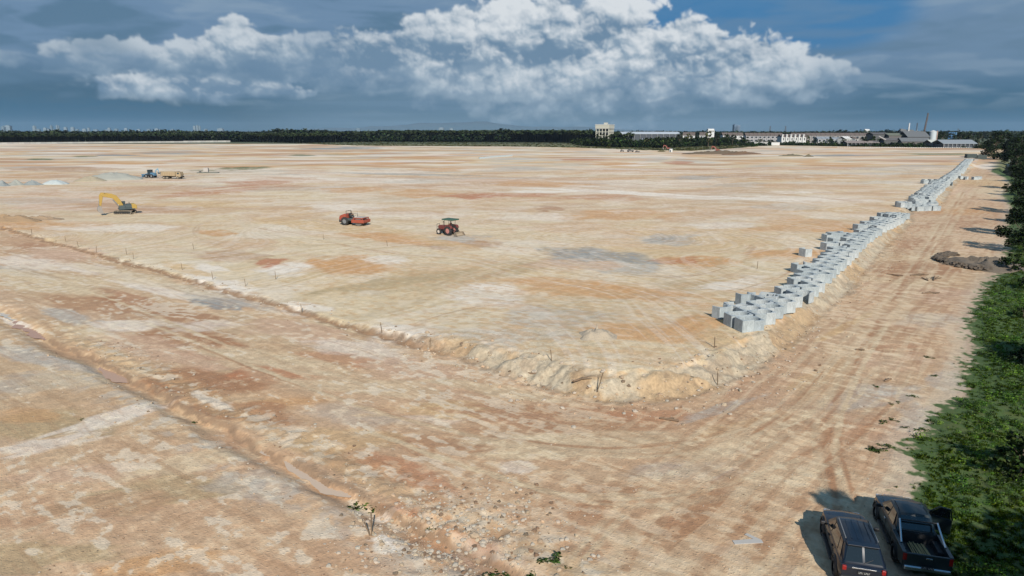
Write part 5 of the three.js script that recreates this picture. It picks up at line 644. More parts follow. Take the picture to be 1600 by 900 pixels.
// ---------------------------------------------------------------- survey stakes, branches, arrow
{
  const wood = mat(0.14, 0.1, 0.065, 0.9), pale = mat(0.32, 0.25, 0.17, 0.9), red = mat(0.4, 0.06, 0.04, 0.8), r = rng(61);
  const where = [[49, 360, 'at the west start of the embankment'], [123, 389, 'below the brown streak on the west bank'], [151, 397, 'just left of the short brown trench'], [197, 391, 'on the cream bank above the short trench'], [209, 408, 'where the brown cut bank begins'], [284, 414, 'at the top left of the big white spread'], [333, 440, 'on the lower edge of the big white spread'], [383, 439, 'at the right end of the big white spread'], [471, 476, 'in the small stony white patch'], [505, 368, 'on the platform before the red roller'], [605, 378, 'on the brown soil between roller and tractor'], [597, 524, 'on the bank, left of two beside the stony spread'], [671, 530, 'on the bank, right of two beside the stony spread'], [862, 567, 'on the rim of the stony slope, west of the corner'], [1116, 546, 'on the rim near the lone drain blocks'], [1121, 603, 'at the foot of the slope below the drain blocks'], [1183, 420, 'alone on the platform west of the drain blocks'], [302, 383, 'on the platform above the white spread'], [102, 372, 'beside the orange patch at the far west'], [430, 428, 'on the pale ground right of the white spread']];
  let p;
  where.forEach(([px, py, w], i) => {
    const [x, z] = W(px, py, platform(...W(px, py, 0.9)) > 0 ? 0.9 : 0), label = `thin dark wooden survey stake ${w}`, pos = [x, height(x, z) - 0.1, z];
    if (!p) { p = thing('survey_stake', label, 'stake', pos, 0, 'survey stakes along the embankment'); part('post', bx(0.055, 1.05, 0.055, 0, 0.52, 0), wood, p); part('tip', bx(0.06, 0.12, 0.06, 0, 1.05, 0), pale, p); } else copy(p, label, pos, r(), 'survey stakes along the embankment');
    const o = scene.children[scene.children.length - 1]; o.rotation.z = (r() - 0.5) * 0.2;
  });
  const tall = (px, py, h, lean, label) => { const [x, z] = W(px, py), t = thing('marker_post', label, 'post', [x, height(x, z) - 0.1, z]); part('post', bar([0, 0, 0], [lean, h, 0], 0.035, 6), wood, t); part('peg', bar([0.12, 0, 0.05], [0.1, 0.3, 0.05], 0.03, 5), pale, t); };
  tall(581, 838, 1.25, 0.02, 'tall upright marker post below the green clump in the ditch'); tall(579, 837, 0.75, -0.25, 'shorter marker post leaning against the tall one by the ditch'); tall(932, 619, 1.55, 0.42, 'long leaning marker post in the stony slope at the corner');
  const twig = (px, py, L, a, label, n = 3) => { const [x, z] = W(px, py), t = thing('branch', label, 'branch', [x, height(x, z) + 0.06, z], a); for (let i = 0; i < n; i++) { const b = (r() - 0.5) * 1.2; part('limb', bar([-L / 2 + i * L / n * 0.6, 0.03 * i, 0], [-L / 2 + i * L / n * 0.6 + Math.cos(b) * L * (i ? 0.45 : 1), 0.05, Math.sin(b) * L * (i ? 0.45 : 0.2)], 0.04 + 0.03 / (i + 1), 6), i ? wood : ROCK_DARK, t); } };
  twig(1462, 436, 3.4, 0.9, 'dark log among debris left of the spoil heap', 4); twig(1436, 430, 2.6, 0.2, 'tangled pale branches among debris left of the spoil heap', 5); twig(1400, 431, 2.2, -0.9, 'thin dark branch on the track, westmost of the debris', 2); twig(1446, 437, 1.8, 1.4, 'short broken branch below the tangled pale ones', 3); twig(1387, 594, 0.9, 0.6, 'short dark stick on the track before the grass', 2); twig(1344, 548, 0.7, -0.4, 'small twig on the track near the sandy streak', 2); twig(1455, 458, 2.2, 0.1, 'dark twigs scattered below the log on the track', 4);
  twig(910, 610, 1.6, 0.5, 'dark root poking from the stony slope at the corner', 4); twig(1046, 658, 1.2, -0.5, 'thin dark stick on the lower road below the corner', 2); twig(832, 590, 1.5, -0.3, 'pale plank end at the embankment foot', 1);
  const s = new THREE.Shape(); [[-0.68, -0.16], [0.62, -0.16], [0.66, 0.08], [0.2, 0.62], [0.02, 0.52], [0.3, 0.16], [-0.66, 0.14]].forEach(([x, y], i) => { const q = fbm(x * 9, y * 9, 2) * 0.06; i ? s.lineTo(x + q, y + q) : s.moveTo(x, y); });
  const [x, z] = W(1169, 846); let hy = 0; for (const [a, b] of [[0, 0], [0.6, 0], [-0.6, 0], [0.2, -0.5], [0.3, 0.2]]) hy = Math.max(hy, height(x + a, z + b));
  const gA = new THREE.ExtrudeGeometry(s, { depth: 0.03, bevelEnabled: false }).rotateX(-Math.PI / 2); tag(part('arrow_marking', gA, mat(0.37, 0.355, 0.335, 0.95), scene, [x, hy - 0.024, z], [0, 0.06, 0]), 'white lime arrow pointing right on the ground before the dark cars', 'ground marking');
}

// ---------------------------------------------------------------- green verge, weeds, trees along the canal
{
  const r = rng(88);
  const tuft = (() => { const p = [], n = [], c = []; const R = rng(3); for (let i = 0; i < 16; i++) { const a = R() * 6.283, b = R() * 0.22, h = 0.08 + R() * 0.17, l = 0.14 + R() * 0.26, w = 0.016 + R() * 0.016, x = Math.cos(R() * 6.3) * b, z = Math.sin(R() * 6.3) * b, ca = Math.cos(a), sa = Math.sin(a), t = 0.7 + R() * 0.6; const A = [x - sa * w, 0, z + ca * w], B = [x + sa * w, 0, z - ca * w], C1 = [x + ca * l * 0.4 - sa * w, h * 0.7, z + sa * l * 0.4 + ca * w], D = [x + ca * l * 0.4 + sa * w, h * 0.7, z + sa * l * 0.4 - ca * w], E = [x + ca * l, h * 0.95, z + sa * l]; for (const q of [A, B, D, A, D, C1, C1, D, E]) { p.push(...q); n.push(ca * 0.12, 1, sa * 0.12); c.push(t * 1.1, t, t * 0.8); } } const g = new THREE.BufferGeometry(); g.setAttribute('position', new THREE.Float32BufferAttribute(p, 3)); g.setAttribute('normal', new THREE.Float32BufferAttribute(n, 3)); g.setAttribute('color', new THREE.Float32BufferAttribute(c, 3)); return g; })();
  const herb = leafCloud(rng(6), [[0, 0.22, 0, 0.3], [0.22, 0.16, 0.1, 0.24], [-0.2, 0.18, -0.1, 0.24], [0.05, 0.15, -0.25, 0.22], [-0.08, 0.15, 0.24, 0.22]], 110, 0.1, { bias: 1.1 });
  const g1 = [], g2 = [], g3 = [];
  for (let i = 0; i < 140000; i++) {
    const d = 17 + Math.pow(r(), 1.5) * 110, x = 10 + r() * 82, z = -d; const e = x - d * 0.86; if (e > 7 || x < d * 0.42) continue;
    const gd = green(x, z) + fbm(x * 0.9, z * 0.9, 3) * 1.6; if (gd < 0) continue;
    const k = fbm(x * 0.22 + 4, z * 0.22, 3), y = height(x, z) - 0.02, thin = sstep(0, 1.6, gd); if (r() > 0.25 + thin) continue;
    if (r() < 0.72 + k * 0.8) g1.push([x, y, z, (0.34 + r() * 0.42) * (0.6 + 0.5 * thin)]); else if (r() < 0.35) g2.push([x, y, z, (0.35 + Math.pow(r(), 4) * 1.0) * (0.5 + 0.6 * thin)]); else if (r() < 0.12) g3.push([x, y, z, 0.4 + r() * 0.6]);
  }
  scatter('grass', 'lush green grass covering the verge right of the track', 'grass', tuft, leafMat(0.21, 0.38, 0.05, 0.5), g1, 0.5, 9);
  scatter('leafy_weeds', 'bright leafy weeds growing through the verge grass', 'weeds', herb, leafMat(0.17, 0.34, 0.045, 0.5), g2, 0.6, 10);
  scatter('dark_weeds', 'darker creeping weeds in the verge grass', 'weeds', herb, leafMat(0.09, 0.16, 0.04, 0.5), g3, 0.6, 11);
  // single weeds on bare ground
  const weedGeo = [leafCloud(rng(21), [[0, 0.15, 0, 0.3], [0.3, 0.12, 0.05, 0.22], [-0.28, 0.12, 0.02, 0.22], [0.1, 0.2, -0.2, 0.2]], 150, 0.13), leafCloud(rng(22), [[0, 0.2, 0, 0.2], [0.15, 0.3, 0.05, 0.16], [-0.14, 0.26, 0.05, 0.15]], 90, 0.13)];
  const list = [[571, 786, 1.5, 0, 'largest green clump of weeds in the ditch at the pond end'], [560, 781, 0.9, 0, 'smaller green tuft at the tip of the ditch pond'], [674, 825, 0.75, 0, 'small weed on the ditch bank right of the marker posts'], [765, 892, 1.1, 1, 'green weed at the bottom edge below the rubble'], [784, 888, 1.0, 0, 'brownish weed beside the one at the bottom edge'], [849, 879, 1.0, 1, 'bright weed left of the pair beyond the rubble'], [868, 876, 1.3, 1, 'taller bright weed of the pair beyond the rubble'], [886, 887, 0.4, 0, 'tiny weed right of the bright pair'], [830, 899, 1.0, 1, 'weed cut by the bottom edge under the bright pair'], [802, 895, 0.5, 0, 'tiny weed between the bottom edge weeds'], [300, 655, 0.5, 0, 'tiny dark weed on the ditch bank near the white crust'], [128, 656, 0.4, 0, 'tiny dark weed on the lower left terrace'], [1372, 704, 1.1, 0, 'largest low weed patch on bare soil before the verge'], [1362, 702, 0.8, 0, 'low weed left of the largest patch before the verge'], [1384, 698, 0.9, 0, 'low weed right of the largest patch before the verge'], [1380, 661, 0.8, 0, 'low weed in the pair above the largest patch'], [1397, 657, 0.7, 0, 'second low weed of the pair above the largest patch'], [1414, 668, 0.6, 0, 'small weed right of the pair on bare soil'], [1392, 631, 0.5, 0, 'small weed, westmost of the upper scattered row'], [1425, 620, 0.7, 0, 'weed in the upper scattered row near the verge'], [1404, 629, 0.5, 0, 'small weed in the middle of the upper scattered row'], [1452, 559, 0.8, 0, 'faint weed patch on grey soil high on the track'], [1460, 587, 0.7, 0, 'faint weed patch beside the verge bulge'], [1368, 604, 0.6, 0, 'tiny weed near the dark stick on the track'], [1440, 672, 0.8, 0, 'weed at the ragged edge of the verge'], [1455, 660, 0.9, 0, 'second weed at the ragged verge edge']];
  const WM = [leafMat(0.1, 0.18, 0.04, 0.45), leafMat(0.09, 0.17, 0.04, 0.45)]; const pr = [null, null];
  list.forEach(([px, py, s, k, label], i) => { const [x, z] = W(px, py), pos = [x, height(x, z) - 0.03, z]; let o; if (!pr[k]) { o = pr[k] = thing('weed', label, 'weed', pos); part('foliage', weedGeo[k], WM[k], o); part('stem', [0, 1, 2].map((q) => bar([0, -0.05, 0], [Math.cos(q * 2.1) * 0.16, 0.26, Math.sin(q * 2.1) * 0.16], 0.012, 4)), BARK, o); } else o = copy(pr[k], label, pos, i * 1.3); o.scale.set(s * (i ? 1.15 : 1.5), s * 0.5, s); });
  // the row along the canal
  const row = [[1600, 395, 'wide', 0.62, 'dark bushy tree overhanging the canal behind the spoil heap'], [1612, 372, 'tall', 0.8, 'tall dark tree by the canal, second beyond the spoil heap'], [1604, 350, 'round', 0.62, 'rounded dark tree by the canal where shadows cross the track'], [1608, 335, 'tall', 0.9, 'tall leaning dark tree over the canal water'], [1600, 318, 'wide', 0.7, 'spreading dark tree beside the bright canal gap'], [1612, 308, 'round', 1.0, 'rounded tree behind the spreading canal tree'], [1596, 296, 'tall', 0.9, 'tall dark tree at the bend of the verge'], [1606, 285, 'wide', 0.9, 'broad dark tree beyond the bend of the verge'], [1592, 276, 'round', 1.0, 'rounded dark tree beyond the broad one'], [1604, 268, 'wide', 1.15, 'broad tree at the far end of the canal row'], [1588, 262, 'tall', 1.15, 'tall tree at the far end of the canal row'], [1600, 257, 'wide', 1.4, 'large tree behind the far end of the canal row'], [1580, 255, 'round', 1.3, 'round tree next to the big roadside tree'], [1594, 250, 'wide', 1.7, 'largest dark crown at the right end of the horizon'], [1572, 249, 'tall', 1.1, 'slender tree directly right of the big roadside tree']];
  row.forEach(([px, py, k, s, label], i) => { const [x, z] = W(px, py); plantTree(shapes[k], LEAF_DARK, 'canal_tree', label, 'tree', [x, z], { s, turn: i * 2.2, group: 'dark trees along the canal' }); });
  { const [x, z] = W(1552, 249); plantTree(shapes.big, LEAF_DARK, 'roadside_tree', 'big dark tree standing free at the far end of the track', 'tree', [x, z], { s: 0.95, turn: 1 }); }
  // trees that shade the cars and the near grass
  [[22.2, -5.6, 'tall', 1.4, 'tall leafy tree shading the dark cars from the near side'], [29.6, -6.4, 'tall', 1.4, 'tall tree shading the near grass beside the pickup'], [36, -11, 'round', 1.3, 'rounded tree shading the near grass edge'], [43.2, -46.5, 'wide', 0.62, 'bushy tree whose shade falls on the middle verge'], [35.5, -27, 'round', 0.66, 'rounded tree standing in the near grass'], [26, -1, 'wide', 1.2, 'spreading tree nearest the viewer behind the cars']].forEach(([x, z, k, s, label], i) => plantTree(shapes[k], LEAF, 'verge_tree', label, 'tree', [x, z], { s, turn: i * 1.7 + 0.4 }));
  const bushG = treeShape(41, 2.6, 3.4, 1500, 0.26, 5, 0.05); bushG.key = 'bush';
  [[1592, 752, 0.9, 'dark rounded bush in the near grass at the frame edge'], [1598, 575, 0.6, 'dark bush in the grass below the shaded patch'], [1598, 500, 0.5, 'bush on the verge above the middle grass'], [1604, 455, 0.6, 'bush on the verge near the spoil heap'], [1582, 425, 0.9, 'low dark bush at the canal side of the spoil heap'], [1573, 300, 1.0, 'bush at the verge bulge before the far trees'], [1583, 345, 0.9, 'bush between the canal and the shadowed track']].forEach(([px, py, s, label], i) => { const [x, z] = W(px, py); plantTree(bushG, i % 2 ? LEAF_DARK : LEAF, 'bush', label, 'bush', [x, z], { s, turn: i }); });
}

// ---------------------------------------------------------------- machines on the platform
const RUBBER = mat(0.022, 0.022, 0.023, 0.85), STEEL = mat(0.3, 0.3, 0.3, 0.45, 0.6), BLACK = mat(0.018, 0.019, 0.02, 0.6), DIRTY = mat(0.2, 0.17, 0.13, 0.9), GLASS = new THREE.MeshPhysicalMaterial({ color: lin(0.03, 0.045, 0.05), roughness: 0.08, clearcoat: 0.6 });
const paint = (r, g, b) => new THREE.MeshPhysicalMaterial({ color: lin(r, g, b), roughness: 0.65, clearcoat: 0.08, clearcoatRoughness: 0.5 });
function tyre(R, w, rimM, parent, pos, axis = 'z', name = 'wheel', lugs = 0) {
  const s = [[R * 0.58, -w / 2], [R * 0.9, -w / 2], [R, -w * 0.3], [R, w * 0.3], [R * 0.9, w / 2], [R * 0.58, w / 2]].map((p) => new THREE.Vector2(...p)), g = new THREE.LatheGeometry(s, 28);
  g.rotateX(Math.PI / 2); const t = part(name, [g, ...(lugs ? [...Array(lugs).keys()].map((i) => bx(0.06 * R, 0.1 * R, w * 0.96, 0, R * 1.0, 0).rotateZ(i / lugs * 6.283)) : [])], RUBBER, parent, pos, axis === 'x' ? [0, Math.PI / 2, 0] : [0, 0, 0]);
  part('rim', [cyl(R * 0.58, R * 0.58, w * 0.55, 22, 0, 0, 0, 'z'), cyl(R * 0.2, R * 0.2, w * 0.75, 12, 0, 0, 0, 'z'), ...[0, 1, 2, 3, 4].map((i) => rb(R * 0.13, R * 0.42, w * 0.62, R * 0.03, 0, R * 0.33, 0).rotateZ(i * 1.2566))], rimM, t); return t;
}
// person: one continuous body from tapered capsules, joined smoothly and meshed on a grid
function bodyGeo(bones, lo, hi, cell) {
  const dims = [0, 1, 2].map((k) => Math.ceil((hi[k] - lo[k]) / cell)), [nx, ny, nz] = dims, f = new Float32Array((nx + 1) * (ny + 1) * (nz + 1)), at = (i, j, k) => (k * (ny + 1) + j) * (nx + 1) + i;
  const field = (x, y, z) => { let s = 0; for (const [a, b, ra, rb2] of bones) { const dx = b[0] - a[0], dy = b[1] - a[1], dz = b[2] - a[2], L = dx * dx + dy * dy + dz * dz || 1e-9, t = clamp(((x - a[0]) * dx + (y - a[1]) * dy + (z - a[2]) * dz) / L), d = Math.hypot(x - a[0] - dx * t, y - a[1] - dy * t, z - a[2] - dz * t) - mix(ra, rb2, t); s += Math.exp(-d * 40); } return -Math.log(s + 1e-30) / 40; };
  for (let k = 0; k <= nz; k++) for (let j = 0; j <= ny; j++) for (let i = 0; i <= nx; i++) f[at(i, j, k)] = field(lo[0] + i * cell, lo[1] + j * cell, lo[2] + k * cell);
  const pos = [], T = [[0, 5, 1, 6], [0, 1, 2, 6], [0, 2, 3, 6], [0, 3, 7, 6], [0, 7, 4, 6], [0, 4, 5, 6]], O = [[0, 0, 0], [1, 0, 0], [1, 1, 0], [0, 1, 0], [0, 0, 1], [1, 0, 1], [1, 1, 1], [0, 1, 1]];
  for (let k = 0; k < nz; k++) for (let j = 0; j < ny; j++) for (let i = 0; i < nx; i++) {
    const v = O.map(([a, b, c]) => f[at(i + a, j + b, k + c)]); if (v.every((q) => q > 0) || v.every((q) => q < 0)) continue;
    const P = O.map(([a, b, c]) => [lo[0] + (i + a) * cell, lo[1] + (j + b) * cell, lo[2] + (k + c) * cell]), cut = (a, b) => { const t = v[a] / (v[a] - v[b]); return P[a].map((q, m) => q + (P[b][m] - q) * t); };
    for (const t of T) { const I = t.filter((q) => v[q] < 0), E = t.filter((q) => v[q] >= 0); if (!I.length || !E.length) continue; const tri = (a, b, c) => { pos.push(...a, ...b, ...c); }; if (I.length === 1) tri(cut(I[0], E[0]), cut(I[0], E[1]), cut(I[0], E[2])); else if (I.length === 3) tri(cut(E[0], I[0]), cut(E[0], I[1]), cut(E[0], I[2])); else { const a = cut(I[0], E[0]), b = cut(I[0], E[1]), c = cut(I[1], E[0]), d = cut(I[1], E[1]); tri(a, b, d); tri(a, d, c); } }
  }
  // turn every face outwards, then smooth normals from the field
  const nor = new Float32Array(pos.length), e = 0.004; const N = (x, y, z) => { const a = field(x + e, y, z) - field(x - e, y, z), b = field(x, y + e, z) - field(x, y - e, z), c = field(x, y, z + e) - field(x, y, z - e), l = Math.hypot(a, b, c) || 1; return [a / l, b / l, c / l]; };
  for (let i = 0; i < pos.length; i += 9) { const n = N(pos[i], pos[i + 1], pos[i + 2]), u = [pos[i + 3] - pos[i], pos[i + 4] - pos[i + 1], pos[i + 5] - pos[i + 2]], w = [pos[i + 6] - pos[i], pos[i + 7] - pos[i + 1], pos[i + 8] - pos[i + 2]]; const c = [u[1] * w[2] - u[2] * w[1], u[2] * w[0] - u[0] * w[2], u[0] * w[1] - u[1] * w[0]]; if (c[0] * n[0] + c[1] * n[1] + c[2] * n[2] < 0) for (let k = 0; k < 3; k++) { const q = pos[i + 3 + k]; pos[i + 3 + k] = pos[i + 6 + k]; pos[i + 6 + k] = q; } }
  for (let i = 0; i < pos.length; i += 3) { const n = N(pos[i], pos[i + 1], pos[i + 2]); nor[i] = n[0]; nor[i + 1] = n[1]; nor[i + 2] = n[2]; }
  const g = new THREE.BufferGeometry(); g.setAttribute('position', new THREE.Float32BufferAttribute(pos, 3)); g.setAttribute('normal', new THREE.BufferAttribute(nor, 3)); return g;
}
const SKIN = mat(0.24, 0.13, 0.08, 0.7);
function seated(label, pos, turn, shirtM, trouserM, hatM) { // faces +x, hips at the origin, hands forward on a wheel
  const t = thing('person', label, 'person', pos, turn), arm = (s) => [[[0.02, 0.46, s * 0.19], [0.14, 0.24, s * 0.24], 0.056, 0.046], [[0.14, 0.24, s * 0.24], [0.38, 0.27, s * 0.16], 0.045, 0.034]], leg = (s) => [[[0, 0.02, s * 0.1], [0.43, 0.05, s * 0.14], 0.085, 0.062], [[0.43, 0.05, s * 0.14], [0.5, -0.36, s * 0.13], 0.06, 0.042], [[0.5, -0.38, s * 0.13], [0.68, -0.4, s * 0.14], 0.042, 0.034]];
  const finger = (s) => { const o = []; for (let k = 0; k < 5; k++) { const z = s * (0.16 - 0.04 + k * 0.018); o.push([[0.41, 0.275, z], [0.47 + (k === 2 ? 0.01 : 0), 0.285, z], 0.011, 0.009], [[0.47, 0.285, z], [0.48, 0.25, z], 0.009, 0.008]); } o.push([[0.39, 0.27, s * 0.12], [0.43, 0.31, s * 0.105], 0.012, 0.009]); return o; };
  part('body', bodyGeo([[[0, 0.02, 0], [0, 0.24, 0], 0.135, 0.125], [[0, 0.24, 0], [0.01, 0.44, 0], 0.13, 0.11], [[0, 0.46, -0.14], [0, 0.46, 0.14], 0.065, 0.065], [[0.01, 0.5, 0], [0.02, 0.6, 0], 0.052, 0.05], [[0.025, 0.68, 0], [0.03, 0.74, 0], 0.085, 0.092], [[0.06, 0.64, 0], [0.05, 0.7, 0], 0.055, 0.07], [[0.12, 0.69, 0], [0.125, 0.68, 0], 0.014, 0.016], [[0.03, 0.7, 0.088], [0.03, 0.72, 0.09], 0.018, 0.02], [[0.03, 0.7, -0.088], [0.03, 0.72, -0.09], 0.018, 0.02], ...arm(1), ...arm(-1), ...finger(1), ...finger(-1), ...leg(1), ...leg(-1)], [-0.25, -0.5, -0.36], [0.8, 0.9, 0.36], 0.03), SKIN, t);
  part('shirt', bodyGeo([[[0, 0.03, 0], [0, 0.24, 0], 0.15, 0.14], [[0, 0.24, 0], [0.01, 0.44, 0], 0.145, 0.122], [[0, 0.46, -0.15], [0, 0.46, 0.15], 0.078, 0.078], ...arm(1).slice(0, 1).map(([a, b]) => [a, b, 0.07, 0.06]), ...arm(-1).slice(0, 1).map(([a, b]) => [a, b, 0.07, 0.06])], [-0.25, -0.2, -0.36], [0.4, 0.62, 0.36], 0.03), shirtM, t);
  part('trousers', bodyGeo([[[-0.02, 0, 0], [0.02, 0.04, 0], 0.155, 0.15], ...[1, -1].flatMap((s) => leg(s).slice(0, 2).map(([a, b, p, q]) => [a, b, p + 0.016, q + 0.016]))], [-0.25, -0.45, -0.36], [0.66, 0.25, 0.36], 0.03), trouserM, t);
  part('hat', [new THREE.SphereGeometry(0.11, 14, 8, 0, 6.3, 0, 1.6).translate(0.02, 0.755, 0), cyl(0.15, 0.155, 0.015, 16, 0.03, 0.752, 0)], hatM, t);
  return t;
}
const stadium = (L, H, w) => { const s = new THREE.Shape(), r = H / 2; s.moveTo(-L / 2 + r, 0); s.lineTo(L / 2 - r, 0); s.absarc(L / 2 - r, r, r, -Math.PI / 2, Math.PI / 2, false); s.lineTo(-L / 2 + r, H); s.absarc(-L / 2 + r, r, r, Math.PI / 2, Math.PI * 1.5, false); return s; };
const slab = (pts, w, bev = 0.03) => { const s = new THREE.Shape(); pts.forEach(([x, y], i) => (i ? s.lineTo(x, y) : s.moveTo(x, y))); s.closePath(); return new THREE.ExtrudeGeometry(s, { depth: w - bev * 2, bevelEnabled: true, bevelThickness: bev, bevelSize: bev, bevelSegments: 1 }).translate(0, 0, -w / 2 + bev); };
function excavator(name, label, [x, z], tracksTurn, upperTurn, body, dark, s = 1) {
  const t = thing(name, label, 'excavator', [x, height(x, z), z], tracksTurn); t.scale.setScalar(s);
  for (const sd of [-1, 1]) {
    const tr = part('track', [new THREE.ExtrudeGeometry((() => { const a = stadium(4.45, 0.92, 0.6), h = new THREE.Path(stadium(4.15, 0.64, 0.6).getPoints(8).map((p) => new THREE.Vector2(p.x, p.y + 0.14))); a.holes.push(h); return a; })(), { depth: 0.6, bevelEnabled: false }).translate(0, 0, -0.3), ...[...Array(22).keys()].map((i) => bx(0.09, 0.05, 0.6, -1.78 + i * 0.17, 0.945, 0))], DIRTY, t, [0, 0, sd * 1.15]);
    part('track_frame', [rb(3.2, 0.3, 0.3, 0.05, 0, 0.5, 0), cyl(0.34, 0.34, 0.4, 16, 1.7, 0.46, 0, 'z'), cyl(0.34, 0.34, 0.4, 16, -1.7, 0.46, 0, 'z'), ...[-1.1, -0.55, 0, 0.55, 1.1].map((q) => cyl(0.15, 0.15, 0.4, 12, q, 0.28, 0, 'z'))], BLACK, tr);
  }
  part('undercarriage', [rb(1.8, 0.4, 1.8, 0.08, 0, 0.68, 0), cyl(0.75, 0.8, 0.35, 24, 0, 1.03, 0)], BLACK, t);
  const u = new THREE.Group(); u.name = 'upper_structure'; t.add(u); u.rotation.y = upperTurn - tracksTurn;
  part('deck', rb(3.6, 0.3, 2.6, 0.06, -0.45, 1.3, 0), dark, u); part('counterweight', slab([[-2.6, 1.3], [-1.65, 1.3], [-1.6, 2.35], [-2.2, 2.38], [-2.62, 2.05]], 2.6, 0.08), body, u); part('engine_cover', [rb(1.7, 0.85, 2.3, 0.1, -0.9, 1.88, 0), rb(0.9, 0.2, 1.4, 0.05, -1.0, 2.38, 0)], dark, u); part('exhaust', cyl(0.07, 0.07, 0.6, 10, -1.1, 2.65, -0.5), BLACK, u);
  const cab = part('cab_frame', [rb(1.55, 0.95, 1.0, 0.06, 0.42, 1.88, 0.78), rb(1.5, 0.1, 1.0, 0.04, 0.35, 3.02, 0.78), ...[[-0.3, 0.32], [-0.3, 1.24], [1.1, 0.32], [1.1, 1.24]].map(([a, b]) => bx(0.09, 0.8, 0.09, a, 2.65, b))], dark, u); part('cab_glass', rb(1.38, 0.72, 0.88, 0.03, 0.4, 2.63, 0.78), GLASS, cab);
  part('side_box', rb(1.3, 0.75, 0.8, 0.06, 0.55, 1.8, -0.85), dark, u); part('lamp', rb(0.18, 0.14, 0.25, 0.03, 1.3, 2.35, -0.8), WALL_WHITE, u);
  part('boom', slab([[0.3, 1.5], [0.75, 1.4], [1.5, 2.9], [2.3, 4.0], [4.5, 4.65], [4.75, 4.95], [4.5, 5.15], [2.3, 5.0], [1.45, 4.6], [0.75, 3.5], [0.15, 2.0]], 0.7, 0.05), body, u);
  part('stick', slab([[4.0, 5.4], [4.65, 5.5], [5.12, 4.8], [5.3, 2.4], [4.98, 2.3], [4.4, 4.4]], 0.52, 0.04), body, u);
  part('boom_cylinder', [bar([0.9, 1.5, 0.42], [2.3, 3.6, 0.42], 0.11, 10), bar([0.9, 1.5, -0.42], [2.3, 3.6, -0.42], 0.11, 10)], STEEL, u); part('stick_cylinder', bar([2.3, 5.0, 0], [4.2, 5.38, 0], 0.12, 10), body, u); part('bucket_cylinder', bar([4.85, 5.0, 0], [5.4, 3.1, 0], 0.09, 10), STEEL, u); part('linkage', [bar([5.1, 2.75, 0.15], [5.5, 2.75, 0.15], 0.06), bar([5.5, 2.75, 0.15], [5.45, 2.25, 0.15], 0.06), bar([5.1, 2.75, -0.15], [5.5, 2.75, -0.15], 0.06), bar([5.5, 2.75, -0.15], [5.45, 2.25, -0.15], 0.06)], STEEL, u);
  const bk = mat(0.27, 0.25, 0.23, 0.6, 0.3), prof = [[5.05, 2.3], [5.5, 2.25], [5.85, 1.7], [5.8, 1.0], [5.3, 0.45], [4.6, 0.35], [4.62, 0.45], [5.22, 0.58], [5.65, 1.08], [5.68, 1.66], [5.4, 2.1], [5.05, 2.15]];
  const b = part('bucket', [slab(prof, 1.5, 0.02), ...[-0.74, 0.74].map((q) => slab([[5.05, 2.2], [5.5, 2.2], [5.8, 1.7], [5.75, 1.0], [5.3, 0.5], [4.65, 0.4]], 0.06, 0.01).translate(0, 0, q))], bk, u); for (let i = 0; i < 5; i++) part('tooth', bx(0.25, 0.07, 0.1, 4.5, 0.38, -0.6 + i * 0.3), STEEL, b);
  return t;
}
{
  const YEL = paint(0.34, 0.225, 0.05), YDARK = mat(0.05, 0.07, 0.075, 0.6), P = W(195, 329, 0.9);
  excavator('excavator', 'yellow crawler excavator with raised boom, digging the orange bank', P, 0.05, Math.PI + 0.62, YEL, YDARK, 0.88);
  const OR = paint(0.2, 0.055, 0.04);
  excavator('excavator', 'small orange-red excavator with folded boom on the dark soil bank', W(1120, 236, 1), 0.4, Math.PI - 0.2, OR, OR, 0.9);
  excavator('excavator', 'second orange-red excavator, half hidden, beside a white post at the scrub edge', W(1043, 233, 1), 0.2, Math.PI + 0.1, OR, OR, 0.85);
  { const [x, z] = W(1048, 236.5, 1), t = thing('site_hut', 'small white site hut beside the second orange excavator', 'hut', [x, height(x, z), z]); part('wall', bx(2.4, 2.8, 2.2, 0, 1.4, 0), WALL_WHITE, t); part('roof', bx(2.8, 0.2, 2.6, 0, 2.9, 0), ROOF_GREY, t); part('door', bx(0.9, 2, 0.1, -0.4, 1, 1.14), DARKIN, t); }
  for (const [px, py, w, h, k] of [[985, 236, 5.5, 1.9, 'dark parked machine under a cover at the scrub edge'], [972, 235.5, 3, 1.4, 'small dark machine left of the covered one at the scrub edge'], [996, 236.6, 3.6, 1.1, 'low dark trailer right of the covered machine']]) { const [x, z] = W(px, py, 1), t = thing('parked_machine', k, 'machine', [x, height(x, z), z]); part('body', rb(w, h * 0.6, 2, 0.15, 0, h * 0.62, 0), STEEL_DARK, t); part('cab', rb(w * 0.35, h * 0.6, 1.6, 0.1, -w * 0.15, h * 1.1, 0), BLACK, t); for (const q of [-0.35, 0.35]) { part('wheel', cyl(h * 0.3, h * 0.3, 0.4, 12, w * q, h * 0.3, 1, 'z'), RUBBER, t); part('wheel', cyl(h * 0.3, h * 0.3, 0.4, 12, w * q, h * 0.3, -1, 'z'), RUBBER, t); } }
}
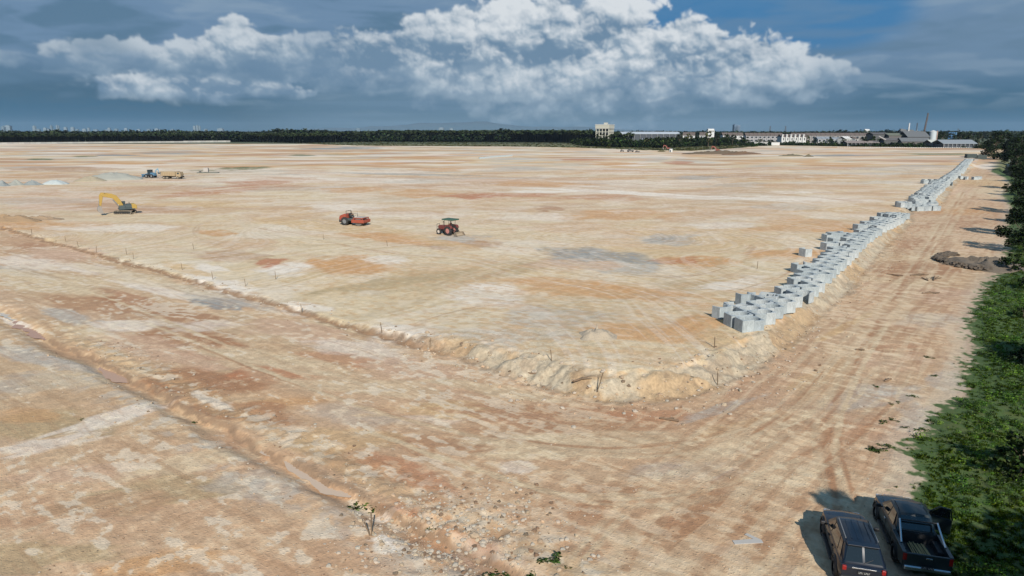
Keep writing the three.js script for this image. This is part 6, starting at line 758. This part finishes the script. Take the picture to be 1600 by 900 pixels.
{ // vibrating roller, front drum to the right
  const RED = paint(0.27, 0.055, 0.03), [x, z] = W(552, 346, 1), y = height(x, z), a = -0.34, t = thing('road_roller', 'red soil roller with a wide front drum frame and open driver stand', 'road roller', [x, y, z], a), O = [0, 0, 0];
  for (const s of [-1, 1]) tyre(0.78, 0.58, mat(0.16, 0.17, 0.18, 0.7), t, [-1.35, 0.78, s * 0.8], 'z', 'wheel', 18);
  part('drum', [cyl(0.76, 0.76, 2.12, 36, 1.75, 0.76, 0, 'z'), ...[...Array(18).keys()].flatMap((i) => [-0.8, -0.4, 0, 0.4, 0.8].map((q) => bx(0.14, 0.1, 0.16, 0, 0.79, 0).rotateZ(i / 18 * 6.283 + (q * 5 % 2) * 0.17).translate(1.75, 0.76, q)))], mat(0.13, 0.12, 0.11, 0.7, 0.2), t);
  const fr = part('drum_frame', [slab([[0.35, 0.62], [3.0, 0.62], [3.05, 1.12], [2.8, 1.2], [0.45, 1.18]], 0.16, 0.03).translate(0, 0, 1.2), slab([[0.35, 0.62], [3.0, 0.62], [3.05, 1.12], [2.8, 1.2], [0.45, 1.18]], 0.16, 0.03).translate(0, 0, -1.2), rb(0.3, 0.55, 2.5, 0.05, 2.9, 0.9, 0), rb(0.35, 0.6, 2.5, 0.05, 0.5, 0.92, 0)], RED, t);
  part('drum_cover', rb(1.7, 0.1, 1.9, 0.03, 1.75, 1.58, 0), mat(0.33, 0.3, 0.28, 0.7), fr); part('scraper_bar', rb(0.12, 0.2, 2.3, 0.03, 2.72, 0.6, 0), BLACK, fr);
  part('cover_rail', [rb(2.1, 0.14, 0.14, 0.03, 1.75, 1.5, 1.1), rb(2.1, 0.14, 0.14, 0.03, 1.75, 1.5, -1.1), rb(0.14, 0.14, 2.2, 0.03, 2.75, 1.5, 0), rb(0.14, 0.36, 0.14, 0.03, 2.7, 1.32, 1.1), rb(0.14, 0.36, 0.14, 0.03, 2.7, 1.32, -1.1), rb(0.14, 0.36, 0.14, 0.03, 0.75, 1.32, 1.1), rb(0.14, 0.36, 0.14, 0.03, 0.75, 1.32, -1.1)], RED, fr);
  part('engine_hood', slab([[-2.55, 0.75], [-1.0, 0.95], [-0.95, 2.0], [-1.5, 2.08], [-2.45, 1.72], [-2.6, 1.3]], 1.55, 0.1), RED, t); part('rear_bumper', rb(0.3, 0.5, 1.7, 0.06, -2.5, 0.8, 0), BLACK, t);
  part('operator_deck', [rb(1.5, 0.45, 1.9, 0.06, -0.2, 1.15, 0), rb(0.9, 0.5, 0.8, 0.05, 0.1, 0.85, 0)], YDARK_(), t); part('seat', [rb(0.5, 0.14, 0.55, 0.05, -0.45, 1.68, 0), rb(0.14, 0.6, 0.55, 0.05, -0.72, 1.98, 0)], BLACK, t); part('console', [bar([0.1, 1.4, 0], [0.0, 2.1, 0], 0.07), new THREE.TorusGeometry(0.19, 0.025, 6, 18).rotateY(1.57).translate(-0.05, 2.12, 0)], BLACK, t);
  part('roll_bar', [bar([-0.95, 1.3, 0.85], [-0.95, 2.75, 0.85], 0.045), bar([-0.95, 1.3, -0.85], [-0.95, 2.75, -0.85], 0.045), bar([-0.95, 2.75, 0.85], [-0.95, 2.75, -0.85], 0.045)], BLACK, t); part('handrail', [bar([0.5, 1.35, 0.9], [0.5, 2.1, 0.9], 0.03), bar([0.5, 2.1, 0.9], [-0.4, 2.05, 0.9], 0.03), bar([0.5, 1.35, -0.9], [0.5, 2.1, -0.9], 0.03), bar([0.5, 2.1, -0.9], [-0.4, 2.05, -0.9], 0.03)], BLACK, t); part('control_lever', bar([0.35, 1.4, 0.5], [0.85, 2.0, 0.5], 0.03), BLACK, t); part('antenna', bar([0.6, 1.4, -0.6], [0.62, 2.7, -0.6], 0.02), STEEL, t);
  seated('driver of the red roller in dark clothes and dark hat', [x - 0.42 * Math.cos(a), y + 1.83, z + 0.42 * Math.sin(a)], a, mat(0.025, 0.028, 0.03, 0.9), mat(0.05, 0.055, 0.06, 0.9), mat(0.03, 0.03, 0.03, 0.9));
}
function YDARK_() { return mat(0.045, 0.055, 0.055, 0.7); }
{ // farm tractor with a canopy and a rear blade, nose to the left
  const RED = paint(0.125, 0.03, 0.026), [x, z] = W(700, 359.5, 1), y = height(x, z), a = Math.PI - 0.62, t = thing('tractor', 'dark red farm tractor with a green canopy and a rear levelling blade', 'tractor', [x, y, z], a);
  for (const s of [-1, 1]) { tyre(0.82, 0.46, mat(0.38, 0.17, 0.15, 0.7), t, [-0.75, 0.82, s * 0.86], 'z', 'rear_wheel', 16); tyre(0.52, 0.3, mat(0.5, 0.45, 0.4, 0.7), t, [1.45, 0.52, s * 0.78], 'z', 'front_wheel', 12); part('mudguard', slab([[-1.65, 1.3], [-1.35, 1.72], [-0.5, 1.76], [0.1, 1.3], [-0.02, 1.26], [-0.55, 1.64], [-1.3, 1.6], [-1.55, 1.24]], 0.5, 0.02).translate(0, 0, s * 0.84), RED, t); }
  part('hood', slab([[0.2, 0.95], [1.95, 0.85], [2.0, 1.35], [1.85, 1.5], [0.2, 1.62]], 0.62, 0.06), RED, t); part('grille', rb(0.06, 0.5, 0.5, 0.02, 2.03, 1.1, 0), BLACK, t); part('chassis', [rb(2.8, 0.35, 0.42, 0.05, 0.6, 0.75, 0), rb(0.2, 0.16, 1.5, 0.04, 1.45, 0.55, 0), rb(0.9, 0.7, 0.6, 0.06, -0.6, 0.85, 0)], BLACK, t); part('bull_bar', [bar([2.25, 0.55, 0.35], [2.25, 1.75, 0.35], 0.04), bar([2.25, 0.55, -0.35], [2.25, 1.75, -0.35], 0.04), bar([2.25, 1.75, 0.35], [2.25, 1.75, -0.35], 0.04), bar([2.25, 1.2, 0.35], [2.25, 1.2, -0.35], 0.04)], STEEL_DARK, t);
  part('exhaust', [bar([1.2, 1.55, 0.18], [1.2, 2.1, 0.18], 0.04), cyl(0.08, 0.08, 0.22, 10, 1.2, 2.18, 0.18)], BLACK, t); part('seat', [rb(0.45, 0.12, 0.5, 0.04, -0.75, 1.42, 0), rb(0.12, 0.5, 0.5, 0.04, -1.0, 1.7, 0)], BLACK, t); part('steering_wheel', [new THREE.TorusGeometry(0.2, 0.025, 6, 18).rotateY(1.57).rotateZ(0.6).translate(-0.22, 1.78, 0), bar([0.1, 1.4, 0], [-0.2, 1.78, 0], 0.04)], BLACK, t); part('footplate', rb(0.9, 0.08, 1.3, 0.02, -0.15, 0.85, 0), BLACK, t);
  part('canopy_post', [bar([0.3, 1.3, 0.55], [0.25, 2.62, 0.6], 0.035), bar([0.3, 1.3, -0.55], [0.25, 2.62, -0.6], 0.035), bar([-1.15, 1.4, 0.55], [-1.2, 2.62, 0.6], 0.035), bar([-1.15, 1.4, -0.55], [-1.2, 2.62, -0.6], 0.035)], BLACK, t);
  const cn = rb(2.5, 0.24, 1.9, 0.09, -0.6, 2.72, 0), pc = cn.attributes.position; for (let i = 0; i < pc.count; i++) pc.setY(i, pc.getY(i) + 0.1 * (1 - (pc.getZ(i) / 0.9) ** 2)); cn.computeVertexNormals(); part('canopy', cn, mat(0.035, 0.085, 0.06, 0.7), t);
  part('lift_arm', [bar([-1.2, 0.7, 0.35], [-2.3, 0.6, 0.5], 0.05), bar([-1.2, 0.7, -0.35], [-2.3, 0.6, -0.5], 0.05), bar([-1.3, 1.35, 0], [-2.25, 1.15, 0], 0.06), bar([-2.3, 0.5, 0.5], [-2.2, 1.2, 0], 0.05), bar([-2.3, 0.5, -0.5], [-2.2, 1.2, 0], 0.05)], BLACK, t);
  const bl = part('levelling_blade', [slab([[-2.75, 0.02], [-2.45, 0.02], [-2.3, 0.35], [-2.4, 0.65], [-2.46, 0.65], [-2.4, 0.35], [-2.55, 0.1], [-2.75, 0.08]], 2.1, 0.015)], mat(0.3, 0.24, 0.17, 0.8), t); part('side_plate', [slab([[-3.1, 0.03], [-2.3, 0.03], [-2.3, 0.6], [-2.6, 0.65]], 0.06, 0.01).translate(0, 0, 1.05), slab([[-3.1, 0.03], [-2.3, 0.03], [-2.3, 0.6], [-2.6, 0.65]], 0.06, 0.01).translate(0, 0, -1.05)], mat(0.16, 0.13, 0.1, 0.8), bl);
  seated('driver of the tractor in a dark red shirt under the canopy', [x - 0.72 * Math.cos(a), y + 1.56, z + 0.72 * Math.sin(a)], a, mat(0.14, 0.012, 0.012, 0.9), mat(0.03, 0.03, 0.04, 0.9), mat(0.03, 0.02, 0.02, 0.9));
}
{ // tan dump truck and blue loader by the gravel
  const [x, z] = W(270, 276.8, 1), y = height(x, z), TAN = mat(0.3, 0.23, 0.14, 0.7), t = thing('dump_truck', 'tan tipper truck with a dark cab, east of the blue loader', 'truck', [x, y, z], -0.1);
  for (const wx of [-2.9, -1.6, 2.7]) for (const s of [-1, 1]) tyre(0.52, 0.4, mat(0.3, 0.26, 0.2, 0.8), t, [wx, 0.52, s * 1.02]);
  part('chassis', rb(7.6, 0.28, 0.9, 0.04, 0, 0.9, 0), BLACK, t); part('tipper_body', [slab([[-3.9, 1.25], [1.7, 1.15], [1.75, 2.55], [1.2, 2.6], [-3.7, 2.6]], 2.4, 0.06)], TAN, t); for (let i = 0; i < 6; i++) part('body_rib', bx(0.12, 1.25, 2.48, -3.2 + i * 0.92, 1.9, 0), mat(0.24, 0.18, 0.11, 0.8), t);
  part('load', new THREE.SphereGeometry(1, 16, 8).scale(2.3, 0.5, 1.05).translate(-1.0, 2.5, 0), soilM(0.32, 0.25, 0.17), t); part('tailgate', rb(0.15, 1.4, 2.4, 0.03, -3.98, 1.95, 0), STEEL_DARK, t); part('cab_guard', rb(0.9, 0.1, 2.3, 0.03, 2.1, 2.72, 0), TAN, t);
  const c = part('cab', slab([[2.0, 0.85], [3.75, 0.85], [3.8, 1.6], [3.55, 2.5], [2.0, 2.55]], 2.3, 0.08), TAN, t); part('side_window', [rb(0.85, 0.55, 2.36, 0.03, 2.9, 2.1, 0)], GLASS, c); part('windscreen', bx(0.06, 0.75, 2.0, 3.72, 2.05, 0, 0, 0, 0.28), GLASS, c); part('bumper', rb(0.25, 0.4, 2.35, 0.05, 3.85, 0.75, 0), BLACK, t); for (const s of [-1, 1]) part('headlight', rb(0.08, 0.2, 0.3, 0.02, 3.86, 1.15, s * 0.85), WALL_WHITE, t);
  const [x2, z2] = W(236, 275.2, 1), y2 = height(x2, z2), BLU = paint(0.07, 0.16, 0.25), l = thing('wheel_loader', 'blue wheel loader with its arm raised at the end of the gravel heap', 'loader', [x2, y2, z2], Math.PI - 0.25);
  for (const wx of [-1.1, 1.3]) for (const s of [-1, 1]) tyre(0.68, 0.5, mat(0.2, 0.22, 0.24, 0.7), l, [wx, 0.68, s * 0.95], 'z', 'wheel', 14);
  part('chassis', rb(3.4, 0.5, 1.2, 0.08, 0.1, 0.95, 0), BLACK, l); part('engine_hood', slab([[-2.1, 0.9], [-0.5, 0.9], [-0.5, 1.9], [-1.9, 1.75]], 1.6, 0.08), BLU, l); const cb = part('cab', [rb(1.3, 0.9, 1.4, 0.06, 0.25, 1.6, 0), rb(1.45, 0.12, 1.55, 0.04, 0.25, 3.0, 0), ...[[-0.35, 0.65], [-0.35, -0.65], [0.85, 0.65], [0.85, -0.65]].map(([p, q]) => bx(0.1, 1.0, 0.1, p, 2.5, q))], mat(0.02, 0.035, 0.05, 0.6), l); part('cab_glass', rb(1.1, 0.9, 1.25, 0.03, 0.25, 2.48, 0), GLASS, cb);
  for (const s of [-1, 1]) part('lift_arm', slab([[0.9, 1.5], [1.15, 1.4], [2.6, 0.95], [3.2, 0.55], [3.3, 0.75], [2.65, 1.3], [1.0, 1.75]], 0.16, 0.02).translate(0, 0, s * 0.6), BLU, l); part('bucket', slab([[3.1, 0.2], [4.0, 0.15], [4.05, 0.22], [3.3, 0.4], [3.2, 0.95], [3.5, 1.3], [3.4, 1.35], [3.02, 1.0]], 2.3, 0.02), BLU, l);
  part('backhoe_boom', slab([[-2.0, 1.2], [-1.8, 1.1], [-2.4, 3.0], [-3.4, 3.5], [-3.5, 3.3], [-2.6, 2.85]], 0.28, 0.03), mat(0.18, 0.32, 0.42, 0.6), l); part('backhoe_stick', slab([[-3.6, 3.65], [-3.3, 3.6], [-3.6, 2.0], [-3.8, 2.05]], 0.22, 0.02), mat(0.18, 0.32, 0.42, 0.6), l); part('backhoe_bucket', slab([[-3.9, 2.1], [-3.4, 2.1], [-3.5, 1.6], [-3.9, 1.5], [-4.1, 1.8]], 0.6, 0.02), STEEL_DARK, l);
  const [x3, z3] = W(321, 267.5, 1), h = thing('site_tank', 'small grey site tank on a dark skid, east of the tan truck', 'tank', [x3, height(x3, z3), z3], 0.2); part('tank', rb(2.0, 1.8, 1.8, 0.12, 0.3, 1.3, 0), mat(0.34, 0.32, 0.3, 0.7), h); part('skid', rb(9, 0.25, 2.4, 0.05, 1, 0.15, 0), mat(0.12, 0.13, 0.11, 0.8), h); part('pump', rb(0.8, 0.6, 0.8, 0.08, -2.2, 0.6, 0), STEEL_DARK, h); part('pipe', bar([-2.2, 0.9, 0], [-0.6, 1.5, 0], 0.07), STEEL, h);
  for (const [px, w, hh, k] of [[1516, 6.6, 2.4, 'dark green site container at the far end of the blocks, near its twin'], [1532, 6.4, 2.7, 'taller dark green site container beside the big roadside tree']]) { const [x4, z4] = W(px, 249.3), c2 = thing('site_container', k, 'container', [x4, height(x4, z4), z4], 0.05), m = mat(0.035, 0.05, 0.05, 0.7); part('shell', rb(w, hh, 2.5, 0.05, 0, hh / 2 + 0.1, 0), m, c2); for (let i = 0; i < 12; i++) part('rib', bx(0.12, hh * 0.86, 0.08, -w / 2 + 0.35 + i * (w - 0.7) / 11, hh / 2 + 0.1, 1.28), mat(0.05, 0.07, 0.07, 0.7), c2); part('roof', bx(w + 0.1, 0.08, 2.6, 0, hh + 0.15, 0), mat(0.08, 0.1, 0.1, 0.7), c2); }
}

// ---------------------------------------------------------------- the two dark vehicles in the tree shade
// a hull through cross-sections: each [z, [[x, y], ...] from the keel round the right side to the middle of the top]
function hull(sections) {
  const n = sections[0][1].length, pos = [], idx = [], m = n * 2 - 2;
  for (const [z, pts] of sections) { for (const [x, y] of pts) pos.push(x, y, z); for (let i = n - 2; i > 0; i--) pos.push(-pts[i][0], pts[i][1], z); }
  for (let s = 0; s + 1 < sections.length; s++) for (let i = 0; i < m; i++) { const a = s * m + i, b = s * m + (i + 1) % m, c = a + m, d = b + m; idx.push(a, b, c, b, d, c); }
  for (const s of [0, sections.length - 1]) for (let i = 1; i + 1 < m; i++) s ? idx.push(s * m, s * m + i, s * m + i + 1) : idx.push(0, i + 1, i);
  const g = new THREE.BufferGeometry(); g.setAttribute('position', new THREE.Float32BufferAttribute(pos, 3)); g.setIndex(idx);
  const flat = g.toNonIndexed(); flat.computeVertexNormals(); return creased(flat, 0.7);
}
function creased(g, ang) { // smooth normals across soft edges only
  const p = g.attributes.position, nn = g.attributes.normal, map = new Map(), out = new Float32Array(p.count * 3), ck = Math.cos(ang), K = (i) => `${Math.round(p.getX(i) * 1e4)},${Math.round(p.getY(i) * 1e4)},${Math.round(p.getZ(i) * 1e4)}`;
  for (let i = 0; i < p.count; i++) { const k = K(i); (map.get(k) || map.set(k, []).get(k)).push(i); }
  for (let i = 0; i < p.count; i++) { let x = 0, y = 0, z = 0; const a = [nn.getX(i), nn.getY(i), nn.getZ(i)]; for (const j of map.get(K(i))) { const b = [nn.getX(j), nn.getY(j), nn.getZ(j)]; if (a[0] * b[0] + a[1] * b[1] + a[2] * b[2] > ck) { x += b[0]; y += b[1]; z += b[2]; } } const l = Math.hypot(x, y, z) || 1; out[i * 3] = x / l; out[i * 3 + 1] = y / l; out[i * 3 + 2] = z / l; }
  g.setAttribute('normal', new THREE.BufferAttribute(out, 3)); return g;
}
const quad = (pts) => { const g = new THREE.BufferGeometry(), p = []; for (let i = 1; i + 1 < pts.length; i++) p.push(...pts[0], ...pts[i], ...pts[i + 1]); g.setAttribute('position', new THREE.Float32BufferAttribute(p, 3)); g.computeVertexNormals(); return g; };
const pane = (pts, n, t = 0.012) => { const a = pts.map((p) => p.map((q, i) => q + n[i] * t)), b = pts, g = [quad(a)]; for (let i = 0; i < pts.length; i++) { const j = (i + 1) % pts.length; g.push(quad([b[i], b[j], a[j], a[i]])); } return g; };
const carPaint = (r, g, b) => new THREE.MeshPhysicalMaterial({ color: lin(r, g, b), roughness: 0.4, metalness: 0.1, clearcoat: 0.6, clearcoatRoughness: 0.1, specularIntensity: 0.7 });
const CHROME = mat(0.55, 0.56, 0.58, 0.18, 0.9), RIM = mat(0.28, 0.29, 0.3, 0.35, 0.7), REDLAMP = mat(0.2, 0.008, 0.008, 0.2), TRIM = mat(0.02, 0.02, 0.022, 0.55);
const CARGLASS = new THREE.MeshPhysicalMaterial({ color: lin(0.012, 0.016, 0.018), roughness: 0.03, clearcoat: 1, clearcoatRoughness: 0.02 });
function car(name, label, cat, [x, z], turn, body, pickup) {
  let hy = 0; for (const [a, b] of [[0, 0], [0.8, 1.4], [-0.8, 1.4], [0.8, -1.4], [-0.8, -1.4]]) hy += height(x + a, z + b) / 5;
  const t = thing(name, label, cat, [x, hy + 0.01, z], turn), Lf = pickup ? -2.65 : -2.32, Lr = pickup ? 2.65 : 2.3, W2 = 0.92, belt = pickup ? 1.12 : 1.05, keel = 0.34, fw = Lf + 0.88, rw = pickup ? 1.5 : Lr - 0.82;
  const low = (z, w, top, tin, k = keel) => [z, [[0, k], [w * 0.84, k], [w * 0.97, k + 0.14], [w, k + (top - k) * 0.5], [w * 0.985, top - 0.16], [w * 0.94, top - 0.03], [w * (tin ?? 0.84), top], [0, top + 0.03]]];
  const end = pickup ? 0.95 : Lr, sec = [low(Lf, 0.66, 0.78, 0.8, 0.42), low(Lf + 0.1, 0.8, 0.9, 0.82, 0.36), low(Lf + 0.4, 0.9, 0.98), low(Lf + 0.9, W2, 1.03), low(Lf + 1.35, W2, belt), low(0.2, W2, belt), low(pickup ? end - 0.2 : 1.6, W2, belt)];
  if (!pickup) sec.push(low(Lr - 0.15, 0.9, belt, 0.84, 0.4), low(Lr, 0.82, belt - 0.12, 0.8, 0.46)); else sec.push(low(end, W2, belt));
  part('body', hull(sec), body, t);
  const rt = pickup ? 1.78 : 1.72, A = Lf + 1.3, B = Lf + 2.05, Cc = pickup ? end - 0.45 : Lr - 0.62, D = pickup ? end - 0.02 : Lr - 0.12, y0 = belt - 0.02;
  const top = (z, wb, wr, yr) => [z, [[0, y0 - 0.1], [wb, y0], [mix(wb, wr, 0.5), mix(y0, yr, 0.5)], [wr, yr - 0.05], [wr - 0.08, yr], [0, yr + 0.035]]];
  part('roof_cabin', hull([top(A, 0.8, 0.78, y0 + 0.03), top(B, 0.85, 0.64, rt - 0.02), top(B + 0.4, 0.85, 0.64, rt), top(Cc - 0.3, 0.85, 0.64, rt), top(Cc, 0.84, 0.63, rt - 0.03), top(D, 0.82, 0.76, y0 + 0.05)]), body, t);
  // glass set just proud of the cabin
  const sx = (y, e = 0) => mix(0.85, 0.64, (y - y0) / (rt - 0.05 - y0)) + 0.006 + e, g0 = belt + 0.07, g1 = rt - 0.13;
  const fz = (y) => mix(A, B, (y - y0 - 0.03) / (rt - y0 - 0.05)), bz = (y) => mix(D, Cc, (y - y0 - 0.05) / (rt - 0.03 - y0 - 0.05));
  for (const s of [-1, 1]) {
    const mid = pickup ? -0.18 : -0.02, q = (z0, z1, z2, z3) => pane([[s * sx(g0), g0, z0], [s * sx(g0), g0, z1], [s * sx(g1), g1, z2], [s * sx(g1), g1, z3]], [s * 0.95, 0.3, 0]);
    part('side_window', q(fz(g0) + 0.3, mid, mid, fz(g1) + 0.22), CARGLASS, t); part('side_window', q(mid + 0.08, bz(g0) - (pickup ? 0.25 : 0.85), bz(g1) - (pickup ? 0.16 : 0.75), mid + 0.08), CARGLASS, t);
    if (!pickup) part('quarter_window', q(bz(g0) - 0.76, bz(g0) - 0.28, bz(g1) - 0.3, bz(g1) - 0.66), CARGLASS, t);
    part('mirror', [rb(0.22, 0.16, 0.12, 0.04, s * 1.06, belt + 0.08, A + 0.42), bx(0.12, 0.05, 0.06, s * 0.92, belt + 0.04, A + 0.42)], TRIM, t);
    part('sill_step', rb(0.16, 0.07, 1.9, 0.03, s * 0.93, 0.36, (fw + rw) / 2), TRIM, t);
    for (const dz of [mid + 0.22, mid + 1.05]) if (dz < end - 0.1 || !pickup) part('door_handle', rb(0.04, 0.04, 0.18, 0.015, s * 0.925, belt - 0.14, dz - 0.3), pickup ? CHROME : TRIM, t);
    for (const dz of [fw + 0.62, mid + 0.04, mid + 0.98]) part('door_seam', bx(0.008, belt - 0.5, 0.018, s * 0.921, 0.5 + (belt - 0.5) / 2 - 0.04, dz), TRIM, t);
    part('roof_rail', bar([s * 0.6, rt + 0.05, B + 0.25], [s * 0.6, rt + 0.05, Cc - 0.2], 0.022, 6), pickup ? TRIM : STEEL, t);
    for (const wz of [fw, rw]) { tyre(0.385, 0.27, RIM, t, [s * 0.82, 0.385, wz], 'x'); part('wheel_arch', new THREE.TorusGeometry(0.46, 0.055, 6, 20, Math.PI).rotateY(Math.PI / 2).translate(s * 0.9, 0.4, wz), TRIM, t); }
    part('headlight', rb(0.3, 0.15, 0.16, 0.05, s * 0.62, 0.8, Lf + 0.05), GLASS_L, t);
    part('rear_light', rb(0.16, pickup ? 0.34 : 0.2, 0.1, 0.03, s * (pickup ? 0.84 : 0.72), pickup ? 0.95 : 0.92, Lr - 0.02), REDLAMP, t);
  }
  part('windscreen', pane([[-0.74, g0 - 0.01, fz(g0 - 0.01) - 0.012], [0.74, g0 - 0.01, fz(g0 - 0.01) - 0.012], [0.56, g1 + 0.05, fz(g1 + 0.05) - 0.012], [-0.56, g1 + 0.05, fz(g1 + 0.05) - 0.012]], [0, 0.7, -0.7]), CARGLASS, t);
  part('rear_window', pane([[-0.7, g0 + 0.02, bz(g0 + 0.02) + 0.012], [0.7, g0 + 0.02, bz(g0 + 0.02) + 0.012], [0.56, g1 + 0.02, bz(g1 + 0.02) + 0.012], [-0.56, g1 + 0.02, bz(g1 + 0.02) + 0.012]], [0, 0.4, 0.9]), CARGLASS, t);
  part('front_bumper', rb(1.6, 0.3, 0.22, 0.09, 0, 0.5, Lf + 0.02), TRIM, t); part('grille', rb(0.85, 0.22, 0.06, 0.02, 0, 0.76, Lf - 0.01), pickup ? CHROME : TRIM, t);
  part('bonnet_seam', [bx(0.016, 0.01, 0.75, -0.66, belt - 0.025, Lf + 0.95), bx(0.016, 0.01, 0.75, 0.66, belt - 0.025, Lf + 0.95)], TRIM, t);
  part('rear_bumper', rb(1.74, 0.2, 0.2, 0.07, 0, 0.5, Lr + 0.02), pickup ? CHROME : TRIM, t);
  const plate = part('number_plate', rb(0.46, 0.12, 0.02, 0.005, 0, pickup ? 0.62 : 0.8, Lr + (pickup ? 0.14 : 0.03)), BLACK, t);
  part('plate_lettering', [0, 1, 2, 4, 5, 6, 7].flatMap((k) => { const X = -0.18 + k * 0.052, Y = pickup ? 0.62 : 0.8, Z = Lr + (pickup ? 0.152 : 0.042); return k % 2 ? [bx(0.008, 0.07, 0.004, X, Y, Z), bx(0.03, 0.009, 0.004, X + 0.018, Y + 0.03, Z)] : [bx(0.008, 0.07, 0.004, X, Y, Z), bx(0.03, 0.009, 0.004, X + 0.018, Y - 0.03, Z)]; }), WALL_WHITE, plate);
  if (!pickup) { part('rear_spoiler', rb(1.2, 0.05, 0.28, 0.02, 0, rt - 0.02, Cc + 0.06), body, t); part('tailgate_trim', rb(0.9, 0.05, 0.03, 0.01, 0, 0.97, Lr + 0.005), CHROME, t); part('rear_wiper', bar([0, g0 + 0.02, bz(g0) + 0.05], [0.35, g0 + 0.16, bz(g0 + 0.14) + 0.04], 0.012, 5), TRIM, t); for (const q of [-0.36, -0.12, 0.12, 0.36]) part('roof_groove', bx(0.03, 0.012, Cc - B - 0.5, q, rt + 0.04 - Math.abs(q) * 0.04, (B + Cc) / 2), body, t); }
  else {
    for (const s of [-1, 1]) part('bed_side', [slab([[end, 0.48], [rw - 0.5, 0.48], [rw - 0.42, 0.75], [rw - 0.2, 0.9], [rw + 0.2, 0.9], [rw + 0.42, 0.75], [rw + 0.5, 0.48], [Lr, 0.52], [Lr, 1.12], [end, 1.12]].map(([a, b]) => [a, b]), 0.12, 0.02).rotateY(-Math.PI / 2).translate(s * 0.86, 0, 0), rb(0.16, 0.05, Lr - end, 0.02, s * 0.86, 1.13, (end + Lr) / 2)], body, t);
    part('tailgate', rb(1.74, 0.58, 0.09, 0.03, 0, 0.84, Lr - 0.02), body, t); part('tailgate_handle', rb(0.24, 0.07, 0.04, 0.015, 0.05, 0.98, Lr + 0.035), CHROME, t); part('bed_floor', bx(1.6, 0.06, Lr - end - 0.05, 0, 0.62, (end + Lr) / 2), TRIM, t); part('bed_front', bx(1.7, 0.5, 0.06, 0, 0.86, end + 0.03), TRIM, t); for (const s of [-1, 1]) part('bed_wheel_box', rb(0.22, 0.28, 0.9, 0.04, s * 0.7, 0.78, rw), TRIM, t);
    for (const s of [-1, 1]) part('sport_bar', [bar([s * 0.72, rt - 0.05, end + 0.08], [s * 0.82, 1.16, end + 1.0], 0.042, 8)], CHROME, t); part('sport_bar_cross', bar([-0.7, rt - 0.06, end + 0.1], [0.7, rt - 0.06, end + 0.1], 0.035, 8), TRIM, t);
    // the front right door stands open
    const d = part('open_door', [hull([[-0.55, [[0, 0.42], [0.05, 0.46], [0.06, 0.8], [0.045, belt - 0.02], [0, belt]]], [0.5, [[0, 0.42], [0.05, 0.46], [0.06, 0.8], [0.045, belt - 0.02], [0, belt]]]]), bar([0, belt, -0.5], [-0.12, rt - 0.12, 0.0], 0.03, 6), bar([-0.12, rt - 0.12, 0.0], [-0.12, rt - 0.12, 0.4], 0.03, 6), bar([-0.12, rt - 0.12, 0.4], [0, belt, 0.5], 0.03, 6)], body, t, [1.38, 0, A + 0.62], [0, 1.1, 0]); part('door_window', quad([[0, belt, -0.45], [0, belt, 0.45], [-0.11, rt - 0.15, 0.37], [-0.11, rt - 0.15, 0.02]]), CARGLASS, d);
  }
  return t;
}
const GLASS_L = new THREE.MeshPhysicalMaterial({ color: lin(0.4, 0.42, 0.44), roughness: 0.08, clearcoat: 1 });
{
  const th = -0.265, at = (px, py, dx, dz) => { const [x, z] = W(px, py); return [x + dx * Math.cos(th) + dz * Math.sin(th), z - dx * Math.sin(th) + dz * Math.cos(th)]; };
  car('car', 'dark blue-black estate car parked in tree shade, left of the pickup', 'car', at(1282, 836, 0.95, 1.44), th, carPaint(0.004, 0.008, 0.018), false);
  const pk = at(1365, 811, 0.95, 1.77); car('pickup_truck', 'dark green-black pickup truck with silver sport bars and an open door', 'pickup truck', pk, th, carPaint(0.012, 0.022, 0.026), true);
  const sx = pk[0] + 1.75 * Math.sin(th), sz = pk[1] + 1.75 * Math.cos(th), b = thing('pole_bundle', 'bundle of pale wooden poles lying in the pickup bed', 'poles', [sx, height(...pk) + 0.68, sz], th), wood = mat(0.42, 0.3, 0.14, 0.8), r = rng(4);
  for (let i = 0; i < 9; i++) part('pole', bar([-0.35 + i * 0.075, 0.04 + (i % 2) * 0.04, -0.62 + r() * 0.1], [-0.3 + i * 0.075 + (r() - 0.5) * 0.12, 0.05 + (i % 3) * 0.03, 0.62], 0.025, 6), wood, b);
}
scene.updateMatrixWorld(true);
renderer.render(scene, camera);
